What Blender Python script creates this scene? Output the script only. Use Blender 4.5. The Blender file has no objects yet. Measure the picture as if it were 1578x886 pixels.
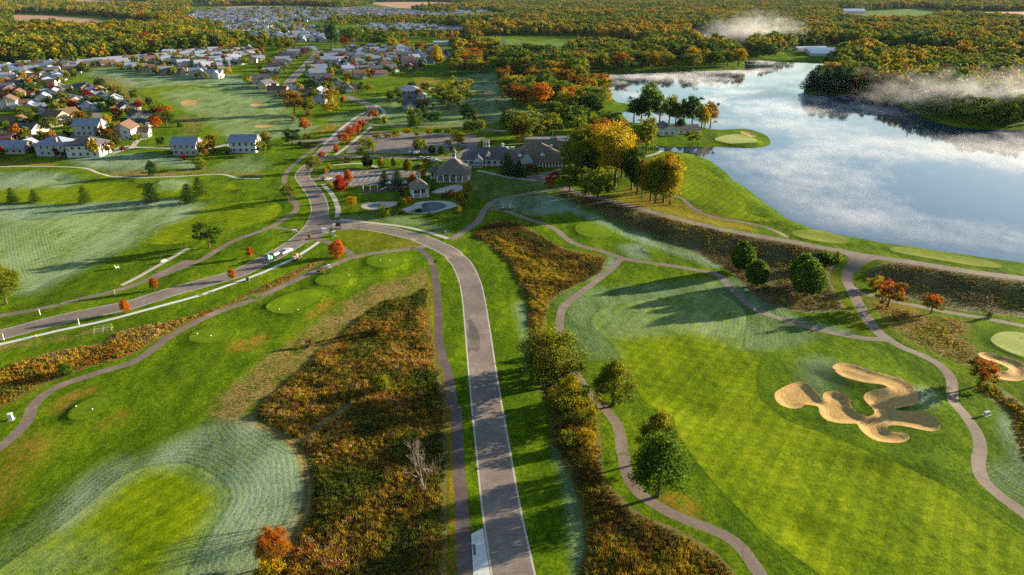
import bpy, math, random
import numpy as np
from mathutils import Vector
from mathutils.geometry import delaunay_2d_cdt

# ------------------------------------------------------------------ camera, sky, sun, exposure
scene = bpy.context.scene
col = scene.collection
CAM_H = 90.0; FPX = 1066.0; W0, H0 = 1578.0, 886.0; Y_HOR = -20.0
PITCH = math.atan((H0 / 2 - Y_HOR) / FPX)
cam_d = bpy.data.cameras.new("camera"); cam = bpy.data.objects.new("camera", cam_d); col.objects.link(cam)
cam.location = (0, 0, CAM_H); cam.rotation_euler = (math.pi / 2 - PITCH, 0, 0)
cam_d.sensor_width = 36; cam_d.lens = 36 * FPX / W0; cam_d.clip_start = 1; cam_d.clip_end = 60000
scene.camera = cam

SUN_EL = math.radians(10.8); SUN_AZ = math.radians(90 - 22.0)     # compass azimuth from +Y towards +X
sdir = Vector((math.sin(SUN_AZ) * math.cos(SUN_EL), math.cos(SUN_AZ) * math.cos(SUN_EL), math.sin(SUN_EL)))
world = bpy.data.worlds.new("World"); scene.world = world; world.use_nodes = True
wn = world.node_tree; wn.nodes.clear()
sky = wn.nodes.new("ShaderNodeTexSky"); sky.sky_type = 'NISHITA'; sky.sun_disc = False
sky.sun_elevation = SUN_EL; sky.sun_rotation = SUN_AZ; sky.air_density = 1.0; sky.dust_density = 0.6; sky.ozone_density = 1.5
bg = wn.nodes.new("ShaderNodeBackground"); bg.inputs[1].default_value = 0.068
wo = wn.nodes.new("ShaderNodeOutputWorld")
wn.links.new(sky.outputs[0], bg.inputs[0]); wn.links.new(bg.outputs[0], wo.inputs[0])
sun_d = bpy.data.lights.new("sun", 'SUN'); sun_d.energy = 5.0; sun_d.angle = math.radians(0.53); sun_d.color = (1.0, 0.84, 0.60)
sun = bpy.data.objects.new("sun", sun_d); col.objects.link(sun)
sun.rotation_euler = sdir.to_track_quat('Z', 'Y').to_euler(); sun.location = (200, 100, 300)
vs = scene.view_settings; vs.view_transform = 'Standard'; vs.look = 'None'; vs.gamma = 1; vs.use_curve_mapping = False
vs.exposure = 1.98
scene.render.engine = 'CYCLES'
cy = scene.cycles
cy.use_denoising = False; cy.use_adaptive_sampling = False; cy.sample_clamp_indirect = 2.0; cy.sample_clamp_direct = 4.0; cy.caustics_reflective = False; cy.caustics_refractive = False; cy.max_bounces = 6; cy.diffuse_bounces = 2; cy.glossy_bounces = 3; cy.transmission_bounces = 2
cy.transparent_max_bounces = 8; cy.volume_bounces = 1; cy.volume_step_rate = 0.3; cy.volume_max_steps = 96
try: cy.denoising_prefilter = 'ACCURATE'
except Exception: pass

# ------------------------------------------------------------------ helpers
rng = np.random.default_rng(7); random.seed(7)
CROPS = {'S': (0, 0, 1.0), 'A1': (0, 0, .28209), 'A2': (350, 0, .28209), 'A3': (700, 0, .28517), 'A4': (1128, 0, .28517),
         'A5': (0, 220, .28209), 'A6': (400, 180, .28209), 'A7': (700, 180, .28517), 'A8': (1128, 220, .31601),
         'B1': (0, 450, .28209), 'B2': (350, 360, .29347), 'B3': (0, 650, .28517), 'B4': (400, 600, .32284),
         'B5': (750, 450, .28209), 'B6': (750, 640, .28517), 'B7': (1128, 380, .29354), 'B8': (1128, 600, .32281),
         'C1': (640, 190, .16477), 'C2': (480, 240, .16477), 'C3': (0, 170, .15238), 'C4': (390, 340, .10835),
         'C5': (500, 120, .16477), 'C6': (250, 0, .16477), 'C7': (1100, 340, .16477), 'C8': (900, 560, .16477)}
def PX(*a):
    """PX('A1', [(x,y),...], 'B2', [...]) -> photo pixels, read off enlarged views of the photograph"""
    out = []
    for k in range(0, len(a), 2):
        x0, y0, s = CROPS[a[k]]
        out += [(x0 + x * s, y0 + y * s) for x, y in a[k + 1]]
    return np.array(out, float)
SP, CP = math.sin(PITCH), math.cos(PITCH)
def ray(px, py):
    u = (np.asarray(px, float) - W0 / 2) / FPX; v = (np.asarray(py, float) - H0 / 2) / FPX
    return u, CP - v * SP, -SP - v * CP
def to_plane(px, py, z=0.0):
    dx, dy, dz = ray(px, py)
    t = (z - CAM_H) / dz
    return np.stack([dx * t, dy * t], -1)
def project(x, y, z):
    """world -> photo pixels"""
    zc = y * CP - (z - CAM_H) * SP
    v = (-y * SP - (z - CAM_H) * CP) / zc
    return W0 / 2 + FPX * x / zc, H0 / 2 + FPX * v
def px_per_m(x, y, z=0):
    return FPX / (y * CP - (z - CAM_H) * SP)
def sstep(a, b, x):
    t = np.clip((x - a) / (b - a), 0, 1); return t * t * (3 - 2 * t)
def catmull(P, n=8, closed=False):
    P = np.asarray(P, float); N = len(P); out = []
    R = range(N) if closed else range(N - 1)
    for i in R:
        if closed: p0, p1, p2, p3 = P[i - 1], P[i], P[(i + 1) % N], P[(i + 2) % N]
        else: p0, p1, p2, p3 = P[max(i - 1, 0)], P[i], P[i + 1], P[min(i + 2, N - 1)]
        for k in range(n):
            t = k / n
            out.append(.5 * ((2 * p1) + (-p0 + p2) * t + (2 * p0 - 5 * p1 + 4 * p2 - p3) * t * t + (-p0 + 3 * p1 - 3 * p2 + p3) * t ** 3))
    if not closed: out.append(P[-1])
    return np.array(out)
def resample(P, closed, k=.007, smin=1.0):
    """even steps that grow with the distance from the camera"""
    P = np.asarray(P, float)
    if closed: P = np.vstack([P, P[:1]])
    out = [P[0]]; acc = 0.0
    for a, b in zip(P[:-1], P[1:]):
        L = np.linalg.norm(b - a)
        if L < 1e-6: continue
        s = max(smin, k * np.linalg.norm(b)); pos = s - acc
        while pos < L:
            out.append(a + (b - a) * pos / L); pos += s
        acc = (acc + L) % s if L + acc >= s else acc + L
    if not closed: out.append(P[-1])
    elif np.linalg.norm(out[-1] - out[0]) < .3 * max(smin, k * np.linalg.norm(out[0])): out.pop()
    return np.array(out)
def seg_dist(Q, P, closed=True):
    """distance of points Q to a polyline P"""
    A = P if closed else P[:-1]; B = np.roll(P, -1, 0) if closed else P[1:]
    d = np.full(len(Q), 1e18)
    for a, b in zip(A, B):
        ab = b - a; L2 = (ab ** 2).sum() + 1e-12
        t = np.clip(((Q - a) @ ab) / L2, 0, 1)
        e = Q - a - t[:, None] * ab
        d = np.minimum(d, (e ** 2).sum(1))
    return np.sqrt(d)
def inside(Q, P):
    x, y = Q[:, 0], Q[:, 1]; c = np.zeros(len(Q), bool)
    x1, y1 = P[:, 0], P[:, 1]; x2, y2 = np.roll(x1, -1), np.roll(y1, -1)
    for a, b, e, f in zip(x1, y1, x2, y2):
        if b == f: continue
        m = ((b > y) != (f > y)); c ^= m & (x < (e - a) * (y - b) / (f - b) + a)
    return c
def sdf(Q, P, reach=1e9):
    """signed distance, negative inside; points farther than reach are given reach"""
    out = np.full(len(Q), float(reach)); lo, hi = P.min(0) - reach, P.max(0) + reach
    m = (Q[:, 0] > lo[0]) & (Q[:, 0] < hi[0]) & (Q[:, 1] > lo[1]) & (Q[:, 1] < hi[1])
    if m.any():
        q = Q[m]; d = seg_dist(q, P); out[m] = np.where(inside(q, P), -d, d)
    return out
def vnoise(x, y, seed=0):
    """smooth value noise"""
    xi, yi = np.floor(x).astype(np.int64), np.floor(y).astype(np.int64); xf, yf = x - xi, y - yi
    def h(i, j):
        n = (i * 374761393 + j * 668265263 + seed * 144665) & 0x7fffffff
        n = ((n ^ (n >> 13)) * 1274126177) & 0x7fffffff
        return ((n ^ (n >> 16)) & 0xffff) / 65535.0
    u, v = xf * xf * (3 - 2 * xf), yf * yf * (3 - 2 * yf)
    return (h(xi, yi) * (1 - u) + h(xi + 1, yi) * u) * (1 - v) + (h(xi, yi + 1) * (1 - u) + h(xi + 1, yi + 1) * u) * v
class MB:
    """collects verts and faces, builds one mesh"""
    def __init__(s): s.v = []; s.f = []
    def add(s, v, f):
        o = len(s.v); s.v += [tuple(p) for p in v]; s.f += [tuple(i + o for i in q) for q in f]; return s
    def box(s, x0, x1, y0, y1, z0, z1):
        return s.add([(x0, y0, z0), (x1, y0, z0), (x1, y1, z0), (x0, y1, z0), (x0, y0, z1), (x1, y0, z1), (x1, y1, z1), (x0, y1, z1)],
                     [(3, 2, 1, 0), (4, 5, 6, 7), (0, 1, 5, 4), (1, 2, 6, 5), (2, 3, 7, 6), (3, 0, 4, 7)])
    def cyl(s, c0, c1, r0, r1, n=8):
        c0, c1 = Vector(c0), Vector(c1); d = (c1 - c0)
        if d.length < 1e-6: return s
        q = d.to_track_quat('Z', 'Y'); v = []
        for c, r in ((c0, r0), (c1, r1)):
            for i in range(n):
                a = 2 * math.pi * i / n; v.append(c + q @ Vector((r * math.cos(a), r * math.sin(a), 0)))
        f = [(i, (i + 1) % n, n + (i + 1) % n, n + i) for i in range(n)] + [tuple(range(n))[::-1], tuple(range(n, 2 * n))]
        return s.add(v, f)
    def prism(s, prof, y0, y1):
        """profile in x,z pushed along y"""
        n = len(prof)
        return s.add([(x, y0, z) for x, z in prof] + [(x, y1, z) for x, z in prof],
                     [tuple(range(n)), tuple(range(2 * n - 1, n - 1, -1))] + [((i + 1) % n, i, n + i, n + (i + 1) % n) for i in range(n)])
    def ball(s, c, r, n=8, m=6):
        v = [(c[0], c[1], c[2] - r[2])]; f = []
        for j in range(1, m):
            t = math.pi * j / m - math.pi / 2
            for i in range(n):
                a = 2 * math.pi * i / n
                v.append((c[0] + r[0] * math.cos(t) * math.cos(a), c[1] + r[1] * math.cos(t) * math.sin(a), c[2] + r[2] * math.sin(t)))
        v.append((c[0], c[1], c[2] + r[2])); last = len(v) - 1
        for i in range(n):
            f.append((0, 1 + (i + 1) % n, 1 + i)); f.append((last, last - n + i, last - n + (i + 1) % n))
            for j in range(m - 2):
                a = 1 + j * n; f.append((a + i, a + (i + 1) % n, a + n + (i + 1) % n, a + n + i))
        return s.add(v, f)
    def mesh(s, name, smooth=False):
        me = bpy.data.meshes.new(name); me.from_pydata(s.v, [], s.f); me.update()
        if smooth: me.polygons.foreach_set("use_smooth", [True] * len(me.polygons))
        return me
def ob(name, me, m=None, parent=None, loc=None, rz=0.0, color=None, scale=None):
    o = bpy.data.objects.new(name, me); col.objects.link(o)
    if m is not None and me is not None:
        if not me.materials: me.materials.append(m)
        elif me.materials[0] is not m:
            o.material_slots[0].link = 'OBJECT'; o.material_slots[0].material = m
    if parent: o.parent = parent
    if loc is not None: o.location = loc
    if rz: o.rotation_euler = (0, 0, rz)
    if color is not None: o.color = (*color, 1)
    if scale is not None: o.scale = scale if hasattr(scale, '__len__') else (scale,) * 3
    return o
def tag(o, label, cat, group=None):
    o['label'] = label; o['category'] = cat
    if group: o['group'] = group
    return o
def thing(name, label, cat, loc, rz=0.0, group=None):
    return tag(ob(name, None, loc=loc, rz=rz), label, cat, group)

# ------------------------------------------------------------------ materials
MATS = {}
class NT:
    def __init__(s, name):
        s.m = bpy.data.materials.new(name); s.m.use_nodes = True; s.t = s.m.node_tree; s.t.nodes.clear()
        s.out = s.t.nodes.new("ShaderNodeOutputMaterial"); MATS[name] = s.m
    def n(s, typ, ins=None, **kw):
        nd = s.t.nodes.new("ShaderNode" + typ)
        for k, v in kw.items(): setattr(nd, k, v)
        for k, v in (ins or {}).items():
            if hasattr(v, 'is_output'): s.t.links.new(v, nd.inputs[k])
            else: nd.inputs[k].default_value = v
        return nd
    def noise(s, vec, scale, detail=3, rough=.55, **kw):
        return s.n("TexNoise", {'Vector': vec, 'Scale': scale, 'Detail': detail, 'Roughness': rough}, **kw).outputs['Fac']
    def ramp(s, fac, stops):
        r = s.n("ValToRGB", {'Fac': fac}); e = r.color_ramp.elements
        while len(e) < len(stops): e.new(.5)
        for el, (p, c) in zip(e, stops): el.position = p; el.color = (*c, 1) if len(c) == 3 else c
        return r.outputs['Color']
    def mix(s, fac, a, b, blend='MIX'):
        nd = s.n("Mix", data_type='RGBA', blend_type=blend, clamp_factor=True)
        for k, v in ((0, fac), (6, a), (7, b)):
            if hasattr(v, 'is_output'): s.t.links.new(v, nd.inputs[k])
            elif k == 0: nd.inputs[0].default_value = v
            else: nd.inputs[k].default_value = (*v, 1) if len(v) == 3 else v
        return nd.outputs[2]
    def math(s, op, a, b=0.0, c=0.0, clamp=False):
        nd = s.n("Math", operation=op, use_clamp=clamp)
        for k, v in enumerate((a, b, c)):
            if hasattr(v, 'is_output'): s.t.links.new(v, nd.inputs[k])
            else: nd.inputs[k].default_value = v
        return nd.outputs[0]
    def rng(s, v, a, b, c=0.0, d=1.0):
        return s.n("MapRange", {0: v, 1: a, 2: b, 3: c, 4: d}).outputs[0]
    def attr(s, name, kind='GEOMETRY'):
        return s.n("Attribute", attribute_name=name, attribute_type=kind)
    def pos(s): return s.n("NewGeometry").outputs['Position']
    def bsdf(s, color, rough=.8, spec=.3, normal=None, **kw):
        b = s.n("BsdfPrincipled", {'Roughness': rough, 'Specular IOR Level': spec, **kw})
        if hasattr(color, 'is_output'): s.t.links.new(color, b.inputs['Base Color'])
        else: b.inputs['Base Color'].default_value = (*color, 1)
        if normal is not None: s.t.links.new(normal, b.inputs['Normal'])
        s.t.links.new(b.outputs[0], s.out.inputs[0]); return b
    def bump(s, h, strength=1.0, dist=.1):
        return s.n("Bump", {'Height': h, 'Strength': strength, 'Distance': dist}).outputs[0]
def stretch(t, vec, rot, sc):
    return t.n("Mapping", {'Vector': vec, 'Rotation': (0, 0, rot), 'Scale': sc}).outputs[0]

FROST = (.32, .42, .37)
def grass_mat(name, dark, mid, light, patch=.05, bump=.25, frostk=1.0, mow=None, fine=1.0):
    t = NT(name); p = t.pos()
    big = t.noise(stretch(t, p, .9, (1, .35, 1)), patch * 1.6, 5, .65); med = t.noise(stretch(t, p, .9, (1, .5, 1)), .42, 5, .72); fn = t.noise(p, 2.6 * fine, 4, .75)
    cl = t.noise(p, 1.15 * fine, 3, .6); f = t.math('ADD', t.math('ADD', t.math('MULTIPLY', big, .34), t.math('MULTIPLY', cl, .26)), t.math('ADD', t.math('MULTIPLY', med, .28), t.math('MULTIPLY', fn, .18)))
    c = t.ramp(f, [(.42, dark), (.53, mid), (.63, light)])
    if mow:      # mown passes in two directions, lighter and darker
        rot, width = mow
        for rr, k in ((rot, .44), (rot + 1.35, .30)):
            w = t.n("TexWave", {'Vector': stretch(t, p, rr, (1, 1, 1)), 'Scale': 1 / width * .314, 'Distortion': .5, 'Detail': 1.0, 'Detail Scale': .3}, wave_type='BANDS').outputs['Fac']
            c = t.mix(t.math('MULTIPLY', t.rng(w, .44, .56), k), c, t.mix(1.0, c, (.58, .68, .5), 'MULTIPLY'))
    else:        # mower tracks that follow the edges of tees, fairways and sand
        rg = t.attr('ring').outputs['Fac']; sn = t.math('SINE', t.math('MULTIPLY', t.math('ADD', rg, t.math('MULTIPLY', med, .8)), 4.0))
        near = t.math('MULTIPLY', t.rng(rg, .5, 9.0, 1.0, 0.0), t.rng(t.noise(p, .08, 2), .38, .62))
        c = t.mix(t.math('MULTIPLY', t.rng(sn, -.4, .6), t.math('MULTIPLY', near, .5)), c, t.mix(1.0, c, (.55, .66, .5), 'MULTIPLY'))
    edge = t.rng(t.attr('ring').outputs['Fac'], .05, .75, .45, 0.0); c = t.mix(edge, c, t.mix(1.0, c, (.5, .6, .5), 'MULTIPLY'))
    dry = t.attr('dry').outputs['Fac']
    dn = t.math('MULTIPLY', dry, t.rng(t.noise(p, .55, 4, .7), .35, .62))
    c = t.mix(dn, c, t.ramp(fn, [(.3, (.20, .085, .012)), (.7, (.36, .20, .035))]))
    st = t.math('MULTIPLY', t.attr('straw').outputs['Fac'], t.rng(t.math('ADD', t.math('MULTIPLY', med, .6), t.math('MULTIPLY', t.noise(p, .16, 3), .6)), .45, .66), clamp=True)
    c = t.mix(st, c, t.ramp(t.math('ADD', t.math('MULTIPLY', fn, .6), t.math('MULTIPLY', cl, .4)), [(.36, (.060, .045, .013)), (.5, (.19, .135, .04)), (.62, (.33, .245, .095))]))
    fr = t.attr('frost').outputs['Fac']; ring = t.attr('ring').outputs['Fac']
    streak = t.math('SINE', t.math('MULTIPLY', t.math('ADD', ring, t.math('MULTIPLY', med, 1.3)), 5.6))
    fm = t.math('MULTIPLY', fr, t.rng(t.math('ADD', t.math('ADD', fn, t.math('MULTIPLY', big, .8)), t.math('MULTIPLY', streak, .05)), .68, 1.2), clamp=True)
    c = t.mix(t.math('MULTIPLY', fm, frostk, clamp=True), c, FROST)
    hgt = t.math('ADD', fn, t.math('ADD', t.math('MULTIPLY', t.noise(p, 9.0, 2), .5), t.math('MULTIPLY', streak, t.math('MULTIPLY', fr, .12))))
    t.bsdf(c, .95, .02, t.bump(hgt, 1.0, bump)); return t.m
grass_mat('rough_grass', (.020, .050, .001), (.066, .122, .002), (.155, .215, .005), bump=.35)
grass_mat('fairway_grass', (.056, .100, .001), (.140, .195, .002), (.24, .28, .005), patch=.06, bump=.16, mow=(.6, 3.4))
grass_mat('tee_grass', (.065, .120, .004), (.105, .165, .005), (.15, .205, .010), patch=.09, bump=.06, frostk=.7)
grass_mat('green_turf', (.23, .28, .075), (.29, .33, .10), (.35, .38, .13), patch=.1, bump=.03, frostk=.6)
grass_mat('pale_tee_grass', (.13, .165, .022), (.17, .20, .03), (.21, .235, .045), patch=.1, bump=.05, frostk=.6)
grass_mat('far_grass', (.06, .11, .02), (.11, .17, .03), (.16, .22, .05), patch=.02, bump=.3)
def simple(name, stops, scale=.5, rough=.85, bump=0.0, spec=.2, det=4, **kw):
    t = NT(name); p = t.pos(); f = t.noise(p, scale, det, .65)
    f2 = t.noise(p, scale * 9, 2, .6)
    c = t.ramp(t.math('ADD', t.math('MULTIPLY', f, .7), t.math('MULTIPLY', f2, .3)), stops)
    t.bsdf(c, rough, spec, t.bump(f2, 1.0, bump) if bump else None, **kw); return t.m
def thatch():
    t = NT('dry_thatch'); p = t.pos(); f = t.noise(p, .8, 4, .65); g = t.noise(p, 6, 3, .7); r = t.attr('ring').outputs['Fac']
    ln = t.math('SINE', t.math('MULTIPLY', t.math('ADD', r, t.math('MULTIPLY', f, .9)), 4.6))
    v = t.math('ADD', t.math('ADD', t.math('MULTIPLY', f, .5), t.math('MULTIPLY', g, .5)), t.math('MULTIPLY', ln, .03))
    c = t.ramp(v, [(.33, (.055, .042, .014)), (.5, (.19, .135, .045)), (.68, (.36, .27, .12))])
    c = t.mix(t.math('MULTIPLY', t.rng(t.noise(p, .13, 3), .45, .65), .55), c, t.ramp(g, [(.35, (.06, .075, .012)), (.65, (.20, .20, .05))]))
    t.bsdf(c, .95, .02, t.bump(t.math('ADD', g, t.math('MULTIPLY', ln, .25)), 1.0, .25))
thatch()
simple('meadow_soil', [(.3, (.055, .058, .009)), (.5, (.125, .110, .016)), (.7, (.20, .155, .026))], .6, bump=.5)
simple('slope_scrub', [(.3, (.05, .045, .016)), (.5, (.11, .092, .032)), (.7, (.19, .15, .055))], .4, bump=.5)
def sand_mat():
    t = NT('bunker_sand'); p = t.pos(); f = t.noise(p, .9, 3); r = t.attr('ring').outputs['Fac']
    rk = t.math('SINE', t.math('MULTIPLY', t.math('ADD', r, t.math('MULTIPLY', t.noise(p, .35, 2), 2.2)), 7.0))
    c = t.ramp(t.math('ADD', f, t.math('MULTIPLY', rk, .02)), [(.3, (.33, .20, .065)), (.55, (.42, .265, .09)), (.75, (.48, .31, .115))])
    t.bsdf(c, .9, .1, t.bump(t.math('ADD', rk, t.math('MULTIPLY', t.noise(p, 3, 4), 5.0)), 1.0, .008))
sand_mat()
def asphalt(name, a, b, joint=0.0):
    t = NT(name); p = t.pos(); f = t.noise(p, .12, 4, .6); g = t.noise(p, 5, 3, .7)
    st = t.noise(p, .6, 5, .7); c = t.ramp(t.math('ADD', t.math('MULTIPLY', f, .4), t.math('ADD', t.math('MULTIPLY', g, .25), t.math('MULTIPLY', st, .35))), [(.40, tuple(v * .82 for v in a)), (.5, a), (.6, b)])
    crack = t.n("TexVoronoi", {'Vector': t.n("VectorMath", {0: p, 1: t.n("TexNoise", {'Vector': p, 'Scale': .5}).outputs['Color']}, operation='ADD').outputs[0], 'Scale': .09}, feature='DISTANCE_TO_EDGE').outputs['Distance']
    c = t.mix(t.rng(crack, .0, .008, .5, 0.0), c, (.03, .028, .025))
    t.bsdf(c, .8, .3, t.bump(g, 1.0, .02)); return t.m
asphalt('road_asphalt', (.165, .130, .106), (.235, .188, .155))
asphalt('dark_asphalt', (.085, .062, .055), (.125, .095, .082))
asphalt('path_asphalt', (.16, .12, .092), (.225, .17, .13))
asphalt('lot_asphalt', (.14, .12, .11), (.21, .18, .16))
asphalt('fresh_patch', (.085, .070, .060), (.18, .145, .120))
simple('concrete', [(.3, (.32, .29, .255)), (.7, (.45, .41, .37))], 1.2, .8, .01)
simple('new_concrete', [(.3, (.44, .43, .41)), (.7, (.56, .55, .53))], 1.2, .8, .01)
simple('paint_white', [(.3, (.70, .70, .68)), (.7, (.80, .80, .78))], 2)
simple('tilled_field', [(.3, (.28, .15, .08)), (.5, (.37, .20, .11)), (.7, (.44, .26, .15))], .01, bump=.3)
simple('mulch', [(.3, (.05, .03, .02)), (.7, (.10, .06, .035))], 2, bump=.1)
simple('stone_bank', [(.3, (.10, .08, .06)), (.6, (.22, .17, .11)), (.8, (.32, .26, .18))], 1.2, bump=.4)
def water_mat():
    t = NT('lake_water'); p = t.pos()
    h = t.math('ADD', t.noise(stretch(t, p, .3, (1, .6, 1)), .25, 3, .6), t.math('MULTIPLY', t.noise(p, 1.7, 2), .35))
    b = t.bsdf((.015, .04, .07), .035, .5, t.bump(h, .6, .012)); b.inputs['IOR'].default_value = 1.75
    t = NT('pool_water'); p = t.pos(); b = t.bsdf((.05, .085, .09), .35, .03, t.bump(t.noise(p, 2, 2), .4, .02))
water_mat()
def objcol(name, rough=.7, spec=.3, var=.12, scale=1.5, bump=0.0, streak=None):
    """plain paint, siding or shingle in the object's own colour"""
    t = NT(name); p = t.n("TexCoord").outputs['Object']; f = t.noise(p, scale, 3, .6)
    c = t.n("ObjectInfo").outputs['Color']
    c = t.mix(1.0, c, t.ramp(f, [(.3, (1 - var,) * 3), (.7, (1 + var * .4,) * 3)]), 'MULTIPLY')
    nm = None
    if streak:
        z = t.n("SeparateXYZ", {0: p}).outputs[2]
        w = t.math('FRACT', t.math('MULTIPLY', z, streak)); nm = t.bump(w, .8, .03)
        c = t.mix(t.rng(w, .0, .12, .35, 0.0), c, t.mix(1.0, c, (.6, .6, .6), 'MULTIPLY'))
    elif bump: nm = t.bump(t.noise(p, scale * 6, 2), 1.0, bump)
    t.bsdf(c, rough, spec, nm)
objcol('siding', .7, .2, .08, .8, streak=5.0)
objcol('shingle', .85, .2, .22, 2.0, bump=.06)
objcol('paint', .5, .4, .06, 1.0)
objcol('gloss_paint', .25, .5, .03, 1.0)
objcol('rubber', .8, .2, .1, 3)
simple('window_glass', [(.3, (.03, .04, .05)), (.7, (.05, .065, .08))], .2, .08, 0, .6)
simple('white_trim', [(.3, (.68, .68, .66)), (.7, (.78, .78, .76))], 1.0, .5)
simple('bark', [(.3, (.05, .035, .022)), (.7, (.13, .095, .065))], 2.5, bump=.05)
simple('pale_bark', [(.3, (.15, .115, .085)), (.7, (.26, .21, .165))], 2.0, bump=.02)
simple('steel', [(.3, (.35, .35, .35)), (.7, (.5, .5, .5))], 2, .35, 0, .6, Metallic=.8)
simple('dark_metal', [(.3, (.02, .02, .022)), (.7, (.05, .05, .052))], 3, .5)
simple('wood_deck', [(.3, (.12, .07, .04)), (.7, (.22, .14, .08))], 2, .8)
def foliage(name, trans=.5, objc=True, color=None, color2=None):
    """leaves: the tree's colour, turning to its second colour in patches and towards the sunny top, each leaf a little different"""
    t = NT(name); oc = t.n("TexCoord").outputs['Object']; g = t.n("NewGeometry"); oi = t.n("ObjectInfo")
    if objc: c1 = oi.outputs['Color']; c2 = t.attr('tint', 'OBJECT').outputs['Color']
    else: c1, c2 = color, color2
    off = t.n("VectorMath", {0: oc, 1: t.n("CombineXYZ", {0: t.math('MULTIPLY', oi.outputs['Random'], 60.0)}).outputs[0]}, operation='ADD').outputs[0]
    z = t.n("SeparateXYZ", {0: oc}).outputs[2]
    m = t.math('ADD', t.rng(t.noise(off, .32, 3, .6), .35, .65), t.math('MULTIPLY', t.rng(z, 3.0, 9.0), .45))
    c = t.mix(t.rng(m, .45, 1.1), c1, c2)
    v = t.math('ADD', t.math('MULTIPLY', g.outputs['Random Per Island'], .75), .62)
    vv = t.math('MULTIPLY', v, t.math('ADD', t.math('MULTIPLY', oi.outputs['Random'], .35), .82))
    c = t.mix(1.0, c, t.n("CombineColor", {0: vv, 1: vv, 2: vv}).outputs[0], 'MULTIPLY')
    b = t.n("BsdfPrincipled", {'Base Color': c, 'Roughness': .7, 'Specular IOR Level': .06})
    tr = t.n("BsdfTranslucent", {'Color': c})
    mx = t.n("MixShader", {0: trans, 1: b.outputs[0], 2: tr.outputs[0]})
    t.t.links.new(mx.outputs[0], t.out.inputs[0]); return t.m
foliage('leaves')
# ------------------------------------------------------------------ terrain: the dam, the hollow in front of it, gentle swells, the shore
LAKE_Z = 0.0
dam_line = catmull(to_plane(*PX('A7', [(560, 372), (640, 390), (760, 420), (900, 455), (1050, 500), (1200, 540), (1400, 590)],
                                'A8', [(150, 450), (300, 475), (420, 500), (560, 525), (700, 550), (850, 570), (1000, 595), (1200, 625), (1424, 652), (1800, 705)]).T, 1.8), 4)
lake_px = PX('A8', [(1700, 625), (1424, 585), (1200, 555), (1000, 525), (860, 505), (720, 485), (590, 460), (450, 435), (370, 410), (270, 370), (200, 320), (130, 270), (60, 215), (0, 180)],
             'A7', [(1480, 310), (1420, 265), (1380, 235), (1290, 205), (1200, 190), (1140, 186), (1105, 180), (1120, 168), (1200, 163), (1400, 163), (1560, 167)],
             'A4', [(60, 802), (150, 797), (198, 784), (208, 766), (190, 735), (120, 705), (60, 695), (0, 698)],
             'A3', [(1500, 697), (1410, 700), (1290, 676), (1200, 668), (1100, 662), (960, 662), (928, 640), (915, 606), (1050, 609), (1100, 600), (1080, 585), (960, 562), (880, 550), (845, 515), (830, 470), (800, 425), (720, 412), (640, 402), (700, 403), (850, 400), (960, 394), (1200, 385), (1400, 379), (1550, 374), (1569, 360), (1560, 335), (1480, 300), (1380, 262), (1230, 238), (1250, 205), (1300, 176), (1440, 178), (1475, 225), (1578, 292)],
             'A4', [(60, 318), (200, 329), (350, 338), (560, 345), (555, 372), (480, 408), (405, 470), (388, 491), (410, 506), (600, 516), (700, 524), (830, 540), (920, 575), (990, 610), (1080, 650), (1240, 690), (1578, 705), (1900, 720)])
lake_w = to_plane(*lake_px.T, LAKE_Z)
lake_w = resample(catmull(lake_w, 4, True), True, .005, 1.5)
MOUNDS = []
def h0(Q):
    x, y = Q[:, 0], Q[:, 1]; r = np.hypot(x, y)
    base = 0.9 + 0 * x
    und = (vnoise(x / 38, y / 38, 1) - .5) * .9 + (vnoise(x / 15, y / 15, 2) - .5) * .3
    far = sstep(500, 1500, r)
    base = base + und * (1 - .6 * far) + far * 1.5
    # hollow on the near side of the dam
    m = (x > -90) & (x < 600) & (y > 20) & (y < 480)
    if m.any():
        q = Q[m]; A, B = dam_line[:-1], dam_line[1:]; best = np.full(len(q), 1e18); along = np.zeros(len(q)); side = np.zeros(len(q)); nseg = len(A)
        for i in range(nseg):
            ab = B[i] - A[i]; rel = q - A[i]; tt = np.clip((rel @ ab) / (ab @ ab), 0, 1); e = rel - tt[:, None] * ab; d2 = (e ** 2).sum(1)
            u = d2 < best; best = np.where(u, d2, best); along = np.where(u, (i + tt) / nseg, along); side = np.where(u, ab[0] * rel[:, 1] - ab[1] * rel[:, 0], side)
        d = np.sqrt(best); w = sstep(.03, .30, along)
        top = np.where(side < 0, 1.0 - 3.6 * sstep(2.6, 25, d) + 2.6 * sstep(95, 200, d), 1.0 * sstep(14, 2, d))
        base[m] = base[m] * (1 - w * sstep(30, 12, d) * .8) + w * top
    for (cx, cy, hh, rr, asp, rot) in MOUNDS:
        dx, dy = x - cx, y - cy; u = dx * math.cos(rot) + dy * math.sin(rot); v = -dx * math.sin(rot) + dy * math.cos(rot)
        base = base + hh * np.exp(-(u / rr) ** 2 - (v / (rr * asp)) ** 2)
    d = sdf(Q, lake_w, 14.0)
    base = np.where(d <= 0, LAKE_Z, LAKE_Z + (np.maximum(base, .35) * (d < 14) + base * (d >= 14) - LAKE_Z) * sstep(-1.5, 7.0, d))
    return np.where(d <= .01, LAKE_Z, base)
def gp(px, py):
    """photo pixel -> ground point (x, y)"""
    px, py = np.atleast_1d(np.asarray(px, float)), np.atleast_1d(np.asarray(py, float)); z = np.full(px.shape, .9)
    for _ in range(5):
        q = to_plane(px, py, z); z = .5 * z + .5 * h0(q)
    return to_plane(px, py, z)
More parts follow.
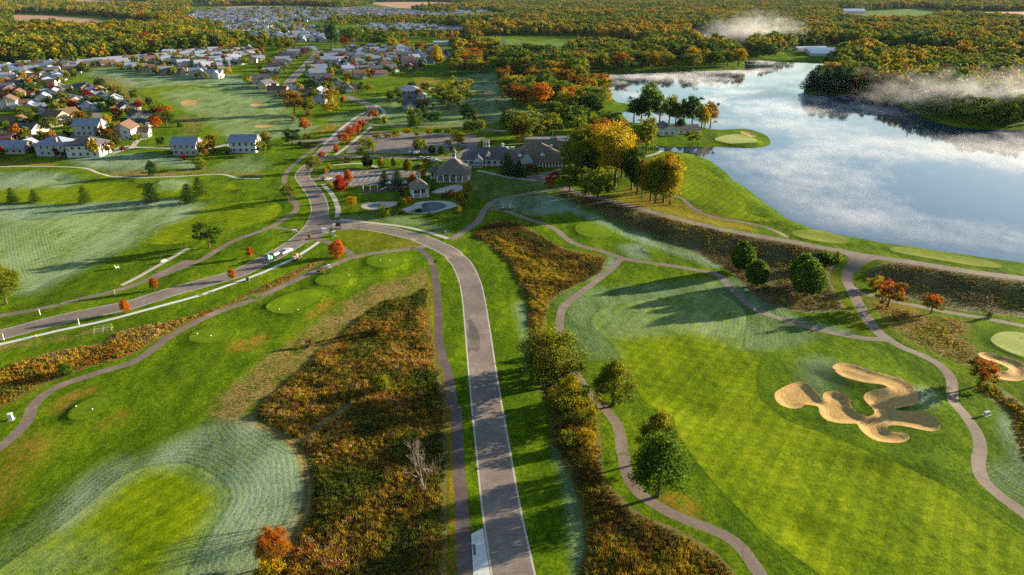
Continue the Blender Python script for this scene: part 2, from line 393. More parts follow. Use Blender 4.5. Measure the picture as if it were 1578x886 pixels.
for c, x, y, hh, rr, asp, rot in (('A5', 300, 170, 1.4, 16, .6, 0), ('A5', 1350, 270, 1.5, 8, .6, 0), ('A5', 900, 235, 1.6, 10, .6, .2), ('A5', 150, 480, 1.6, 18, .7, .2),
                                  ('A1', 1060, 470, 2.0, 12, .7, 0), ('B7', 700, 650, 1.3, 14, .5, -.5), ('B7', 1000, 800, 1.2, 9, .8, 0), ('B8', 780, 300, 1.0, 9, .5, -.3),
                                  ('B8', 300, 640, -.9, 5, .7, .3), ('B5', 1180, 610, -.9, 12, .5, -.6), ('B3', 1350, 60, .9, 14, .6, .1), ('B3', 1480, 250, .8, 12, .6, .1),
                                  ('B5', 950, 120, .7, 14, .5, .2), ('A2', 250, 730, 1.2, 12, .6, 0)):
    q = to_plane(*PX(c, [(x, y)]).T, .9)[0]; MOUNDS.append((q[0], q[1], hh, rr, asp, rot))

# ------------------------------------------------------------------ what lies on the ground, lowest first
REG = []        # (material key / region name, polygon, relief kind)
STRAW = []
def area(name, px, relief=None, smooth=True, k=.006, smin=.9):
    w = gp(*px.T)
    if smooth: w = catmull(w, 6, True)
    w = resample(w, True, k, smin)
    if relief == 'bunker':       # sand reaches under the grass lip
        t = np.roll(w, -1, 0) - np.roll(w, 1, 0); t /= np.linalg.norm(t, axis=1)[:, None] + 1e-9; n = np.stack([t[:, 1], -t[:, 0]], 1)
        w = w + n * (.55 if not inside(w[3:4] + n[3:4] * .3, w)[0] else -.55)
    if name == 'dry_thatch': STRAW.append(w); return w      # dry grass fades into the lawn
    REG.append((name, w, relief)); return w
def ell(name, crop, x, y, rx, ry, rot=0, relief='tee'):
    a = np.linspace(0, 2 * math.pi, 20, endpoint=False)
    u, v = rx * np.cos(a), ry * np.sin(a); c, s = math.cos(rot), math.sin(rot)
    return area(name, PX(crop, list(zip(x + u * c - v * s, y + u * s + v * c))), relief)
def ribbon(name, px, width, k=.006, smin=1.0, extra=()):
    w = gp(*px.T); w = resample(catmull(w, 8), False, k, smin)
    t = np.gradient(w, axis=0); t /= np.linalg.norm(t, axis=1)[:, None] + 1e-9
    nrm = np.stack([-t[:, 1], t[:, 0]], 1)
    for nm, wd in list(extra) + [(name, width)]:
        REG.append((nm, np.vstack([w + nrm * wd / 2, (w - nrm * wd / 2)[::-1]]), None))
    return w
# fields far away
for p in (PX('A1', [(70, 80), (250, 85), (500, 100), (740, 135), (790, 156), (480, 172), (330, 164), (90, 168)]),
          PX('A1', [(300, 2), (500, -6), (800, 14), (1050, 8), (1050, 22), (700, 30), (560, 28), (420, 14)]),
          PX('C6', [(430, 85), (600, 65), (850, 55), (1200, 55), (1500, 70), (1500, 85), (1200, 82), (900, 84), (600, 100)]),
          PX('A2', [(780, 14), (1000, 10), (1250, 13), (1300, 26), (1240, 40), (1000, 46), (900, 40), (800, 22)]),
          PX('A4', [(1080, 72), (1300, 64), (1578, 62), (1700, 64), (1700, 112), (1578, 110), (1300, 98)])):
    area('tilled_field', p, smooth=False)
for p in (PX('A4', [(560, 84), (700, 66), (880, 54), (1040, 44), (1140, 62), (1100, 104), (1000, 128), (800, 122), (640, 110)]),
          PX('A3', [(110, 205), (250, 200), (420, 225), (520, 215), (640, 235), (600, 252), (420, 258), (300, 250), (120, 225)]),
          PX('A4', [(350, 0), (520, -3), (620, 2), (560, 8), (400, 8)]),
          PX('A4', [(1450, 170), (1540, 165), (1578, 178), (1540, 195), (1470, 190)])):
    area('far_grass', p, smooth=False)
for c, x, y, rx, ry in (('A3', 1080, 52, 90, 5), ('A3', 640, 40, 70, 4), ('A3', 350, 130, 60, 6), ('A3', 820, 110, 60, 6), ('A4', 250, 120, 70, 7), ('A4', 820, 150, 60, 7), ('A4', 1250, 235, 80, 9), ('A4', 1330, 300, 70, 8), ('A4', 450, 50, 60, 4), ('A2', 850, 120, 70, 5), ('A1', 600, 60, 60, 5), ('A1', 250, 190, 50, 6), ('A3', 1450, 60, 60, 5)):
    ell('far_grass', c, x, y, rx, ry, 0, None)
area('dry_thatch', PX('A1', [(515, 425), (560, 415), (640, 430), (720, 450), (760, 480), (740, 510), (800, 530), (830, 555), (770, 560), (680, 510), (600, 470), (530, 455)]))
area('dry_thatch', PX('A1', [(970, 640), (1040, 635), (1100, 655), (1090, 690), (1060, 730), (1000, 735), (1030, 690)]))
area('dry_thatch', PX('A5', [(580, 155), (790, 150), (960, 155), (1100, 150), (1418, 165), (1418, 185), (1200, 165), (1000, 175), (850, 185), (650, 180)]))
# fairways, tees and greens
FW = []
FW.append(area('fairway_grass', PX('A5', [(0, 395), (150, 425), (300, 415), (450, 385), (700, 360), (900, 345), (1085, 340), (990, 415), (870, 450), (740, 535), (600, 600), (450, 680), (300, 740), (180, 805), (90, 800), (0, 700)])))
FW.append(area('fairway_grass', PX('A5', [(745, 537), (870, 458), (990, 418), (1100, 347), (1250, 328), (1418, 312), (1500, 320), (1540, 360), (1480, 420), (1270, 470), (1000, 548), (800, 552)])))
area('fairway_grass', PX('A1', [(760, 490), (900, 460), (1050, 455), (1150, 475), (1250, 520), (1418, 545), (1500, 600), (1560, 680), (1418, 725), (1200, 740), (1100, 705), (1100, 640), (960, 600), (870, 560), (790, 520)]))
area('fairway_grass', PX('A5', [(40, 240), (250, 200), (420, 225), (700, 215), (900, 215), (1150, 225), (1300, 240), (1250, 300), (950, 310), (700, 320), (400, 335), (150, 330), (0, 320), (-60, 280)]))
LF = area('fairway_grass', PX('B3', [(-120, 860), (0, 792), (100, 722), (200, 652), (330, 562), (480, 442), (620, 322), (720, 262), (850, 231), (980, 222), (1080, 245), (1180, 310), (1235, 372), (1237, 430), (1190, 510), (1110, 640), (1050, 740), (1000, 828), (960, 900), (-100, 1000)])); FW.append(LF)
RF = area('fairway_grass', PX('B5', [(572, 140), (620, 95), (760, 58), (900, 35), (1100, 8), (1260, 0), (1400, 90), (1418, 180)], 'B7', [(60, 535), (110, 545), (150, 590), (128, 690), (140, 780), (200, 850), (260, 890)],
                               'B8', [(190, 110), (300, 160), (500, 232), (700, 312), (900, 402), (1000, 452), (1150, 540), (1394, 700), (1500, 790), (1500, 960), (520, 960), (420, 880), (250, 760), (100, 640), (0, 535)],
                               'B6', [(1200, 330), (1100, 200), (1030, 90), (1003, 0)], 'B5', [(960, 655), (850, 580), (770, 420), (700, 310), (640, 240), (580, 190)])); FW.append(RF)
DF = area('fairway_grass', PX('A7', [(1110, 195), (1180, 199), (1290, 216), (1380, 292), (1480, 370), (1578, 452)], 'A8', [(60, 330), (130, 360), (225, 372), (200, 385), (100, 380), (0, 370)],
                               'A7', [(1460, 535), (1330, 480), (1240, 425), (1205, 370), (1190, 260)]))
TEES = [ell('tee_grass', 'B2', 828, 150, 100, 35), ell('tee_grass', 'B2', 553, 247, 92, 33, -.05),
        area('tee_grass', PX('B2', [(205, 390), (250, 350), (350, 310), (440, 295), (500, 312), (490, 350), (420, 392), (330, 425), (245, 420)]), 'tee'),
        ell('tee_grass', 'B1', 1160, 241, 130, 44, -.12),
        area('tee_grass', PX('B1', [(370, 682), (400, 640), (480, 592), (560, 578), (615, 595), (600, 640), (530, 685), (440, 708), (385, 702)]), 'tee'),
        ell('tee_grass', 'A7', 760, 615, 110, 44, .1), ell('tee_grass', 'A7', 1070, 722, 55, 19, .05), ell('tee_grass', 'A5', 800, 215, 75, 16, 0), ell('tee_grass', 'A5', 1180, 238, 70, 14, 0), ell('tee_grass', 'A5', 480, 185, 95, 14, -.05)]
for p in (PX('A8', [(290, 440), (330, 428), (420, 430), (500, 450), (560, 470), (570, 490), (520, 495), (420, 485), (330, 465)]),
          PX('A8', [(765, 518), (830, 512), (950, 530), (1100, 555), (1250, 580), (1315, 605), (1290, 615), (1150, 600), (1000, 575), (850, 548), (790, 535)])):
    TEES.append(area('pale_tee_grass', p, 'tee'))
GREEN = area('green_turf', PX('B7', [(1356, 490), (1390, 460), (1450, 451), (1533, 458), (1640, 480), (1680, 550), (1620, 600), (1533, 588), (1440, 555), (1380, 520)]), 'tee')
area('green_turf', PX('A3', [(1410, 760), (1430, 742), (1520, 728), (1578, 733)], 'A4', [(60, 735), (125, 753), (135, 765), (110, 774), (0, 779)], 'A3', [(1480, 777)]), 'tee')
# unmown ground
M1B = area('dry_thatch', PX('B2', [(720, 300), (760, 272), (880, 240), (1000, 213), (1050, 180), (1056, 250), (1000, 312), (900, 332), (800, 362), (600, 545), (440, 668), (300, 785), (190, 880)], 'S', [(396, 648), (440, 672), (462, 684), (468, 700), (474, 740), (468, 780), (452, 815), (440, 806), (462, 770), (466, 735), (458, 700), (440, 680), (400, 664), (350, 650), (320, 637), (330, 622), (352, 600), (420, 545), (490, 495), (540, 460)]))
M1 = area('meadow_soil', PX('B2', [(800, 360), (900, 330), (1000, 310), (1052, 255), (1058, 350), (1065, 480), (1085, 580), (1115, 720), (1150, 880)], 'B4', [(885, 60), (900, 300), (895, 500), (895, 700), (895, 886), (900, 960), (120, 960), (120, 800), (200, 650), (240, 530), (225, 400), (205, 290), (150, 255), (60, 200)], 'S', [(392, 645), (406, 616), (470, 560), (530, 505)]))
ribbon('dry_thatch', PX('B4', [(-10, 165), (60, 195), (130, 240), (200, 242), (255, 208), (300, 165), (380, 112), (440, 72)]), 1.7)
ribbon('dry_thatch', PX('B4', [(120, 235), (175, 285), (208, 360), (228, 450), (222, 560), (190, 640), (140, 715)]), 1.5)
M2 = area('meadow_soil', PX('A7', [(95, 640), (160, 585), (250, 556), (330, 570), (480, 642), (560, 692), (650, 722), (790, 747), (820, 782), (800, 825), (740, 870)], 'B5', [(420, 0), (350, 60), (327, 140), (322, 240), (400, 330), (500, 470), (575, 600), (610, 700), (630, 880)],
                            'B6', [(620, 150), (635, 300), (660, 370), (750, 460), (850, 540), (1000, 600), (1150, 680), (1260, 760), (1350, 863), (1400, 950), (560, 950), (530, 700), (510, 560), (480, 420), (440, 330), (400, 250), (350, 130)], 'B5', [(360, 790), (320, 600), (260, 420), (240, 280), (225, 180), (215, 80), (190, 0)], 'A7', [(290, 800), (200, 710)]))
M3 = area('slope_scrub', PX('A7', [(540, 415), (640, 412), (760, 440), (900, 478), (1100, 528), (1300, 578)], 'C7', [(0, 60), (300, 130), (640, 200), (900, 240), (1180, 285), (1190, 340), (1090, 480), (1110, 600), (1180, 740), (1230, 830), (1150, 840), (900, 860), (640, 820), (450, 740), (300, 620), (180, 500), (110, 440), (0, 400)], 'A7', [(1300, 728), (1250, 710), (1100, 650), (900, 572), (750, 505), (620, 455)]))
M4 = area('slope_scrub', PX('A8', [(650, 670), (690, 610), (800, 580), (1000, 612), (1200, 645), (1424, 670), (1560, 690), (1560, 870), (1424, 850), (1200, 828), (1000, 795), (850, 755), (740, 705)]))
M5 = area('dry_thatch', PX('B7', [(720, 290), (800, 298), (960, 332), (1100, 362), (1230, 387), (1240, 420), (1220, 480), (1290, 540), (1240, 620), (1130, 590), (1000, 530), (880, 460), (800, 380)]))
M6 = area('meadow_soil', PX('B7', [(1255, 745), (1350, 712), (1440, 760), (1533, 830), (1640, 920)], 'B8', [(1500, 330), (1394, 330), (1345, 230), (1330, 130), (1250, 60), (1170, 10)]))
M7 = area('meadow_soil', PX('B1', [(590, 232), (700, 200), (850, 168), (1000, 138), (1200, 78), (1410, 4)], 'B2', [(0, 365), (200, 268), (430, 158), (505, 138), (490, 160), (300, 262), (160, 322), (0, 382)], 'B1', [(1200, 102), (1000, 182), (850, 272), (700, 352), (550, 392), (400, 442), (250, 505), (180, 540), (0, 640), (-80, 660), (-80, 430), (0, 420), (150, 360), (400, 300), (580, 272)]))
area('dry_thatch', PX('B1', [(-60, 300), (150, 268), (350, 240), (540, 205), (600, 205), (560, 222), (350, 262), (150, 292), (0, 318), (-60, 325)]))
# sand
BUNK = [area('bunker_sand', PX('B7', [(540, 630), (570, 615), (640, 622), (740, 658), (860, 690), (940, 730), (965, 780), (950, 825), (890, 838)], 'B8', [(768, 90), (775, 104), (820, 112), (900, 115), (970, 140), (985, 175), (960, 195), (900, 188), (800, 168), (745, 168), (727, 180), (740, 203), (780, 210), (820, 213), (836, 225), (825, 240), (780, 250), (690, 240), (630, 200), (600, 162), (520, 158), (460, 145), (430, 115), (420, 82), (370, 70), (340, 70), (315, 86), (270, 85), (230, 65), (213, 35)],
                             'B7', [(250, 760), (330, 722), (390, 722), (430, 762), (470, 802), (488, 797), (494, 772), (540, 767), (600, 790), (612, 838)], 'B8', [(562, 85), (590, 115), (640, 135), (680, 130), (692, 110), (675, 85), (650, 60)], 'B7', [(703, 795), (720, 772), (780, 757), (828, 746), (815, 730), (790, 721), (700, 710), (600, 685), (550, 655)]), 'bunker', smin=.6),
        area('bunker_sand', PX('B7', [(1300, 566), (1350, 560), (1420, 580), (1490, 600), (1533, 630), (1545, 670), (1520, 695), (1470, 702), (1400, 690), (1368, 668), (1390, 652), (1440, 660), (1466, 650), (1450, 630), (1390, 605), (1330, 588)]), 'bunker', smin=.6),
        area('bunker_sand', PX('A4', [(50, 712), (90, 713), (132, 735), (110, 742), (70, 727)]), 'bunker'),
        area('bunker_sand', PX('A2', [(1100, 480), (1140, 478), (1155, 495), (1120, 500)]), 'bunker'), area('bunker_sand', PX('A2', [(1405, 505), (1450, 495), (1460, 512), (1420, 518)]), 'bunker'),
        area('bunker_sand', PX('A2', [(150, 690), (230, 684), (250, 692), (180, 698)]), 'bunker'), area('bunker_sand', PX('A1', [(990, 560), (1030, 548), (1085, 550), (1060, 572), (1010, 578)]), 'bunker'),
        area('bunker_sand', PX('A1', [(1370, 570), (1418, 566), (1440, 574), (1400, 582)]), 'bunker')]
# pool terraces and car parks
area('concrete', PX('C2', [(845, 500), (930, 470), (1000, 430), (1150, 420), (1280, 425), (1362, 455), (1340, 480), (1250, 502), (1150, 530), (1000, 541), (880, 526)]))
POOL = area('pool_water', PX('C2', [(920, 520), (960, 502), (1030, 490), (1032, 455), (1090, 435), (1180, 435), (1256, 455), (1256, 480), (1180, 510), (1080, 529), (980, 532)]), smin=.5)
area('concrete', PX('C2', [(460, 472), (520, 440), (640, 430), (820, 430), (815, 450), (730, 480), (620, 503), (520, 500)]))
area('pool_water', PX('C2', [(520, 470), (570, 452), (650, 450), (690, 462), (620, 484), (550, 486)]), smin=.5)
area('concrete', PX('C2', [(1120, 335), (1270, 285), (1380, 268), (1418, 300), (1380, 330), (1250, 352), (1180, 352)]))
area('mulch', PX('C2', [(470, 330), (640, 300), (840, 290), (880, 320), (800, 340), (640, 345), (480, 352)]))
area('lot_asphalt', PX('C2', [(60, 205), (130, 150), (200, 133), (500, 130), (860, 130), (1100, 140), (1090, 190), (880, 205), (840, 270), (640, 277), (380, 282), (270, 267), (150, 240)]), smooth=False)
area('lot_asphalt', PX('C5', [(430, 500), (560, 498), (1000, 518), (1300, 518), (1424, 530), (1402, 600), (1260, 665), (1000, 705), (700, 705), (200, 702), (240, 640), (330, 580)]), smooth=False)
area('lot_asphalt', PX('C1', [(1040, 500), (1140, 468), (1300, 438), (1450, 378), (1470, 345), (1570, 335), (1570, 385), (1470, 405), (1400, 432), (1330, 482), (1250, 525), (1210, 562), (1120, 530)]))
area('lot_asphalt', PX('A3', [(620, 240), (700, 225), (820, 222), (900, 215), (920, 232), (800, 250), (680, 255)]), smooth=False)
# paths
PW = 2.6
ribbon('path_asphalt', PX('B1', [(-120, 920), (0, 848), (90, 770), (150, 700), (182, 620), (250, 555), (340, 505), (460, 465), (600, 420), (720, 385), (810, 330), (880, 280), (930, 240), (1040, 180), (1200, 105), (1418, 33)], 'B2', [(150, 345), (280, 280), (380, 235), (480, 190), (600, 145), (660, 123), (800, 100), (960, 78), (1045, 66)]), PW)
ribbon('path_asphalt', PX('A6', [(505, 768), (495, 745), (465, 725), (390, 690), (290, 660)]), PW)
ribbon('path_asphalt', PX('B1', [(-100, 150), (0, 130), (250, 85), (450, 35)], 'A5', [(310, 886), (500, 840), (680, 795), (800, 750), (900, 715), (1000, 672), (1100, 640), (1180, 590), (1290, 530), (1418, 485)], 'A6', [(100, 580), (180, 530), (205, 490), (180, 455), (140, 400), (135, 350), (150, 300), (200, 250), (270, 195), (330, 150)], 'A2', [(620, 722), (700, 662), (730, 640)]), PW)
area('path_asphalt', PX('A5', [(815, 730), (900, 690), (1010, 640), (1090, 645), (1060, 668), (950, 708), (850, 748)]), smooth=False)
ribbon('concrete', PX('A5', [(665, 778), (760, 730), (830, 690), (900, 650), (1030, 575)]), 1.7)
ribbon('path_asphalt', PX('A6', [(80, 603), (140, 612), (200, 620)]), 2.0)
ribbon('dark_asphalt', PX('B2', [(960, 78), (1005, 80), (1050, 112), (1085, 180), (1098, 260), (1105, 350), (1110, 450), (1110, 550), (1130, 640), (1165, 750), (1182, 886)], 'B4', [(938, 100), (945, 250), (952, 400), (965, 550), (972, 700), (980, 886), (986, 1000)]), 2.5)
ribbon('path_asphalt', PX('A7', [(-20, 665), (60, 612), (130, 562), (165, 500), (230, 450), (400, 415), (520, 395), (570, 380), (640, 390)]), 3.0)
ribbon('path_asphalt', PX('A7', [(150, 505), (210, 498), (300, 515), (420, 560), (540, 602), (610, 660), (680, 695), (800, 725), (900, 760), (1000, 780), (1150, 800), (1300, 825), (1420, 850)], 'B7', [(-20, 200), (60, 280), (130, 330), (250, 375), (400, 420), (550, 455), (700, 480), (820, 490), (900, 530), (1000, 570), (1090, 620), (1150, 690), (1157, 760)], 'B8', [(1060, 60), (1120, 130), (1170, 210), (1186, 280), (1176, 350), (1195, 420), (1260, 490), (1394, 590), (1500, 670)]), PW)
ribbon('path_asphalt', PX('A7', [(905, 762), (870, 800), (790, 868)], 'B5', [(440, 60), (405, 120), (400, 200), (415, 270), (455, 380), (510, 480), (590, 580), (650, 640), (720, 740), (742, 886)], 'B6', [(738, 200), (755, 300), (800, 390), (880, 460), (1000, 530), (1150, 590), (1290, 650), (1380, 720), (1480, 863), (1540, 960)]), 2.5)
def ribbon_w(name, w, width):
    w = resample(w, False, .006, 1.2); t = np.gradient(w, axis=0); t /= np.linalg.norm(t, axis=1)[:, None] + 1e-9
    nrm = np.stack([-t[:, 1], t[:, 0]], 1); REG.append((name, np.vstack([w + nrm * width / 2, (w - nrm * width / 2)[::-1]]), None))
ribbon_w('path_asphalt', dam_line, 4.2)
ribbon('path_asphalt', PX('B7', [(660, 40), (635, 80), (610, 130), (605, 180), (630, 230), (660, 290), (700, 360), (760, 440), (830, 492)]), 3.4)
area('path_asphalt', PX('B7', [(560, 18), (660, 30), (790, 52), (740, 72), (690, 100), (650, 140), (600, 130), (625, 70)]), smooth=False)
ribbon('path_asphalt', PX('B7', [(615, 200), (680, 240), (760, 260), (870, 290), (1000, 315), (1150, 345), (1300, 370), (1533, 415), (1700, 450)]), 2.5)
ribbon('path_asphalt', PX('A7', [(1180, 425), (1230, 440), (1290, 490), (1360, 530), (1450, 552)], 'A8', [(0, 377), (80, 392), (150, 407), (220, 432), (270, 460)]), 2.0)
ribbon('concrete', PX('A7', [(1030, 215), (1100, 195), (1130, 175), (1090, 160)]), 2.2)
ribbon('concrete', PX('C1', [(580, 440), (700, 465), (850, 502), (1000, 520), (1130, 535)]), 2.6)
ribbon('concrete', PX('A5', [(-50, 125), (0, 130), (200, 128), (450, 137), (560, 175), (650, 186), (800, 190), (1000, 182), (1200, 172), (1300, 192), (1418, 195)]), 1.8)
# pavements beside the roads
ribbon('new_concrete', PX('B1', [(-100, 305), (0, 285), (300, 215), (600, 150), (900, 70), (1150, 2)], 'A5', [(1100, 830), (1418, 715)], 'A6', [(100, 812), (200, 765), (325, 683)]), 1.5)
ribbon('concrete', PX('A6', [(345, 368), (400, 430), (428, 500), (425, 548)]), 2.2)
ribbon('concrete', PX('A6', [(440, 560), (620, 580), (800, 602), (960, 642), (1030, 664)]), 2.0)
ribbon('concrete', PX('C5', [(0, 620), (60, 560), (200, 440), (300, 365), (385, 320)]), 2.6)
ribbon('concrete', PX('C5', [(100, 722), (250, 610), (340, 535), (440, 455)]), 2.4)
ribbon('concrete', PX('C5', [(190, 170), (330, 215), (450, 250), (530, 285), (560, 330), (530, 375)]), 2.6)
ribbon('concrete', PX('C5', [(80, 815), (350, 800), (500, 838)]), 2.2)
ribbon('concrete', PX('A1', [(600, 830), (680, 800), (760, 805), (900, 808), (1100, 815), (1240, 790), (1260, 800)]), 3.5)
ribbon('concrete', PX('C3', [(1130, 440), (1250, 400), (1330, 380), (1400, 300), (1490, 285)]), 3.2)
# roads with their pale gutters
GUT = 7.5; RDW = 6.75
ribbon('road_asphalt', PX('C5', [(-60, 770), (0, 752), (150, 735), (400, 735), (700, 745), (1000, 750), (1250, 730), (1360, 660), (1420, 570), (1500, 560)]), 6.5)
ribbon('road_asphalt', PX('C5', [(360, 420), (480, 440), (700, 452), (1000, 457), (1250, 450), (1500, 480), (1700, 500)]), 4.5)
ribbon('road_asphalt', PX('C5', [(30, 560), (-60, 585), (-200, 590), (-330, 600)]), 5.5)
ribbon('road_asphalt', PX('C2', [(-20, 225), (80, 215), (160, 205)]), 6.0)
ribbon('road_asphalt', PX('C6', [(1120, 850), (1180, 780), (1250, 700), (1330, 620), (1400, 550), (1450, 500), (1480, 470)]), 7.2, extra=[('concrete', 8.6)])
ribbon('road_asphalt', PX('A1', [(520, 700), (540, 640), (480, 590), (430, 540), (380, 500)]), 6.5)
ribbon('road_asphalt', PX('A1', [(560, 780), (420, 745), (300, 735), (120, 760), (-50, 770)]), 6.0)
ribbon('road_asphalt', PX('S', [(-60, 531), (0, 516), (85, 494), (175, 475), (204.5, 468.5), (268, 448.5), (323, 433.5), (369, 420), (400, 404.5), (434, 387), (460, 370), (481, 351), (492, 330), (492, 315), (486, 300), (475, 285), (466, 272), (471, 261), (485, 250), (492, 240), (511, 221), (530.5, 207), (547.5, 195), (563, 183), (574, 174), (571, 163), (559, 157), (545, 152), (530, 148)]), RDW, extra=[('concrete', GUT)])
ribbon('road_asphalt', PX('S', [(478, 352), (500, 345), (524, 345), (544, 348), (583, 352), (621, 360), (655, 370), (686, 384), (707, 401), (720, 423), (728, 450), (735, 500), (742, 560), (749.5, 620), (758, 680), (772, 780), (791, 886), (806, 960)]), RDW, extra=[('concrete', GUT)])
area('road_asphalt', PX('A6', [(255, 615), (300, 540), (330, 480), (375, 520), (386, 560), (430, 578), (500, 590), (520, 612), (440, 620), (390, 628), (330, 655), (270, 690), (230, 690)]), smooth=False)
area('fresh_patch', PX('B2', [(1262, 455), (1285, 450), (1300, 480), (1322, 520), (1328, 590), (1310, 622), (1285, 610), (1268, 625), (1263, 590), (1275, 560), (1258, 530), (1268, 495)]))
area('new_concrete', PX('B4', [(1010, 690), (1066, 660), (1100, 886), (1112, 950), (1026, 950), (1020, 886)]), smooth=False)
REG.append(('lake_water', lake_w, 'lake'))

SOFT_FROST = [(p, s, f) for p, s, f in (
    (PX('A5', [(0, 395), (150, 425), (300, 415), (450, 385), (700, 360), (900, 345), (1085, 340), (990, 415), (870, 450), (740, 535), (600, 600), (450, 680), (300, 740), (180, 805), (90, 800), (0, 700)]), .55, 4),
    (PX('A5', [(1085, 338), (990, 415), (870, 450), (740, 535), (600, 600), (450, 680), (180, 812), (110, 760), (300, 660), (560, 540), (760, 440), (930, 360)]), .7, 6),
    (PX('A5', [(-40, 340), (300, 345), (700, 320), (950, 310), (1000, 340), (700, 365), (450, 395), (250, 420), (-40, 415)]), .8, 5),
    (PX('A5', [(-40, 170), (200, 160), (420, 200), (360, 240), (200, 240), (-40, 250)]), .65, 6), (PX('A5', [(380, 90), (700, 60), (930, 80), (1100, 140), (900, 130), (620, 150)]), .7, 5),
    (PX('A5', [(900, 210), (1000, 205), (1000, 245), (880, 250)]), .6, 4), (PX('A5', [(1250, 100), (1418, 70), (1418, 150), (1200, 150)]), .35, 5),
    (PX('A1', [(470, 380), (700, 385), (1000, 405), (1300, 415), (1350, 470), (1200, 475), (950, 462), (800, 480), (640, 430), (520, 410)]), .75, 6),
    (PX('A1', [(900, 500), (1200, 480), (1418, 500), (1500, 700), (1300, 740), (1100, 640)]), .45, 8), (PX('A2', [(0, 480), (250, 500), (320, 620), (480, 700), (300, 740), (0, 740)]), .5, 8),
    (PX('B3', [(820, 195), (1000, 95), (1250, 0), (1500, 62), (1590, 150), (1630, 350), (1620, 560), (1500, 690), (1380, 800), (1020, 850), (1110, 640), (1240, 430), (1237, 370), (1180, 310), (1080, 245), (980, 222), (850, 230)]), .68, 5),
    (PX('B3', [(270, 500), (330, 562), (480, 442), (620, 322), (720, 262), (640, 225), (480, 320)]), .75, 5), (PX('B3', [(-40, 800), (330, 562), (270, 510), (-40, 730)]), .3, 5), (PX('B3', [(0, 760), (300, 700), (500, 740), (400, 828), (0, 828)]), .3, 8),
    (PX('B5', [(420, 40), (505, -5), (850, -30), (1100, -50), (1418, -60), (1440, 120), (1150, 195), (900, 225), (700, 240), (600, 240), (500, 190), (430, 130)]), .36, 5),
    (PX('B5', [(430, 130), (520, 180), (640, 260), (690, 350), (560, 340), (470, 260)]), .35, 5), (PX('B5', [(1140, 180), (1418, 130), (1418, 260), (1200, 230)]), .5, 5),
    (PX('A7', [(210, 480), (270, 445), (420, 430), (520, 420), (650, 485), (560, 515), (420, 530), (330, 510)]), .75, 3),
    (PX('A7', [(520, 425), (640, 480), (780, 540), (900, 590), (1050, 650), (1250, 720), (1420, 790), (1420, 812), (1240, 755), (1040, 690), (880, 622), (760, 568), (620, 505)]), .8, 2),
    (PX('A7', [(900, 700), (1000, 690), (1040, 760), (960, 760)]), .6, 3), (PX('A7', [(830, 770), (870, 760), (860, 820), (740, 880), (700, 880), (800, 830)]), .6, 2),
    (PX('B5', [(170, 60), (205, 100), (240, 300), (270, 420), (240, 420), (205, 250)]), .6, 2), (PX('B6', [(370, 170), (420, 260), (470, 420), (500, 580), (530, 700), (540, 863), (490, 863), (460, 640), (430, 400)]), .55, 2),
    (PX('B8', [(1220, 400), (1394, 330), (1500, 400), (1500, 580), (1300, 470)]), .55, 4), (PX('B8', [(1290, 100), (1330, 140), (1340, 240), (1390, 340), (1350, 330), (1300, 220)]), .7, 2), (PX('B7', [(390, 600), (500, 590), (560, 700), (480, 780), (400, 740)]), .35, 5),
    (PX('B7', [(0, 380), (150, 350), (420, 440), (300, 520), (0, 520)]), .35, 4), (PX('B7', [(0, 200), (90, 215), (300, 352), (600, 440), (640, 450), (560, 455), (250, 375), (60, 280)]), .6, 2),
    (PX('B8', [(860, 10), (960, 0), (960, 60), (880, 80)]), .6, 3), (PX('C5', [(500, 180), (1000, 180), (1578, 100), (1700, 300), (1578, 420), (1000, 430), (600, 430)]), .45, 6),
    (PX('A3', [(30, 410), (230, 400), (300, 560), (500, 620), (400, 660), (200, 620), (60, 600)]), .55, 8), (PX('A3', [(860, 245), (1000, 240), (1000, 290), (880, 290)]), .6, 8),
    (PX('C1', [(520, 470), (1000, 520), (1250, 590), (1000, 650), (600, 700)]), .18, 4), (PX('C2', [(280, 560), (900, 570), (1150, 640), (1280, 740), (900, 640), (300, 590)]), .35, 3),
    (PX('A2', [(560, 640), (700, 610), (760, 650), (640, 700)]), .3, 3), (PX('B3', [(1000, 700), (1300, 640), (1560, 560), (1480, 760), (1100, 828), (980, 828)]), .5, 5))]
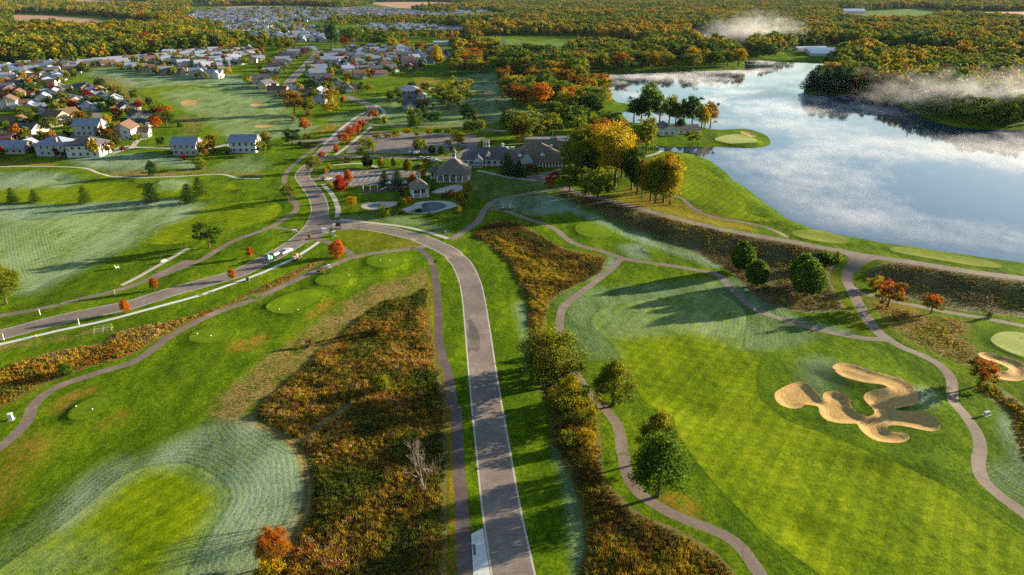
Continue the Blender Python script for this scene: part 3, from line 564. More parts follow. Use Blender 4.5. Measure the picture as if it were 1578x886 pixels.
SOFT_DRY = [(p, s, f) for p, s, f in (
    (PX('B1', [(280, 640), (330, 590), (430, 535), (520, 520), (500, 550), (400, 590), (330, 660)]), .8, 2), (PX('B1', [(1240, 315), (1330, 270), (1418, 235), (1418, 290), (1300, 322)]), .85, 2), (PX('B1', [(540, 725), (640, 670), (720, 640), (660, 695), (570, 740)]), .75, 2),
    (PX('B3', [(0, 230), (100, 100), (230, 60), (270, 130), (150, 230), (60, 330), (0, 480)]), .6, 5), (PX('B2', [(0, 605), (60, 560), (200, 535), (190, 562), (60, 612)]), .85, 1.5), (PX('B2', [(410, 445), (500, 370), (560, 345), (540, 382), (460, 445)]), .85, 1.5),
    (PX('A7', [(830, 450), (950, 380), (1100, 420), (1250, 470), (1400, 520), (1578, 585), (1578, 610), (1300, 560), (1050, 495)]), .7, 3), (PX('B6', [(930, 440), (1050, 430), (1150, 520), (1100, 540), (1000, 500)]), .8, 2),
    (PX('A6', [(720, 690), (880, 680), (860, 705), (760, 720)]), .5, 2), (PX('A2', [(480, 720), (560, 685), (610, 680), (560, 725)]), 1.0, 2), (PX('B4', [(870, 0), (900, 0), (938, 400), (948, 886), (905, 900), (905, 500), (880, 200)]), .95, .8),
    (PX('B2', [(1030, 260), (1080, 250), (1100, 500), (1130, 700), (1160, 860), (1110, 860), (1070, 500)]), .55, 1.5), (PX('B2', [(740, 780), (1000, 600), (1100, 886), (740, 886)]), .3, 3), (PX('C2', [(540, 680), (900, 780), (1040, 830), (800, 860), (420, 880), (300, 720)]), .3, 5),
    (PX('A8', [(480, 640), (500, 620), (560, 800), (640, 886), (590, 886), (540, 770)]), .6, 1.5), (PX('A5', [(-20, 105), (280, 108), (300, 125), (-20, 128)]), .8, 2), (PX('C5', [(850, 20), (1050, 10), (1100, 40), (880, 60)]), .9, 3),
    (PX('B7', [(730, 285), (900, 300), (960, 330), (800, 330)]), .8, 2), (PX('B1', [(100, 880), (160, 780), (280, 800), (260, 886)]), .35, 3), (PX('C5', [(0, 440), (100, 420), (130, 450), (40, 500), (0, 500)]), .9, 2), (PX('S', [(340, 880), (400, 800), (420, 886)]), .2, 3))]

def relief(Q, h):
    for name, P, kind in REG:
        if kind == 'tee': h = h + .45 * sstep(2.5, -.5, sdf(Q, P, 6.0))
        elif kind == 'bunker':
            d = sdf(Q, P, 9.0); h = h + .18 * sstep(7, .4, d) * (d > 0) + (d <= 0) * (.18 - .5 * sstep(0, -2.2, d))
    return h
def HZ(x, y):
    q = np.array([[x, y]], float); return float(relief(q, h0(q))[0])
def ground(crop, x, y):
    """ground point under a spot read off the photograph"""
    p = PX(crop, [(x, y)]); q = gp(*p.T)[0]; return Vector((q[0], q[1], HZ(*q)))

def build_ground():
    pts = []; edges = []
    rr = [18.0]
    while rr[-1] < 620: rr.append(rr[-1] + max(1.25, rr[-1] * .0115))
    while rr[-1] < 3000: rr.append(rr[-1] * 1.03)
    while rr[-1] < 42000: rr.append(rr[-1] * 1.12)
    for r in rr:
        step = max(.0105, 1.25 / r) if r < 620 else .02
        a = np.arange(-.95, .95, step) + rng.uniform(0, step)
        b = np.arange(.95, 2 * math.pi - .95, max(.12, step))
        a = np.concatenate([a + rng.uniform(-.25, .25, len(a)) * step, b])
        r2 = r * (1 + rng.uniform(-.003, .003, len(a)))
        pts.append(np.stack([r2 * np.sin(a), r2 * np.cos(a)], 1))
    for P in BUNK[:2]:
        lo, hi = P.min(0) - 5, P.max(0) + 5
        gx, gy = np.meshgrid(np.arange(lo[0], hi[0], .9), np.arange(lo[1], hi[1], .9)); pts.append(np.stack([gx.ravel(), gy.ravel()], 1) + rng.uniform(-.2, .2, (gx.size, 2)))
    V = np.vstack(pts); n0 = len(V); allp = [V]; o = n0
    for _, P, _ in REG:
        n = len(P); edges += [(o + i, o + (i + 1) % n) for i in range(n)]; allp.append(P); o += n
    V = np.vstack(allp)
    vo, eo, fo, *_ = delaunay_2d_cdt([Vector(p) for p in V], edges, [], 0, 1e-3, False)
    V = np.array([(v.x, v.y) for v in vo]); F = np.array(fo)
    Cn = V[F].mean(1); ids = np.full(len(F), -1)
    for k, (name, P, _) in enumerate(REG):
        lo, hi = P.min(0), P.max(0)
        m = np.nonzero((Cn[:, 0] >= lo[0]) & (Cn[:, 0] <= hi[0]) & (Cn[:, 1] >= lo[1]) & (Cn[:, 1] <= hi[1]))[0]
        if len(m): ids[m[inside(Cn[m], P)]] = k
    Z = relief(V, h0(V))
    def soft(L):
        a = np.zeros(len(V))
        for px, s, f in L: a = np.maximum(a, s * sstep(f, -f * .6, sdf(V, catmull(gp(*px.T), 4, True), f)))
        return a
    frost, dry = soft(SOFT_FROST), soft(SOFT_DRY); straw = np.zeros(len(V))
    for P in STRAW: fo_ = max(1.6, np.hypot(*P.mean(0)) * .006); straw = np.maximum(straw, sstep(fo_, -fo_, sdf(V, P, fo_ * 1.2)))
    ring = np.full(len(V), 45.0)
    for P in FW + TEES + BUNK + [M1]: ring = np.minimum(ring, np.abs(sdf(V, P[::2], 45.0)))
    names = ['ground' if i < 0 else REG[i][0] for i in range(-1, len(REG))]
    title = {'ground': ('ground', 'rough_grass'), 'fairway_grass': ('fairway', 0), 'tee_grass': ('tee_lawn', 0), 'green_turf': ('putting_green', 0), 'pale_tee_grass': ('shore_tee_lawn', 0), 'tilled_field': ('tilled_field_ground', 0), 'far_grass': ('meadow_ground', 0),
             'dry_thatch': ('dry_grass_ground', 0), 'meadow_soil': ('rough_meadow_ground', 0), 'slope_scrub': ('dam_slope_ground', 0), 'bunker_sand': ('sand_bunker_ground', 0), 'concrete': ('concrete_pavement', 0), 'new_concrete': ('new_concrete_pavement', 0),
             'pool_water': ('pool_water', 0), 'mulch': ('playground_ground', 0), 'lot_asphalt': ('car_park_pavement', 0), 'path_asphalt': ('cart_path', 0), 'dark_asphalt': ('dark_asphalt_path', 0), 'road_asphalt': ('road', 0), 'fresh_patch': ('road_patch', 0), 'lake_water': ('lake_water', 0)}
    keys = np.array([names[i + 1] for i in ids])
    for key in sorted(set(keys)):
        nm, mt = title[key]; mt = mt or key; f = F[keys == key]
        u, inv = np.unique(f, return_inverse=True); inv = inv.reshape(f.shape)
        me = bpy.data.meshes.new(nm); vv = np.column_stack([V[u], Z[u]])
        if key == 'pool_water': vv[:, 2] = vv[:, 2] * 1.0
        if key == 'lake_water': vv[:, 2] = LAKE_Z
        me.from_pydata(vv.tolist(), [], inv.tolist()); me.polygons.foreach_set("use_smooth", [True] * len(f))
        for an, arr in (('frost', frost), ('dry', dry), ('ring', ring), ('straw', straw)):
            me.attributes.new(an, 'FLOAT', 'POINT').data.foreach_set('value', arr[u].astype(np.float32))
        me.update(); o = ob(nm, me, MATS[mt]); o['kind'] = 'structure'
    return len(F)
import time as _t
_t0 = _t.time(); NF = build_ground(); print("ground", NF, _t.time() - _t0)
# ------------------------------------------------------------------ houses
def gable(L, D, zw, rise, ov=.45, th=.22, along='x'):
    """wall block with gable ends (ridge along x) and its roof, centred on 0,0"""
    w = MB(); w.add([(-L/2, -D/2, 0), (L/2, -D/2, 0), (L/2, D/2, 0), (-L/2, D/2, 0), (-L/2, -D/2, zw), (L/2, -D/2, zw), (L/2, D/2, zw), (-L/2, D/2, zw), (-L/2, 0, zw + rise), (L/2, 0, zw + rise)],
            [(0, 1, 5, 4), (2, 3, 7, 6), (1, 2, 6, 9, 5), (3, 0, 4, 8, 7)])
    k = rise / (D / 2); e = D / 2 + ov; ze = zw - ov * k; X = L / 2 + ov
    r = MB(); prof = [(-e, ze + th), (0, zw + rise + th), (e, ze + th), (e, ze + .02), (0, zw + rise + .02), (-e, ze + .02)]
    n = 6; v = [(-X, y, z) for y, z in prof] + [(X, y, z) for y, z in prof]
    r.add(v, [(0, 1, 7, 6), (1, 2, 8, 7), (2, 3, 9, 8), (3, 4, 10, 9), (4, 5, 11, 10), (5, 0, 6, 11), (0, 5, 4, 1), (1, 4, 3, 2), (6, 7, 10, 11), (7, 8, 9, 10)])
    return w, r
def hip(L, D, zw, rise, ov=.5, th=.2):
    w = MB(); w.add([(-L/2, -D/2, 0), (L/2, -D/2, 0), (L/2, D/2, 0), (-L/2, D/2, 0), (-L/2, -D/2, zw), (L/2, -D/2, zw), (L/2, D/2, zw), (-L/2, D/2, zw)],
            [(0, 1, 5, 4), (1, 2, 6, 5), (2, 3, 7, 6), (3, 0, 4, 7)])
    X, Y = L/2 + ov, D/2 + ov; z0 = zw - .1; h = max(L/2 - D/2, .02)
    r = MB(); r.add([(-X, -Y, z0), (X, -Y, z0), (X, Y, z0), (-X, Y, z0), (-X, -Y, z0 + th), (X, -Y, z0 + th), (X, Y, z0 + th), (-X, Y, z0 + th), (-h, 0, zw + rise), (h, 0, zw + rise)],
                    [(3, 2, 1, 0), (0, 1, 5, 4), (1, 2, 6, 5), (2, 3, 7, 6), (3, 0, 4, 7), (4, 5, 9, 8), (5, 6, 9), (6, 7, 8, 9), (7, 4, 8)])
    return w, r
def moved(mb, dx=0, dy=0, dz=0, rot=0):
    c, s = math.cos(rot), math.sin(rot); o = MB(); o.f = mb.f; o.v = [(x * c - y * s + dx, x * s + y * c + dy, z + dz) for x, y, z in mb.v]; return o
def merge(*ms):
    o = MB()
    for m in ms: o.add(m.v, m.f)
    return o
H = math.pi / 2
def design(k):
    """wall, roof, garage door spots and windows (x, y, z, w, h, face) of a house type; the street side is -y"""
    if k == 0:    # two-storey with a street-facing garage wing
        w, r = gable(13, 9, 5.6, 2.9); w2, r2 = gable(7, 6, 3.0, 2.0); w2, r2 = moved(w2, 3.6, -6.5, 0, H), moved(r2, 3.6, -6.5, 0, H)
        gar = [(3.6, -10.0, 4.6, 2.2)]; win = [(x, -4.5, z, 1.1, 1.4, '-y') for z in (1.0, 3.7) for x in (-5, -3, -1)] + [(3.6, -4.5, 3.7, 1.1, 1.4, '-y')] + [(x, 4.5, z, 1.2, 1.5, '+y') for z in (1.0, 3.7) for x in (-5, -2, 1, 4)] + [(6.5, y, z, 1.0, 1.4, '+x') for z in (1.0, 3.7) for y in (-1, 2)] + [(-6.5, y, z, 1.0, 1.4, '-x') for z in (1.0, 3.7) for y in (-2, 2)]
    elif k == 1:  # long single-storey with cross gable
        w, r = gable(16, 9.5, 3.1, 2.7); w2, r2 = gable(6.5, 7, 3.0, 2.3); w2, r2 = moved(w2, -3.4, -6.2, 0, H), moved(r2, -3.4, -6.2, 0, H)
        gar = [(-3.4, -9.45, 4.8, 2.2)]; win = [(x, -4.75, 1.0, 1.3, 1.3, '-y') for x in (1.5, 3.8, 6.3)] + [(x, 4.75, .9, 1.4, 1.5, '+y') for x in (-6, -3, 0, 3, 6)] + [(8, y, 1.0, 1.1, 1.3, '+x') for y in (-2, 2)] + [(-8, 1.5, 1.0, 1.1, 1.3, '-x'), (8, 0, 3.6, .9, .9, '+x')]
    elif k == 2:  # hipped two-storey
        w, r = hip(14, 10.5, 5.4, 3.1); w2, r2 = hip(7, 7, 3.0, 2.0); w2, r2 = moved(w2, 7.2, -4.6), moved(r2, 7.2, -4.6)
        gar = [(7.2, -8.1, 4.8, 2.2)]; win = [(x, -5.25, z, 1.2, 1.4, '-y') for z in (1.0, 3.6) for x in (-5.4, -3, -.6, 1.8)] + [(x, 5.25, z, 1.2, 1.4, '+y') for z in (1.0, 3.6) for x in (-5, -2, 1, 4)] + [(-7, y, z, 1.0, 1.4, '-x') for z in (1.0, 3.6) for y in (-2.5, 2.5)] + [(7, 3, 3.6, 1.0, 1.4, '+x')]
    elif k == 3:  # narrow, gable to the street
        w, r = gable(13, 8.4, 3.6, 2.9); w, r = moved(w, 0, 0, 0, H), moved(r, 0, 0, 0, H)
        w2, r2 = gable(5.4, 5.6, 2.9, 1.6); w2, r2 = moved(w2, -3.6, -5.2, 0, H), moved(r2, -3.6, -5.2, 0, H)
        gar = [(-3.6, -7.9, 4.4, 2.1)]; win = [(1.2, -6.5, 1.0, 1.2, 1.3, '-y'), (3.0, -6.5, 1.0, 1.0, 1.3, '-y'), (1, -6.5, 4.1, 1.0, .9, '-y')] + [(4.2, y, 1.0, 1.1, 1.3, '+x') for y in (-4, -1, 2, 5)] + [(-4.2, y, 1.0, 1.1, 1.3, '-x') for y in (-1, 2, 5)] + [(x, 6.5, 1.0, 1.2, 1.5, '+y') for x in (-2, 0, 2)]
    else:         # paired cottage, low twin gables
        w, r = gable(14, 9, 4.6, 2.5); w2, r2 = gable(5, 5, 4.4, 2.0); w2, r2 = moved(w2, -3.5, 5.0, 0, H), moved(r2, -3.5, 5.0, 0, H)
        gar = [(2.5, -4.5, 4.6, 2.2)]; win = [(x, 4.5, z, 1.3, 1.4, '+y') for z in (.8, 3.0) for x in (0, 2.4, 5)] + [(-3.5, 7.5, z, 1.5, 1.6, '+y') for z in (.8, 3.2)] + [(x, -4.5, 1.0, 1.1, 1.3, '-y') for x in (-5, -2.6)] + [(7, y, z, 1.0, 1.3, '+x') for z in (.8, 3.0) for y in (-2, 2)] + [(-7, 0, 1.0, 1.0, 1.3, '-x')]
    if k == 0: chim = (-6.9, 1.0)
    elif k == 2: chim = (-3.0, 3.6)
    else: chim = None
    return merge(w, w2).mesh('house_wall_%d' % k), merge(r, r2).mesh('house_roof_%d' % k), gar, win, chim
DES = [design(k) for k in range(5)]
_wm = {}
def flat_box(w, h, axis, t=.08):
    key = (w, h, axis, t)
    if key not in _wm:
        m = MB(); (m.box(-w/2, w/2, -t, t, 0, h) if axis == 'y' else m.box(-t, t, -w/2, w/2, 0, h)); _wm[key] = m.mesh('panel')
    return _wm[key]
def frame_mesh(w, h, axis):
    key = ('f', w, h, axis)
    if key not in _wm:
        m = MB(); t = .05
        for a0, a1, z0, z1 in ((-w/2 - .12, w/2 + .12, -.12, 0), (-w/2 - .12, w/2 + .12, h, h + .12), (-w/2 - .12, -w/2, 0, h), (w/2, w/2 + .12, 0, h)):
            m.box(a0, a1, -t, .10, z0, z1) if axis == 'y' else m.box(-t, .10, a0, a1, z0, z1)
        _wm[key] = m.mesh('window_frame')
    return _wm[key]
gd_mesh = {}
def garage_mesh(w, h):
    if (w, h) not in gd_mesh:
        m = MB(); n = 4
        for i in range(n): m.box(-w/2, w/2, -.06, .05, h * i / n + .02, h * (i + 1) / n - .02)
        m.box(-w/2, w/2, -.02, .04, 0, h); gd_mesh[(w, h)] = m.mesh('garage_door')
    return gd_mesh[(w, h)]
chim_me = MB().box(-.2, .35, -.5, .5, 0, 7.6).box(-.28, .43, -.58, .58, 7.6, 7.9).mesh('chimney')
WALLS = {'white': (.50, .49, .47), 'cream': (.42, .37, .28), 'grey': (.34, .35, .37), 'tan': (.40, .31, .21), 'brick': (.30, .13, .08), 'slate blue': (.20, .25, .31), 'pale grey': (.38, .39, .40)}
ROOFS = {'dark grey': (.085, .085, .10), 'brown': (.14, .085, .055), 'frosted grey': (.22, .25, .33), 'black': (.045, .045, .055), 'pale grey': (.26, .29, .35)}  # frosted grey: frost plus bluish sky reflection, both put into the roof colour
def house(crop, x, y, k, rot, wall, roof, where, group, size=1.0, detail=1, pt=None):
    g = pt if pt is not None else ground(crop, x, y)
    wm, rm, gar, win, chim = DES[k]
    kind = ('two-storey', 'long low', 'hip-roofed', 'narrow gabled', 'twin-gabled')[k]
    t = thing('house', f'{kind} {wall} house with {roof} roof {where}', 'house', (g.x, g.y, g.z - .25), rot, group); t.scale = (size * 1.2,) * 3
    o_w = ob('wall', wm, MATS['siding'], t, color=WALLS[wall]); o_r = ob('roof', rm, MATS['shingle'], t, color=ROOFS[roof])
    if detail >= 1:
        for gx, gy, gw, gh in gar: ob('garage_door', garage_mesh(gw, gh), MATS['white_trim'], t, (gx, gy - .03, .1))
        if chim: ob('chimney', chim_me, MATS['paint'], o_r, (chim[0], chim[1], .6), color=(.22, .16, .13))
    if detail >= 2:
        for wx, wy, wz, ww, wh, f in win:
            a = f[1]; o = ob('window', flat_box(ww, wh, a), MATS['window_glass'], t, (wx, wy, wz))
            fr = ob('frame', frame_mesh(ww, wh, a), MATS['white_trim'], o)
            if f[0] == '-': fr.rotation_euler = (0, 0, math.pi)
    return t
HP = []     # house places (for keeping trees off them)
def row(lst, where, group, detail, defrot=None, scale=1.0):
    for (crop, x, y, k, rot, wall, roof, *sz) in lst:
        t = house(crop, x, y, k, rot, wall, roof, where, group, (sz[0] if sz else 1.0) * scale, detail); HP.append((t.location.x, t.location.y))
PI = math.pi
row([('C3', 150, 420, 1, PI, 'cream', 'frosted grey'), ('C3', 600, 440, 2, PI - .05, 'grey', 'frosted grey', 1.05), ('C3', 910, 450, 2, PI + .05, 'white', 'dark grey', 1.08), ('C3', 1290, 280, 0, PI / 2 + .15, 'white', 'brown', 1.05), ('C3', 930, 245, 0, PI, 'pale grey', 'frosted grey', 1.05),
     ('C3', 250, 240, 1, PI - .1, 'cream', 'dark grey', 1.05), ('C3', 80, 160, 1, PI, 'white', 'brown'), ('C3', 590, 140, 0, -.4, 'tan', 'brown'), ('C3', 0, 320, 1, .2, 'brick', 'brown', .9), ('C3', 350, 320, 1, .3, 'cream', 'brown', .7),
     ('C3', 1400, 170, 1, PI / 2 - .2, 'pale grey', 'black', .9), ('A1', 1030, 838, 0, PI - .05, 'grey', 'frosted grey', .95), ('A1', 1345, 825, 0, PI, 'white', 'frosted grey', .98)], 'backing onto the golf lawn', 'houses backing onto the golf lawn', 2)
row([('A1', 240, 620, 1, 2.0, 'white', 'dark grey', .95), ('A1', 170, 600, 1, 2.0, 'cream', 'frosted grey', .9), ('A1', 60, 590, 0, 2.0, 'white', 'brown', 1.0), ('A1', 350, 640, 1, 1.0, 'tan', 'brown', .95), ('A1', 30, 520, 1, 2.0, 'brick', 'brown', .9),
     ('A1', 750, 650, 1, 2.2, 'white', 'black', .95), ('A1', 690, 600, 1, 2.2, 'white', 'black', .9), ('A1', 630, 580, 1, 2.2, 'brick', 'dark grey', .9), ('A1', 570, 545, 1, 2.2, 'white', 'dark grey', .9), ('A1', 500, 500, 1, 2.1, 'white', 'black', .9), ('A1', 330, 500, 1, 1.9, 'tan', 'dark grey', .95), ('A1', 110, 545, 0, 2.0, 'cream', 'brown', .9)],
    'in the close', 'houses in the close by the curved fairway', 1)
row([('A1', 30, 400, 3, 1.9, 'white', 'frosted grey'), ('A1', 100, 405, 3, 1.9, 'brick', 'frosted grey'), ('A1', 155, 380, 3, 1.9, 'white', 'brown'), ('A1', 230, 425, 1, 1.9, 'white', 'dark grey', .9), ('A1', 180, 450, 1, 1.9, 'tan', 'brown', .9), ('A1', 310, 410, 1, 1.9, 'tan', 'brown', .9), ('A1', 385, 372, 3, 1.9, 'cream', 'frosted grey'), ('A1', 395, 400, 3, 1.9, 'white', 'brown'),
     ('A1', 105, 465, 1, 1.9, 'cream', 'brown', .9), ('A1', 30, 460, 1, 1.9, 'brick', 'brown', .9), ('A1', 15, 425, 3, 1.9, 'white', 'brown'), ('A1', 270, 370, 3, 1.9, 'cream', 'frosted grey'), ('A1', 205, 372, 3, 1.9, 'tan', 'dark grey'), ('A1', 335, 378, 3, 1.9, 'brick', 'brown')], 'in the estate below the autumn wood', 'houses in the estate below the wood', 1)
row([('A1', 470, 360, 3, 2.2, 'cream', 'frosted grey'), ('A1', 505, 365, 3, 2.2, 'tan', 'dark grey'), ('A1', 550, 350, 3, 2.2, 'white', 'frosted grey'), ('A1', 590, 362, 3, 2.2, 'tan', 'brown'), ('A1', 630, 342, 3, 2.2, 'cream', 'frosted grey'), ('A1', 665, 352, 3, 2.2, 'tan', 'frosted grey'), ('A1', 710, 335, 3, 2.2, 'cream', 'brown'), ('A1', 780, 330, 3, 2.2, 'tan', 'frosted grey'), ('A1', 825, 337, 3, 2.2, 'cream', 'brown'), ('A1', 880, 322, 3, 2.2, 'white', 'frosted grey'), ('A1', 945, 318, 3, 2.2, 'brick', 'brown'),
     ('A1', 1020, 312, 3, 2.2, 'cream', 'frosted grey'), ('A1', 1025, 345, 1, 2.6, 'white', 'frosted grey', .9), ('A1', 1100, 310, 3, 2.2, 'cream', 'frosted grey'), ('A1', 1110, 345, 1, 2.6, 'tan', 'brown', .9), ('A1', 1190, 308, 3, 2.2, 'tan', 'brown'), ('A1', 1190, 332, 1, 2.6, 'cream', 'brown', .8), ('A1', 1250, 302, 3, 2.2, 'white', 'frosted grey'), ('A1', 1330, 296, 1, 2.6, 'grey', 'dark grey', .8), ('A1', 1270, 345, 3, 2.2, 'pale grey', 'frosted grey'), ('A1', 1240, 235, 1, .4, 'tan', 'brown', .8)],
    'in the back row by the wood', 'houses in the back row by the wood', 1)
row([('A1', 725, 378, 4, PI + .5, 'cream', 'frosted grey', .9), ('A1', 768, 385, 4, PI + .5, 'white', 'frosted grey', .9), ('A1', 812, 388, 4, PI + .5, 'tan', 'brown', .9), ('A1', 860, 395, 4, PI + .4, 'cream', 'brown', .9), ('A1', 915, 400, 4, PI + .4, 'tan', 'frosted grey', .9), ('A1', 985, 405, 4, PI + .3, 'cream', 'brown', .95), ('A1', 1085, 415, 4, PI + .2, 'cream', 'frosted grey', 1.05), ('A1', 1175, 425, 4, PI, 'white', 'pale grey', 1.05)],
    'facing the shaded fairway', 'paired cottages facing the shaded fairway', 1)
ST = []
for i, (x, y) in enumerate([(185, 452), (245, 412), (268, 385), (285, 362), (305, 345), (325, 328), (345, 315), (365, 303), (390, 294), (420, 290), (450, 285)]): ST.append(('A2', x, y, 3, H + .35, ('pale grey', 'white', 'tan', 'slate blue', 'cream')[i % 5], ('dark grey', 'frosted grey', 'black')[i % 3], 1.1))
for i, (x, y) in enumerate([(612, 300), (590, 312), (568, 326), (550, 345), (530, 365), (505, 392), (495, 418), (530, 450)]): ST.append(('A2', x, y, 3, -H + .35, ('white', 'slate blue', 'pale grey', 'tan')[i % 4], ('frosted grey', 'dark grey', 'frosted grey')[i % 3], 1.1))
row(ST, 'lining the straight street', 'houses lining the straight street', 1)
row([('A2', 280, 505, 1, PI, 'tan', 'brown', .9), ('A2', 215, 480, 3, PI - .3, 'cream', 'dark grey'), ('A2', 370, 500, 1, PI + .1, 'white', 'frosted grey', .8), ('A2', 440, 515, 1, PI + .3, 'tan', 'brown', .8), ('A2', 505, 525, 3, PI, 'pale grey', 'frosted grey'), ('A2', 515, 560, 3, PI, 'grey', 'pale grey'), ('A2', 605, 478, 3, .3, 'cream', 'black', 1.1), ('A2', 690, 495, 1, .2, 'tan', 'dark grey', .9), ('A2', 540, 462, 3, .5, 'tan', 'dark grey')], 'at the near street end', 'houses at the near end of the street', 1)
row([('A2', 725, 425, 0, .4, 'cream', 'brown', .85), ('A2', 815, 400, 0, .4, 'tan', 'dark grey', .85), ('A2', 715, 355, 2, .3, 'pale grey', 'frosted grey', .85), ('A2', 740, 385, 1, .3, 'slate blue', 'frosted grey', .8), ('A2', 765, 305, 0, .3, 'pale grey', 'dark grey', .9), ('A2', 775, 325, 2, .3, 'grey', 'frosted grey', .8), ('A2', 850, 300, 0, .2, 'slate blue', 'frosted grey', .9), ('A2', 865, 350, 2, .2, 'white', 'frosted grey', .85), ('A2', 895, 390, 0, .6, 'tan', 'dark grey', .8), ('A2', 905, 335, 0, .2, 'white', 'frosted grey', .8), ('A2', 940, 300, 2, .2, 'white', 'pale grey', .9), ('A2', 965, 292, 0, .2, 'cream', 'frosted grey', .9),
     ('A2', 1025, 372, 1, -.1, 'brick', 'brown', 1.0), ('A2', 1040, 305, 2, 0, 'pale grey', 'frosted grey', .85), ('A2', 1140, 310, 0, 0, 'white', 'frosted grey', .8), ('A2', 1095, 345, 1, 0, 'slate blue', 'dark grey', .9), ('A2', 672, 280, 2, .2, 'grey', 'dark grey', .8), ('A2', 1185, 300, 2, 0, 'white', 'pale grey', .8)], 'on the lane by the green', 'houses on the lane by the sunlit green', 1)
row([('C5', 800, 190, 2, .1, 'slate blue', 'frosted grey', 1.1), ('C5', 850, 285, 1, .15, 'grey', 'dark grey', 1.05)], 'on the shaded lawn beside the bend', 'houses on the shaded lawn', 2)
row([('A3', 20, 245, 1, 0, 'white', 'pale grey', 1.3), ('A3', 150, 250, 2, .2, 'grey', 'frosted grey', 1.1), ('A3', 260, 240, 3, .2, 'white', 'frosted grey')], 'behind the autumn trees', 'houses behind the autumn trees', 1)
def infill(p, gap, ks, rot, walls, roofs, where, group, size):
    w = gp(*p.T); lo, hi = w.min(0), w.max(0)
    for _ in range(1500):
        q = rng.uniform(lo, hi)
        if not inside(q[None], w)[0] or any((q[0] - a) ** 2 + (q[1] - b) ** 2 < gap * gap for a, b in HP): continue
        house(None, 0, 0, ks[rng.integers(len(ks))], rot + rng.uniform(-.25, .25) + PI * rng.integers(2), walls[rng.integers(len(walls))], roofs[rng.integers(len(roofs))], where, group, size, 1, Vector((q[0], q[1], HZ(*q)))); HP.append((q[0], q[1]))
WL = ['white', 'cream', 'tan', 'pale grey', 'white', 'slate blue']; RL = ['frosted grey', 'frosted grey', 'dark grey', 'frosted grey', 'pale grey', 'brown']
infill(PX('A1', [(0, 375), (150, 360), (400, 350), (430, 400), (300, 440), (260, 480), (120, 520), (0, 520)]), 17, [1, 3, 3], 1.9, WL, RL, 'in the estate below the autumn wood', 'houses in the estate below the wood', .92)
infill(PX('A1', [(100, 540), (300, 520), (480, 480), (560, 520), (640, 560), (520, 600), (420, 640), (300, 660), (200, 640)]), 20, [1, 0], 2.1, WL, RL, 'in the close', 'houses in the close by the curved fairway', .92)
infill(PX('A1', [(860, 300), (1000, 290), (1380, 275), (1418, 300), (1300, 350), (1200, 380), (1050, 370), (900, 350)]), 17, [3, 1], 2.2, WL, RL, 'in the back row by the wood', 'houses in the back row by the wood', .95)
infill(PX('A2', [(640, 270), (800, 265), (980, 275), (1150, 285), (1180, 320), (1100, 360), (960, 380), (850, 420), (690, 430), (630, 380), (620, 310)]), 21, [0, 2, 1], .3, WL, RL, 'on the lane by the green', 'houses on the lane by the sunlit green', .88)
infill(PX('A2', [(0, 275), (120, 270), (200, 300), (170, 340), (0, 350)]), 19, [3, 1], .4, WL, RL, 'behind the fairway', 'houses behind the fairway', .9)
N_NEAR = len(HP)
# the estate towards the horizon: rows of small houses, the nearest ones single, the rest as a mass
def far_estate():
    polys = [PX('C6', [(560, 265), (700, 245), (1000, 245), (1300, 250), (1578, 280), (1640, 330), (1578, 390), (1250, 395), (1050, 375), (900, 370), (760, 330), (600, 300)]),
             PX('C6', [(300, 105), (550, 85), (850, 80), (1150, 75), (1578, 80), (1700, 95), (1700, 190), (1400, 200), (1050, 215), (800, 225), (650, 210), (420, 175), (300, 130)]),
             PX('A2', [(680, 155), (800, 140), (1000, 140), (1150, 150), (1250, 158), (1418, 150), (1418, 172), (1150, 178), (900, 172), (700, 175)]),
             PX('A2', [(550, 55), (700, 45), (900, 52), (1100, 70), (1418, 60), (1418, 80), (1100, 95), (800, 90), (600, 80)]),
             PX('A1', [(1000, 95), (1150, 60), (1418, 50), (1418, 110), (1200, 130), (1050, 115)]), PX('A3', [(0, 60), (150, 65), (280, 85), (250, 105), (80, 95), (0, 85)]), PX('A3', [(0, 145), (180, 150), (190, 175), (0, 175)])]
    out = []
    for p in polys:
        w = gp(*p.T); c = w.mean(0); rot = .22; ca, sa = math.cos(rot), math.sin(rot)
        ext = np.abs(w - c).max() * 1.5
        for v in np.arange(-ext, ext, 30):
            for u in np.arange(-ext, ext, 17.5):
                if rng.random() < .08: continue
                q = c + np.array([u * ca - v * sa, u * sa + v * ca]) + rng.uniform(-2, 2, 2)
                if inside(q[None], w)[0]: out.append((q[0], q[1], rot + (0 if int(round(v / 30)) % 2 else PI) + rng.uniform(-.12, .12)))
    out.sort(key=lambda a: a[1]); return out
FAR = far_estate(); N_SINGLE = max(0, 296 - N_NEAR); print("houses near", N_NEAR, "far", len(FAR))
WALLS['sunlit white'] = (.62, .61, .58)  # white raised so the wall colour itself carries the sunlit gable ends
wkeys = ['sunlit white', 'white', 'cream', 'pale grey', 'tan', 'sunlit white']; rkeys = ['pale grey', 'frosted grey', 'frosted grey', 'dark grey', 'pale grey']
mass = {}
FH = [(gable(13, 9, 4.4, 2.9)), (gable(12, 10, 5.4, 2.8)), (hip(12, 10, 5.2, 2.8))]
for i, (x, y, rot) in enumerate(FAR):
    z = HZ(x, y) if i < N_SINGLE else 1.8; HP.append((x, y))
    wk, rk = wkeys[rng.integers(6)], rkeys[rng.integers(5)]
    if i < N_SINGLE:
        house(None, 0, 0, int(rng.choice([0, 3, 3, 2])), rot, wk, rk, 'in the distant estate', 'houses of the distant estate', rng.uniform(.95, 1.1), 0, Vector((x, y, z)))
    else:
        for key, mb in zip((('wall', wk), ('roof', rk)), FH[rng.integers(3)]): q = moved(mb, x, y, z, rot); mass.setdefault(key, MB()).add(q.v, q.f)
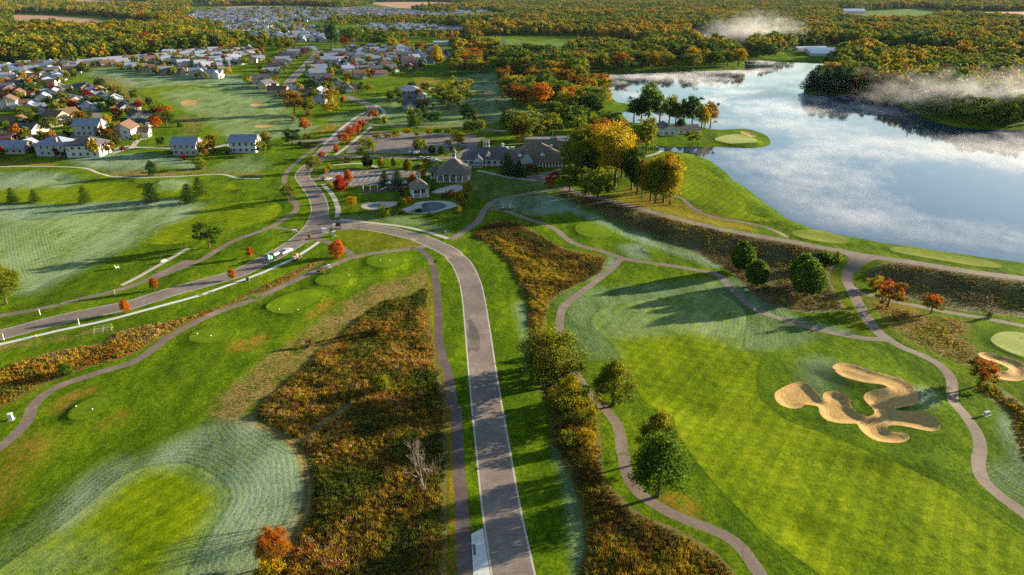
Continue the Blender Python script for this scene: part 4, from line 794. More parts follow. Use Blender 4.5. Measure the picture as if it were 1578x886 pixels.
if mass:
    e = ob('distant_houses', None); e['kind'] = 'stuff'; tag(e, 'pale roofs of far houses merging towards the tilled field', 'houses')
    for (pt, k), mb in mass.items(): ob('house_walls' if pt == 'wall' else 'house_roofs', mb.mesh('far_' + pt), MATS['siding' if pt == 'wall' else 'shingle'], e, color=(WALLS if pt == 'wall' else ROOFS)[k])['kind'] = 'stuff'

# ------------------------------------------------------------------ club buildings
def part_box(name, t, m, x0, x1, y0, y1, z0, z1, color=None): return ob(name, MB().box(x0, x1, y0, y1, z0, z1).mesh(name), MATS[m], t, color=color)
def win_row(t, n, x0, x1, y, z, w, h, rotz=0, axis='y', flip=False):
    for i in range(n):
        u = x0 + (x1 - x0) * (i + .5) / n; loc = (u, y, z) if axis == 'y' else (y, u, z)
        o = ob('window', flat_box(w, h, axis, .09), MATS['window_glass'], t, loc); f = ob('frame', frame_mesh(w, h, axis), MATS['white_trim'], o)
        if not flip: f.rotation_euler = (0, 0, PI)
CREAM = (.40, .44, .42); SAGE = (.23, .24, .17); SLATE = (.10, .095, .10); BROWNR = (.17, .115, .075)
def clubhouse():
    # placed from the corners of its plinth on the lawn: south front from C1 (430,400) to (1390,420)
    a = ground('C1', 430, 405); b = ground('C1', 1400, 410); L = (b - a).length; rz = math.atan2(b.y - a.y, b.x - a.x)
    t = thing('clubhouse', 'long clubhouse with hipped brown roof, dormers and white deck railing', 'clubhouse', (a.x, a.y, a.z - .3), rz)
    k = L / 78.0; t.scale = (k, k, k * 1.15)
    w, r = hip(44, 22, 5.0, 6.2); ob('wall', moved(w, 22, 12).mesh('wall'), MATS['siding'], t, color=CREAM); ro = ob('roof', moved(r, 22, 12).mesh('roof'), MATS['shingle'], t, color=SLATE)
    w, r = hip(38, 30, 5.0, 8.6); ob('wall', moved(w, 56, 16).mesh('wall'), MATS['siding'], t, color=CREAM); ro2 = ob('roof', moved(r, 56, 16).mesh('roof'), MATS['shingle'], t, color=BROWNR)
    w, r = gable(16, 11, 5.0, 5.4); ob('wall', moved(w, 49, 3, 0, H).mesh('wall'), MATS['siding'], t, color=CREAM); ob('roof', moved(r, 49, 3, 0, H).mesh('roof'), MATS['shingle'], t, color=SLATE)
    for x, y, z in ((20, 5.2, 6.4), (44, 4.2, 6.6), (61, 5.0, 7.0)):
        w, r = gable(4.5, 3.2, 1.6, 1.0); d = ob('dormer', moved(w, x, y, z, H).mesh('dormer'), MATS['siding'], ro, color=(.7, .7, .68)); ob('dormer_roof', moved(r, x, y, z, H).mesh('dormer_roof'), MATS['shingle'], ro, color=SLATE)
    w, r = gable(9, 7, 5.6, 2.4); ob('gable_front', moved(w, 13, 0.4, 0, H).mesh('gable_front'), MATS['siding'], t, color=CREAM); ob('roof', moved(r, 13, .4, 0, H).mesh('roof'), MATS['shingle'], t, color=SLATE)
    cu = part_box('cupola', t, 'paint', 16, 20.5, 14, 18.5, 8.2, 14.6, (.66, .66, .64))
    ob('cupola_roof', MB().box(15.6, 20.9, 13.6, 18.9, 14.6, 14.9).mesh('cupola_roof'), MATS['shingle'], cu, color=BROWNR)
    for x in (17.2, 19.3): ob('louvre', flat_box(1.3, 2.0, 'y'), MATS['window_glass'], cu, (x, 13.95, 11.6))
    for y in (15.2, 17.3): ob('louvre', flat_box(1.3, 2.0, 'x'), MATS['window_glass'], cu, (20.55, y, 11.6))
    for x, y in ((67, 12), (30, 16)): part_box('chimney', t, 'paint', x, x + 1.8, y, y + 1.8, 8, 12.6, (.7, .7, .68))
    for x, y in ((33, 22), (37, 22.6), (29, 22)): part_box('roof_vent', t, 'white_trim', x, x + 3.0, y - 6, y - 4.5, 9.2, 10.4)
    dk = part_box('deck', t, 'wood_deck', .6, 33, -4.6, .95, 1.4, 1.7)
    rail = MB()
    for i in range(23): rail.box(.6 + i * 1.45, .72 + i * 1.45, -4.6, -4.48, 1.7, 2.8)
    rail.box(.6, 32.6, -4.62, -4.46, 2.7, 2.85).box(.6, 32.6, -4.62, -4.46, 1.95, 2.05); ob('deck_railing', rail.mesh('deck_railing'), MATS['white_trim'], dk)
    for i in range(8):
        part_box('deck_post', t, 'white_trim', .8 + i * 4.5, 1.1 + i * 4.5, -4.5, -4.2, -.5, 1.4)
    win_row(t, 7, 1, 32, .95, 1.9, 2.4, 2.2); win_row(t, 4, 9.8, 16.2, -4.2, 2.0, 1.2, 2.4)
    ob('porch_roof', MB().add([(56, -3, 3.9), (75.5, -3, 3.9), (75.5, 2, 5.3), (56, 2, 5.3), (56, -3, 3.7), (75.5, -3, 3.7), (75.5, 2, 5.1), (56, 2, 5.1)], [(0, 1, 2, 3), (7, 6, 5, 4), (0, 4, 5, 1), (1, 5, 6, 2), (2, 6, 7, 3), (3, 7, 4, 0)]).mesh('porch_roof'), MATS['shingle'], t, color=BROWNR)
    for i in range(9): part_box('porch_column', t, 'white_trim', 56.3 + i * 2.35, 56.75 + i * 2.35, -2.8, -2.35, 0, 3.8)
    win_row(t, 8, 56, 75, .95, 1.0, 1.6, 2.2)
    win_row(t, 2, 45, 53, -5.05, 1.0, 1.8, 2.4)
    # flat-roofed annexe behind
    a2 = ground('C1', 1330, 245)
    t2 = thing('clubhouse_annexe', 'flat-roofed sage green annexe behind the clubhouse', 'building', (a2.x, a2.y, a2.z), rz)
    part_box('wall', t2, 'siding', 0, 17, 0, 14, -.3, 5.0, SAGE); ob('roof', MB().box(-.3, 17.3, -.3, 14.3, 5.0, 5.4).mesh('roof'), MATS['shingle'], t2, color=(.12, .12, .13))
    part_box('wall', t2, 'siding', -20, 0, 8, 15, -.3, 4.2, SAGE); ob('roof', MB().box(-20.3, .1, 7.7, 15.3, 4.2, 4.6).mesh('roof'), MATS['shingle'], t2, color=(.17, .17, .18))
    part_box('door', t2, 'dark_metal', 3, 4.6, -.12, .1, -.2, 2.6); win_row(t2, 3, 6, 16, 0, 2.6, 1.5, 1.6)
    for x in (4, 9): part_box('roof_unit', t2, 'steel', x, x + 2, 5, 7, 5.4, 6.3)
clubhouse()
def pavilion(name, label, c, x0, y0, x1, y1, D, zw, rise, roofc, nc, cup):
    a, b = ground(c, x0, y0), ground(c, x1, y1); L = (b - a).length; rz = math.atan2(b.y - a.y, b.x - a.x)
    t = thing(name, label, 'pavilion', (a.x, a.y, a.z), rz)
    _, r = hip(L, D, zw, rise, .7); ro = ob('roof', moved(r, L/2, D/2).mesh('roof'), MATS['shingle'], t, color=roofc)
    part_box('floor_slab', t, 'concrete', -.3, L + .3, -.3, D + .3, -.4, .12)
    for i in range(nc):
        u = .1 + (L - .6) * i / (nc - 1); part_box('column', t, 'white_trim', u, u + .4, .1, .5, .12, zw - .1)
    for v in (D * .5, D - .6): part_box('column', t, 'white_trim', L - .5, L - .1, v, v + .4, .12, zw - .1); part_box('column', t, 'white_trim', .1, .5, v, v + .4, .12, zw - .1)
    part_box('inner_wall', t, 'siding', L * .12, L * .88, D * .45, D * .9, .12, zw - .12, (.42, .42, .40))
    for i in range(3): ob('window', flat_box(1.6, 1.6, 'y', .09), MATS['window_glass'], t, (L * (.25 + .25 * i), D * .45, .9))
    s = cup; zc = zw + rise - s * .35
    cu = part_box('cupola', t, 'white_trim', L/2 - s/2, L/2 + s/2, D/2 - s/2, D/2 + s/2, zc, zc + s * 1.35)
    q = s * .72; z1 = zc + s * 1.35
    ob('cupola_roof', MB().add([(L/2 - q, D/2 - q, z1), (L/2 + q, D/2 - q, z1), (L/2 + q, D/2 + q, z1), (L/2 - q, D/2 + q, z1), (L/2, D/2, z1 + s)], [(3, 2, 1, 0), (0, 1, 4), (1, 2, 4), (2, 3, 4), (3, 0, 4)]).mesh('cupola_roof'), MATS['shingle'], cu, color=roofc)
    ob('louvre', flat_box(s * .5, s * .7, 'y', .06), MATS['window_glass'], cu, (L/2, D/2 - s/2, zc + s * .45)); ob('louvre', flat_box(s * .5, s * .7, 'x', .06), MATS['window_glass'], cu, (L/2 + s/2, D/2, zc + s * .45))
    return t
pavilion('pool_pavilion', 'large open pool pavilion with steep hipped roof and white cupola', 'C1', 200, 552, 505, 552, 17, 3.9, 7.0, (.15, .125, .10), 6, 2.2)
pavilion('entrance_kiosk', 'small hip-roofed entrance kiosk beside the pool pavilion', 'C1', 142, 520, 212, 520, 6, 3.4, 2.8, SLATE, 3, .5)
pavilion('pool_gazebo', 'square white gazebo above the pool terrace', 'C2', 950, 395, 1098, 385, 9.5, 4.0, 4.2, (.16, .13, .11), 3, 1.5)
def cabin():
    a = ground('A3', 1105, 735); t = thing('lakeside_cabin', 'grey cabin with low gable roof on the lake peninsula', 'cabin', (a.x, a.y, a.z - .2), .1)
    w, r = gable(16, 12, 4.0, 3.0); ob('wall', moved(w, 7, 8, 0, H).mesh('wall'), MATS['siding'], t, color=(.42, .44, .42)); ob('roof', moved(r, 7, 8, 0, H).mesh('roof'), MATS['shingle'], t, color=(.13, .11, .10))
    w, r = gable(18, 10, 3.2, 2.2); ob('wall', moved(w, 20, 10).mesh('wall'), MATS['siding'], t, color=(.40, .40, .38)); ob('roof', moved(r, 20, 10).mesh('roof'), MATS['shingle'], t, color=(.13, .11, .10))
    win_row(t, 2, 3, 11, 0, 1.2, 1.6, 1.4); win_row(t, 3, 14, 28, 5, 1.0, 1.8, 1.4)
cabin()
def shed_row(name, label, cat, c, x, y, n, w, L, zw, rise, rz, wallc, roofc, gap=0.0):
    a = ground(c, x, y); t = thing(name, label, cat, (a.x, a.y, a.z - .2), rz)
    for i in range(n):
        g, r = gable(L, w, zw, rise, .3); ob('wall', moved(g, 0, i * (w + gap)).mesh('wall'), MATS['siding'], t, color=wallc); ob('roof', moved(r, 0, i * (w + gap)).mesh('roof'), MATS['paint'], t, color=roofc)
    return t
shed_row('greenhouse', 'white multi-bay greenhouse roofs among the lakeside woods', 'greenhouse', 'A4', 560, 300, 3, 22, 70, 3.5, 4, -.25, (.5, .5, .5), (.75, .76, .78), 1)
shed_row('white_shed', 'long white shed beside the open green field', 'shed', 'A3', 740, 250, 1, 16, 62, 5, 2.2, .12, (.72, .72, .72), (.62, .64, .66))
shed_row('barn', 'pale barn by the far green meadow', 'barn', 'A4', 645, 72, 1, 40, 90, 8, 8, .1, (.5, .5, .52), (.42, .47, .55))
shed_row('farm_shed', 'low pale building at the head of the lake inlet', 'shed', 'A4', 420, 272, 1, 14, 50, 4, 2, .2, (.55, .55, .55), (.4, .42, .45))
shed_row('long_hall', 'long flat hall behind the autumn trees', 'building', 'A2', 1230, 246, 1, 18, 62, 5, 1.5, .05, (.35, .36, .38), (.30, .33, .38))

# ------------------------------------------------------------------ vehicles
def car_meshes(kind):
    b = MB(); g = MB()
    if kind == 'pickup':
        b.prism([(-2.9, .45), (2.9, .45), (2.95, .9), (2.85, 1.15), (1.5, 1.22), (.0, 1.25), (-.9, 1.25), (-2.9, 1.2)], -.98, .98)
        b.prism([(-.85, 1.25), (1.35, 1.25), (.75, 1.9), (-.75, 1.9)], -.86, .86); g.prism([(-.72, 1.32), (1.15, 1.3), (.72, 1.82), (-.64, 1.82)], -.89, .89); g.box(-2.75, -.98, -.8, .8, 1.2, 1.262)
        wx = 1.85
    else:
        hgt = 1.75 if kind == 'suv' else 1.45
        b.prism([(-2.3, .35), (2.3, .35), (2.35, .75), (1.2, .98), (-2.2, 1.0), (-2.35, .7)], -.9, .9); b.prism([(-2.1 if kind == 'suv' else -1.7, 1.0), (1.1, .97), (.4, hgt), (-1.95 if kind == 'suv' else -1.0, hgt)], -.8, .8)
        g.prism([(-2.0 if kind == 'suv' else -1.5, 1.04), (.95, 1.02), (.38, hgt - .08), (-1.9 if kind == 'suv' else -.95, hgt - .08)], -.83, .83); wx = 1.4
    wh = MB(); wh.cyl((0, -.13, 0), (0, .13, 0), .36, .36, 14); hub = MB(); hub.cyl((0, -.15, 0), (0, .15, 0), .2, .2, 10)
    lamp = MB().box(-.06, .06, -.18, .18, -.09, .09)
    return [m.mesh(n) for m, n in ((b, 'body'), (g, 'cabin_glass'), (wh, 'tyre'), (hub, 'rim'), (lamp, 'headlight'))] + [wx, 2.92 if kind == 'pickup' else 2.3]
CARM = {k: car_meshes(k) for k in ('pickup', 'suv', 'sedan')}
def vehicle(kind, loc, rz, color, label, group=None):
    bm, gm, wm, hm, lm, wx, fx = CARM[kind]; t = thing('parked_' + {'pickup': 'pickup', 'suv': 'car', 'sedan': 'car'}[kind], label, {'pickup': 'pickup truck'}.get(kind, 'car'), (loc.x, loc.y, loc.z + .02), rz, group)
    t.scale = (.9,) * 3; ob('body', bm, MATS['gloss_paint'], t, color=color); ob('cabin_glass', gm, MATS['window_glass'], t)
    for sx in (-1, 1):
        for sy in (-1, 1):
            w = ob('wheel', wm, MATS['rubber'], t, (wx * sx, .84 * sy, .36), color=(.02, .02, .02)); ob('rim', hm, MATS['steel'], w)
    for sy in (-1, 1): ob('headlight', lm, MATS['white_trim'], t, (fx, .62 * sy, .72)); ob('tail_light', lm, MATS['paint'], t, (-fx - .02 if kind != 'pickup' else -2.9, .68 * sy, .8), color=(.3, .01, .01))
    return t
WHITE = (.52, .52, .52); SILV = (.30, .31, .33); DKC = (.03, .035, .045)
p0, p1 = ground('C4', 400, 490), ground('C4', 545, 425); rz = math.atan2(p1.y - p0.y, p1.x - p0.x)
vehicle('pickup', (p0 + p1) / 2, rz, WHITE, 'white pickup truck with work trailer parked along the road')
def trailer():
    g = ground('C4', 295, 545); t = thing('work_trailer', 'flat work trailer carrying a silver tank and green machines', 'trailer', (g.x, g.y, g.z + .02), rz); t.scale = (.85,) * 3
    part_box('trailer_bed', t, 'dark_metal', -3.4, 3.2, -1.1, 1.1, .62, .8); ob('drawbar', MB().cyl((3.2, 0, .6), (5.2, 0, .5), .07, .07).mesh('drawbar'), MATS['dark_metal'], t)
    for x in (-.9, .3):
        for y in (-1.2, 1.2): ob('wheel', CARM['sedan'][2], MATS['rubber'], t, (x, y, .36), color=(.02, .02, .02))
    g2 = MB(); g2.cyl((-.2, 0, 1.75), (2.6, 0, 1.75), .95, .95, 18); ob('tank', g2.mesh('tank', False), MATS['steel'], t)
    mm = MB().box(-2.2, -1.2, -.7, .7, .8, 2.0); ob('pump', mm.mesh('pump'), MATS['paint'], t, color=(.25, .55, .42))
    mm = MB().box(-3.2, -2.5, -.5, .5, .8, 2.9); ob('hose_reel', mm.mesh('hose_reel'), MATS['paint'], t, color=(.22, .50, .40))
trailer()
def loader():
    g = ground('C4', 620, 545); t = thing('compact_loader', 'compact tracked loader on the verge beside the new pavement', 'loader', (g.x, g.y, g.z), rz + .3)
    b = MB(); b.box(-1.3, 1.0, -.55, .55, .45, 1.3); b.box(-.9, .6, -.5, .5, 1.3, 2.2); ob('body', b.mesh('body'), MATS['paint'], t, color=(.30, .14, .06))
    for y in (-.75, .75):
        tr = MB(); tr.prism([(-1.2, .1), (1.0, .1), (1.25, .4), (1.0, .75), (-1.2, .75), (-1.45, .4)], y - .2, y + .2); ob('track', tr.mesh('track'), MATS['dark_metal'], t)
        ar = MB(); ar.cyl((-1.2, y, 1.5), (1.6, y, .9), .1, .1); ob('lift_arm', ar.mesh('lift_arm'), MATS['dark_metal'], t)
    bk = MB(); bk.prism([(1.5, .2), (2.3, .25), (2.3, .35), (1.7, .5), (1.6, 1.1), (1.5, 1.1)], -.95, .95); ob('bucket', bk.mesh('bucket'), MATS['steel'], t)
    ob('engine_cover', MB().box(-1.9, -1.3, -.5, .5, .6, 1.7).mesh('engine_cover'), MATS['white_trim'], t)
loader()
for c, x, y, k, r, colr, lb in (('C5', 805, 708, 'suv', 1.4, SILV, 'grey estate car beside the shrubby parking island'), ('C5', 848, 710, 'sedan', 1.4, WHITE, 'white saloon car beside the parking island'), ('C5', 903, 762, 'pickup', .3, WHITE, 'white pickup parked on the clubhouse drive'), ('C5', 945, 768, 'sedan', .3, SILV, 'silver saloon car half hidden by the orange drive tree'),
                               ('C5', 1018, 776, 'pickup', .3, WHITE, 'white pickup beside the pavilion cupola'), ('C5', 1056, 785, 'sedan', .3, WHITE, 'white saloon car in front of the clubhouse'), ('C5', 870, 832, 'suv', 1.2, DKC, 'black car behind the pool pavilion'), ('C2', 155, 225, 'sedan', .7, WHITE, 'white saloon car at the car park entrance'),
                               ('C1', 20, 275, 'sedan', 1.3, WHITE, 'white saloon car under the parking lot trees'), ('C6', 1318, 612, 'sedan', 1.1, DKC, 'dark car parked on the straight street'), ('C1', 130, 335, 'suv', .4, SILV, 'silver car by the clubhouse hedge')):
    vehicle(k, ground(c, x, y), r, colr, lb)
def golf_cart(loc, rz, label, group):
    t = thing('golf_cart', label, 'golf cart', (loc.x, loc.y, loc.z), rz, group); b = MB(); b.prism([(-1.1, .3), (1.1, .3), (1.15, .7), (.6, .8), (.4, .45), (-.2, .45), (-.25, .8), (-1.1, .85)], -.58, .58); ob('body', b.mesh('body'), MATS['paint'], t, color=(.08, .09, .08))
    rf = MB().box(-.9, .7, -.6, .6, 1.85, 1.92); ob('canopy', rf.mesh('canopy'), MATS['paint'], t, color=(.25, .24, .22))
    for x, y in ((-.85, -.5), (-.85, .5), (.65, -.5), (.65, .5)): ob('canopy_post', MB().cyl((x, y, .8), (x, y, 1.85), .03, .03, 6).mesh('canopy_post'), MATS['dark_metal'], t)
    for x in (-.75, .75):
        for y in (-.55, .55): ob('wheel', MB().cyl((x, y - .1, .25), (x, y + .1, .25), .25, .25, 10).mesh('wheel'), MATS['rubber'], t, color=(.02, .02, .02))
    ob('seat', MB().box(-.35, .15, -.5, .5, .8, 1.0).mesh('seat'), MATS['white_trim'], t)
for x, y in ((820, 805), (890, 805)): golf_cart(ground('C1', x, y), .3, 'dark golf cart standing on the frosted tee beside the path fork', 'golf carts on the frosted tee')

# ------------------------------------------------------------------ lamps, posts, signs, seats, play equipment
def lamp_post(c, x, y, h, label):
    g = ground(c, x, y); t = thing('street_lamp', label, 'street lamp', g)
    m = MB(); m.cyl((0, 0, -.2), (0, 0, h), .09, .06, 8); m.cyl((0, 0, -.2), (0, 0, .5), .16, .14, 8); ob('pole', m.mesh('pole'), MATS['dark_metal'], t)
    m = MB(); m.cyl((0, 0, h), (0, 0, h + .45), .16, .24, 8); m.cyl((0, 0, h + .45), (0, 0, h + .7), .28, .03, 8); ob('lantern', m.mesh('lantern'), MATS['dark_metal'], t)
lamp_post('C2', 143, 715, 6.5, 'tall dark street lamp at the road junction'); lamp_post('C2', 445, 685, 4.0, 'short lamp post on the curved road verge'); lamp_post('C2', 20, 200, 4.5, 'lamp post at the car park entrance')
for c, x, y, lb in (('B1', 433, 178, 'white marker post with yellow band between road and new pavement'), ('B1', 220, 125, 'white marker post with yellow band beside the narrow path'), ('B1', 22, 262, 'white marker post with yellow band at the road bend'), ('A5', 629, 832, 'white marker post on the grass above the road')):
    g = ground(c, x, y); t = thing('marker_post', lb, 'post', g); m = MB(); m.cyl((0, 0, -.1), (0, 0, 1.5), .11, .11, 8); ob('post', m.mesh('post'), MATS['white_trim'], t)
    m = MB(); m.cyl((0, 0, 1.5), (0, 0, 1.9), .12, .12, 8); m.cyl((0, 0, 1.9), (0, 0, 1.98), .12, .03, 8); ob('yellow_band', m.mesh('yellow_band'), MATS['paint'], t, color=(.7, .5, .05))
def sign():
    g = ground('C4', 1215, 115); t = thing('entrance_sign', 'dark entrance sign board on a planted bed at the junction', 'sign', g, -.1)
    for x in (-.9, .9): part_box('post', t, 'dark_metal', x - .09, x + .09, -.09, .09, -.1, 2.6)
    part_box('board', t, 'paint', -.8, .8, -.07, .07, .9, 2.5, (.03, .03, .035)); part_box('red_panel', t, 'paint', -.6, .6, -.095, -.07, 1.0, 1.3, (.35, .05, .05))
    m = MB(); n = 14; m.v = [(1.9 * math.cos(2 * PI * i / n), .9 * math.sin(2 * PI * i / n), .0) for i in range(n)] + [(1.4 * math.cos(2 * PI * i / n), .6 * math.sin(2 * PI * i / n), .18) for i in range(n)]; m.f = [(i, (i + 1) % n, n + (i + 1) % n, n + i) for i in range(n)] + [tuple(range(n, 2 * n))]
    ob('planting_bed', m.mesh('planting_bed'), MATS['mulch'], t)
sign()
def small_box(name, label, cat, c, x, y, w, d, h, color, lid=True):
    g = ground(c, x, y); t = thing(name, label, cat, g, .3); part_box('body', t, 'paint', -w/2, w/2, -d/2, d/2, -.1, h, color)
    if lid: part_box('lid', t, 'paint', -w/2 - .05, w/2 + .05, -d/2 - .05, d/2 + .05, h, h + .12, tuple(min(1, v * 1.15) for v in color)); part_box('base_slab', t, 'concrete', -w/2 - .25, w/2 + .25, -d/2 - .25, d/2 + .25, -.1, .05)
small_box('utility_cabinet', 'white utility cabinet on the junction corner', 'cabinet', 'C4', 1020, 170, 1.8, 1.0, 1.7, (.7, .7, .7)); small_box('utility_cabinet', 'pale green utility box on the lawn below the sign', 'cabinet', 'C4', 1150, 218, 1.2, 1.2, 1.8, (.45, .47, .36))
small_box('utility_cabinet', 'small white utility box beside the entrance sign', 'cabinet', 'C4', 1160, 105, .9, .7, 1.6, (.7, .7, .68)); small_box('drain_box', 'low grey utility box at the path crossing', 'cabinet', 'C4', 595, 155, 1.6, 1.0, .7, (.5, .5, .52)); small_box('ball_washer_box', 'small pale box on the lawn inside the cart path bend', 'box', 'B1', 62, 697, .8, .8, 1.5, (.55, .55, .52))
small_box('litter_bin', 'white litter bin beside the sunlit tee path', 'bin', 'C4', 1080, 668, .9, .7, .9, (.7, .7, .68)); small_box('litter_bin', 'dark litter bin beside the pavement at the curve', 'bin', 'C2', 272, 572, .7, .7, 1.3, (.10, .06, .05)); small_box('litter_bin', 'dark litter bin between new pavement and brush', 'bin', 'B2', 108, 248, .8, .8, 1.1, (.04, .04, .04))
small_box('water_cooler_box', 'grey box on the verge of the winding cart path past the bunker', 'box', 'B8', 1215, 122, 1.4, .5, .9, (.4, .4, .38)); small_box('irrigation_cover', 'dark irrigation box beside the brown meadow path', 'box', 'C4', 930, 735, 1.1, .8, .7, (.05, .045, .04))
small_box('yardage_stone', 'white marker stone by the curved path in tree shadow', 'marker', 'B7', 118, 336, .35, .35, .9, (.7, .7, .68), False); small_box('yardage_stone', 'white marker stone by the path below the pool lawn', 'marker', 'C2', 1255, 718, .35, .35, .9, (.7, .7, .68), False)
def cones():
    for c, x, y, lb in (('C4', 162, 580, 'orange traffic cone behind the work trailer'), ('B1', 197, 246, 'orange traffic cone on the new pavement')):
        t = thing('traffic_cone', lb, 'traffic cone', ground(c, x, y)); part_box('base', t, 'rubber', -.28, .28, -.28, .28, 0, .06, (.5, .08, .02)); ob('cone', MB().cyl((0, 0, .06), (0, 0, 1.0), .22, .04, 12).mesh('cone'), MATS['paint'], t, color=(.6, .10, .02)); ob('white_band', MB().cyl((0, 0, .5), (0, 0, .68), .15, .11, 12).mesh('white_band'), MATS['white_trim'], t)
    t = thing('pipe_barrier', 'pale pipe frame barrier at the end of the dug strip', 'barrier', ground('B1', 565, 212), .4)
    for x in (-2.2, 0, 2.2):
        for y in (-.9, .9): ob('post', MB().cyl((x, y, -.1), (x, y, 1.3), .06, .06, 6).mesh('post'), MATS['paint'], t, color=(.5, .5, .25))
    for y in (-.9, .9):
        for z in (.6, 1.25): ob('rail', MB().cyl((-2.2, y, z), (2.2, y, z), .05, .05, 6).mesh('rail'), MATS['paint'], t, color=(.5, .5, .25))
    for c, x, y, w, d, lb in (('B4', 1025, 765, .35, 2.4, 'dark drain slot in the white concrete apron'), ('B4', 1020, 133, .5, 1.0, 'storm drain in the gutter beside the dark path'), ('B4', 1172, 127, .5, 1.0, 'storm drain in the gutter beside the shaded verge'), ('B5', 100, 676, .5, 1.0, 'storm drain in the gutter below the brush strip'), ('B2', 1217, 266, .5, .9, 'storm drain on the inside of the road curve'), ('B2', 1328, 224, .5, .9, 'storm drain on the outside of the road curve')):
        t = thing('storm_drain', lb, 'drain', ground(c, x, y), .12); part_box('frame', t, 'dark_metal', -w / 2 - .06, w / 2 + .06, -d / 2 - .06, d / 2 + .06, -.02, .03)
        for i in range(4): part_box('grate_bar', t, 'steel', -w / 2 + (i + .3) * w / 4, -w / 2 + (i + .6) * w / 4, -d / 2, d / 2, .03, .05)
cones()
def chair():
    g = ground('A5', 643, 686); t = thing('garden_chair', 'white wooden garden chair on the tee lawn', 'chair', g, 2.2)
    part_box('seat', t, 'white_trim', -.5, .5, -.5, .5, .42, .5); b = MB(); b.add([(-.5, .45, .45), (.5, .45, .45), (.5, .8, 1.35), (-.5, .8, 1.35), (-.5, .53, .45), (.5, .53, .45), (.5, .88, 1.35), (-.5, .88, 1.35)], [(0, 1, 2, 3), (7, 6, 5, 4), (0, 4, 5, 1), (2, 6, 7, 3), (0, 3, 7, 4), (1, 5, 6, 2)]); ob('backrest', b.mesh('backrest'), MATS['white_trim'], t)
    for x in (-.45, .45):
        for y in (-.45, .45): part_box('leg', t, 'white_trim', x - .05, x + .05, y - .05, y + .05, -.05, .65 if y < 0 else .45)
        part_box('armrest', t, 'white_trim', x - .08, x + .08, -.55, .55, .65, .7)
    g = ground('A5', 900, 655); t = thing('park_bench', 'pale slatted bench on the narrow concrete walk', 'bench', g, .9)
    for i in range(4): part_box('seat_slat', t, 'white_trim', -1.1, 1.1, -.3 + i * .16, -.18 + i * .16, .44, .5)
    for i in range(3): part_box('back_slat', t, 'white_trim', -1.1, 1.1, .34, .4, .6 + i * .16, .72 + i * .16)
    for x in (-.9, .9):
        for y in (-.25, .33): part_box('leg', t, 'dark_metal', x - .04, x + .04, y - .04, y + .04, -.05, .44 if y < 0 else 1.1)
chair()
def playground():
    a, b = ground('C2', 485, 333), ground('C2', 620, 330); L = (b - a).length; t = thing('swing_set', 'white-framed swing set on the playground bark', 'swing set', a, math.atan2(b.y - a.y, b.x - a.x))
    ob('top_bar', MB().cyl((0, 0, 2.9), (L, 0, 2.9), .07, .07, 8).mesh('top_bar'), MATS['white_trim'], t)
    for x in (0, L / 2, L):
        for s in (-1, 1): ob('leg', MB().cyl((x, .95 * s, -.05), (x, 0, 2.9), .07, .07, 8).mesh('leg'), MATS['white_trim'], t)
    for i in range(4):
        x = L * (.14 + .24 * i); m = MB(); m.cyl((x - .25, 0, 2.9), (x - .25, 0, .55), .02, .02, 5); m.cyl((x + .25, 0, 2.9), (x + .25, 0, .55), .02, .02, 5); c = ob('chains', m.mesh('chains'), MATS['steel'], t); ob('seat', MB().box(x - .3, x + .3, -.12, .12, .5, .56).mesh('seat'), MATS['dark_metal'], c)
    g = ground('C2', 765, 318); t = thing('play_tower', 'wooden play tower with green roofs, slide and climbing frame', 'play tower', g, .1)
    for px_ in (-2.2, 5.6):
        for x in (-.9, .9):
            for y in (-.9, .9): part_box('post', t, 'paint', px_ + x - .08, px_ + x + .08, y - .08, y + .08, -.05, 3.4, (.25, .10, .05))
        part_box('platform', t, 'wood_deck', px_ - 1, px_ + 1, -1, 1, 1.4, 1.5)
        ob('tower_roof', MB().add([(px_ - 1.2, -1.2, 3.3), (px_ + 1.2, -1.2, 3.3), (px_ + 1.2, 1.2, 3.3), (px_ - 1.2, 1.2, 3.3), (px_, 0, 4.4)], [(3, 2, 1, 0), (0, 1, 4), (1, 2, 4), (2, 3, 4), (3, 0, 4)]).mesh('tower_roof'), MATS['paint'], t, color=(.08, .28, .25))
    part_box('bridge', t, 'wood_deck', -1.2, 4.6, -.5, .5, 1.38, 1.46)
    s = MB(); s.add([(-3.2, -.4, 1.5), (-3.2, .4, 1.5), (-6.2, .4, .2), (-6.2, -.4, .2), (-3.2, -.4, 1.35), (-3.2, .4, 1.35), (-6.2, .4, .05), (-6.2, -.4, .05)], [(0, 1, 2, 3), (7, 6, 5, 4), (0, 3, 7, 4), (1, 5, 6, 2), (0, 4, 5, 1), (3, 2, 6, 7)]); ob('slide', s.mesh('slide'), MATS['white_trim'], t)
    s = MB()
    for y in (-.6, .6): s.cyl((6.6, y, 1.5), (8.4, y, 0), .05, .05, 6)
    for i in range(5): s.cyl((6.9 + .32 * i, -.6, 1.25 - .27 * i), (6.9 + .32 * i, .6, 1.25 - .27 * i), .035, .035, 6)
    ob('climbing_ladder', s.mesh('climbing_ladder'), MATS['paint'], t, color=(.6, .3, .2))
playground()
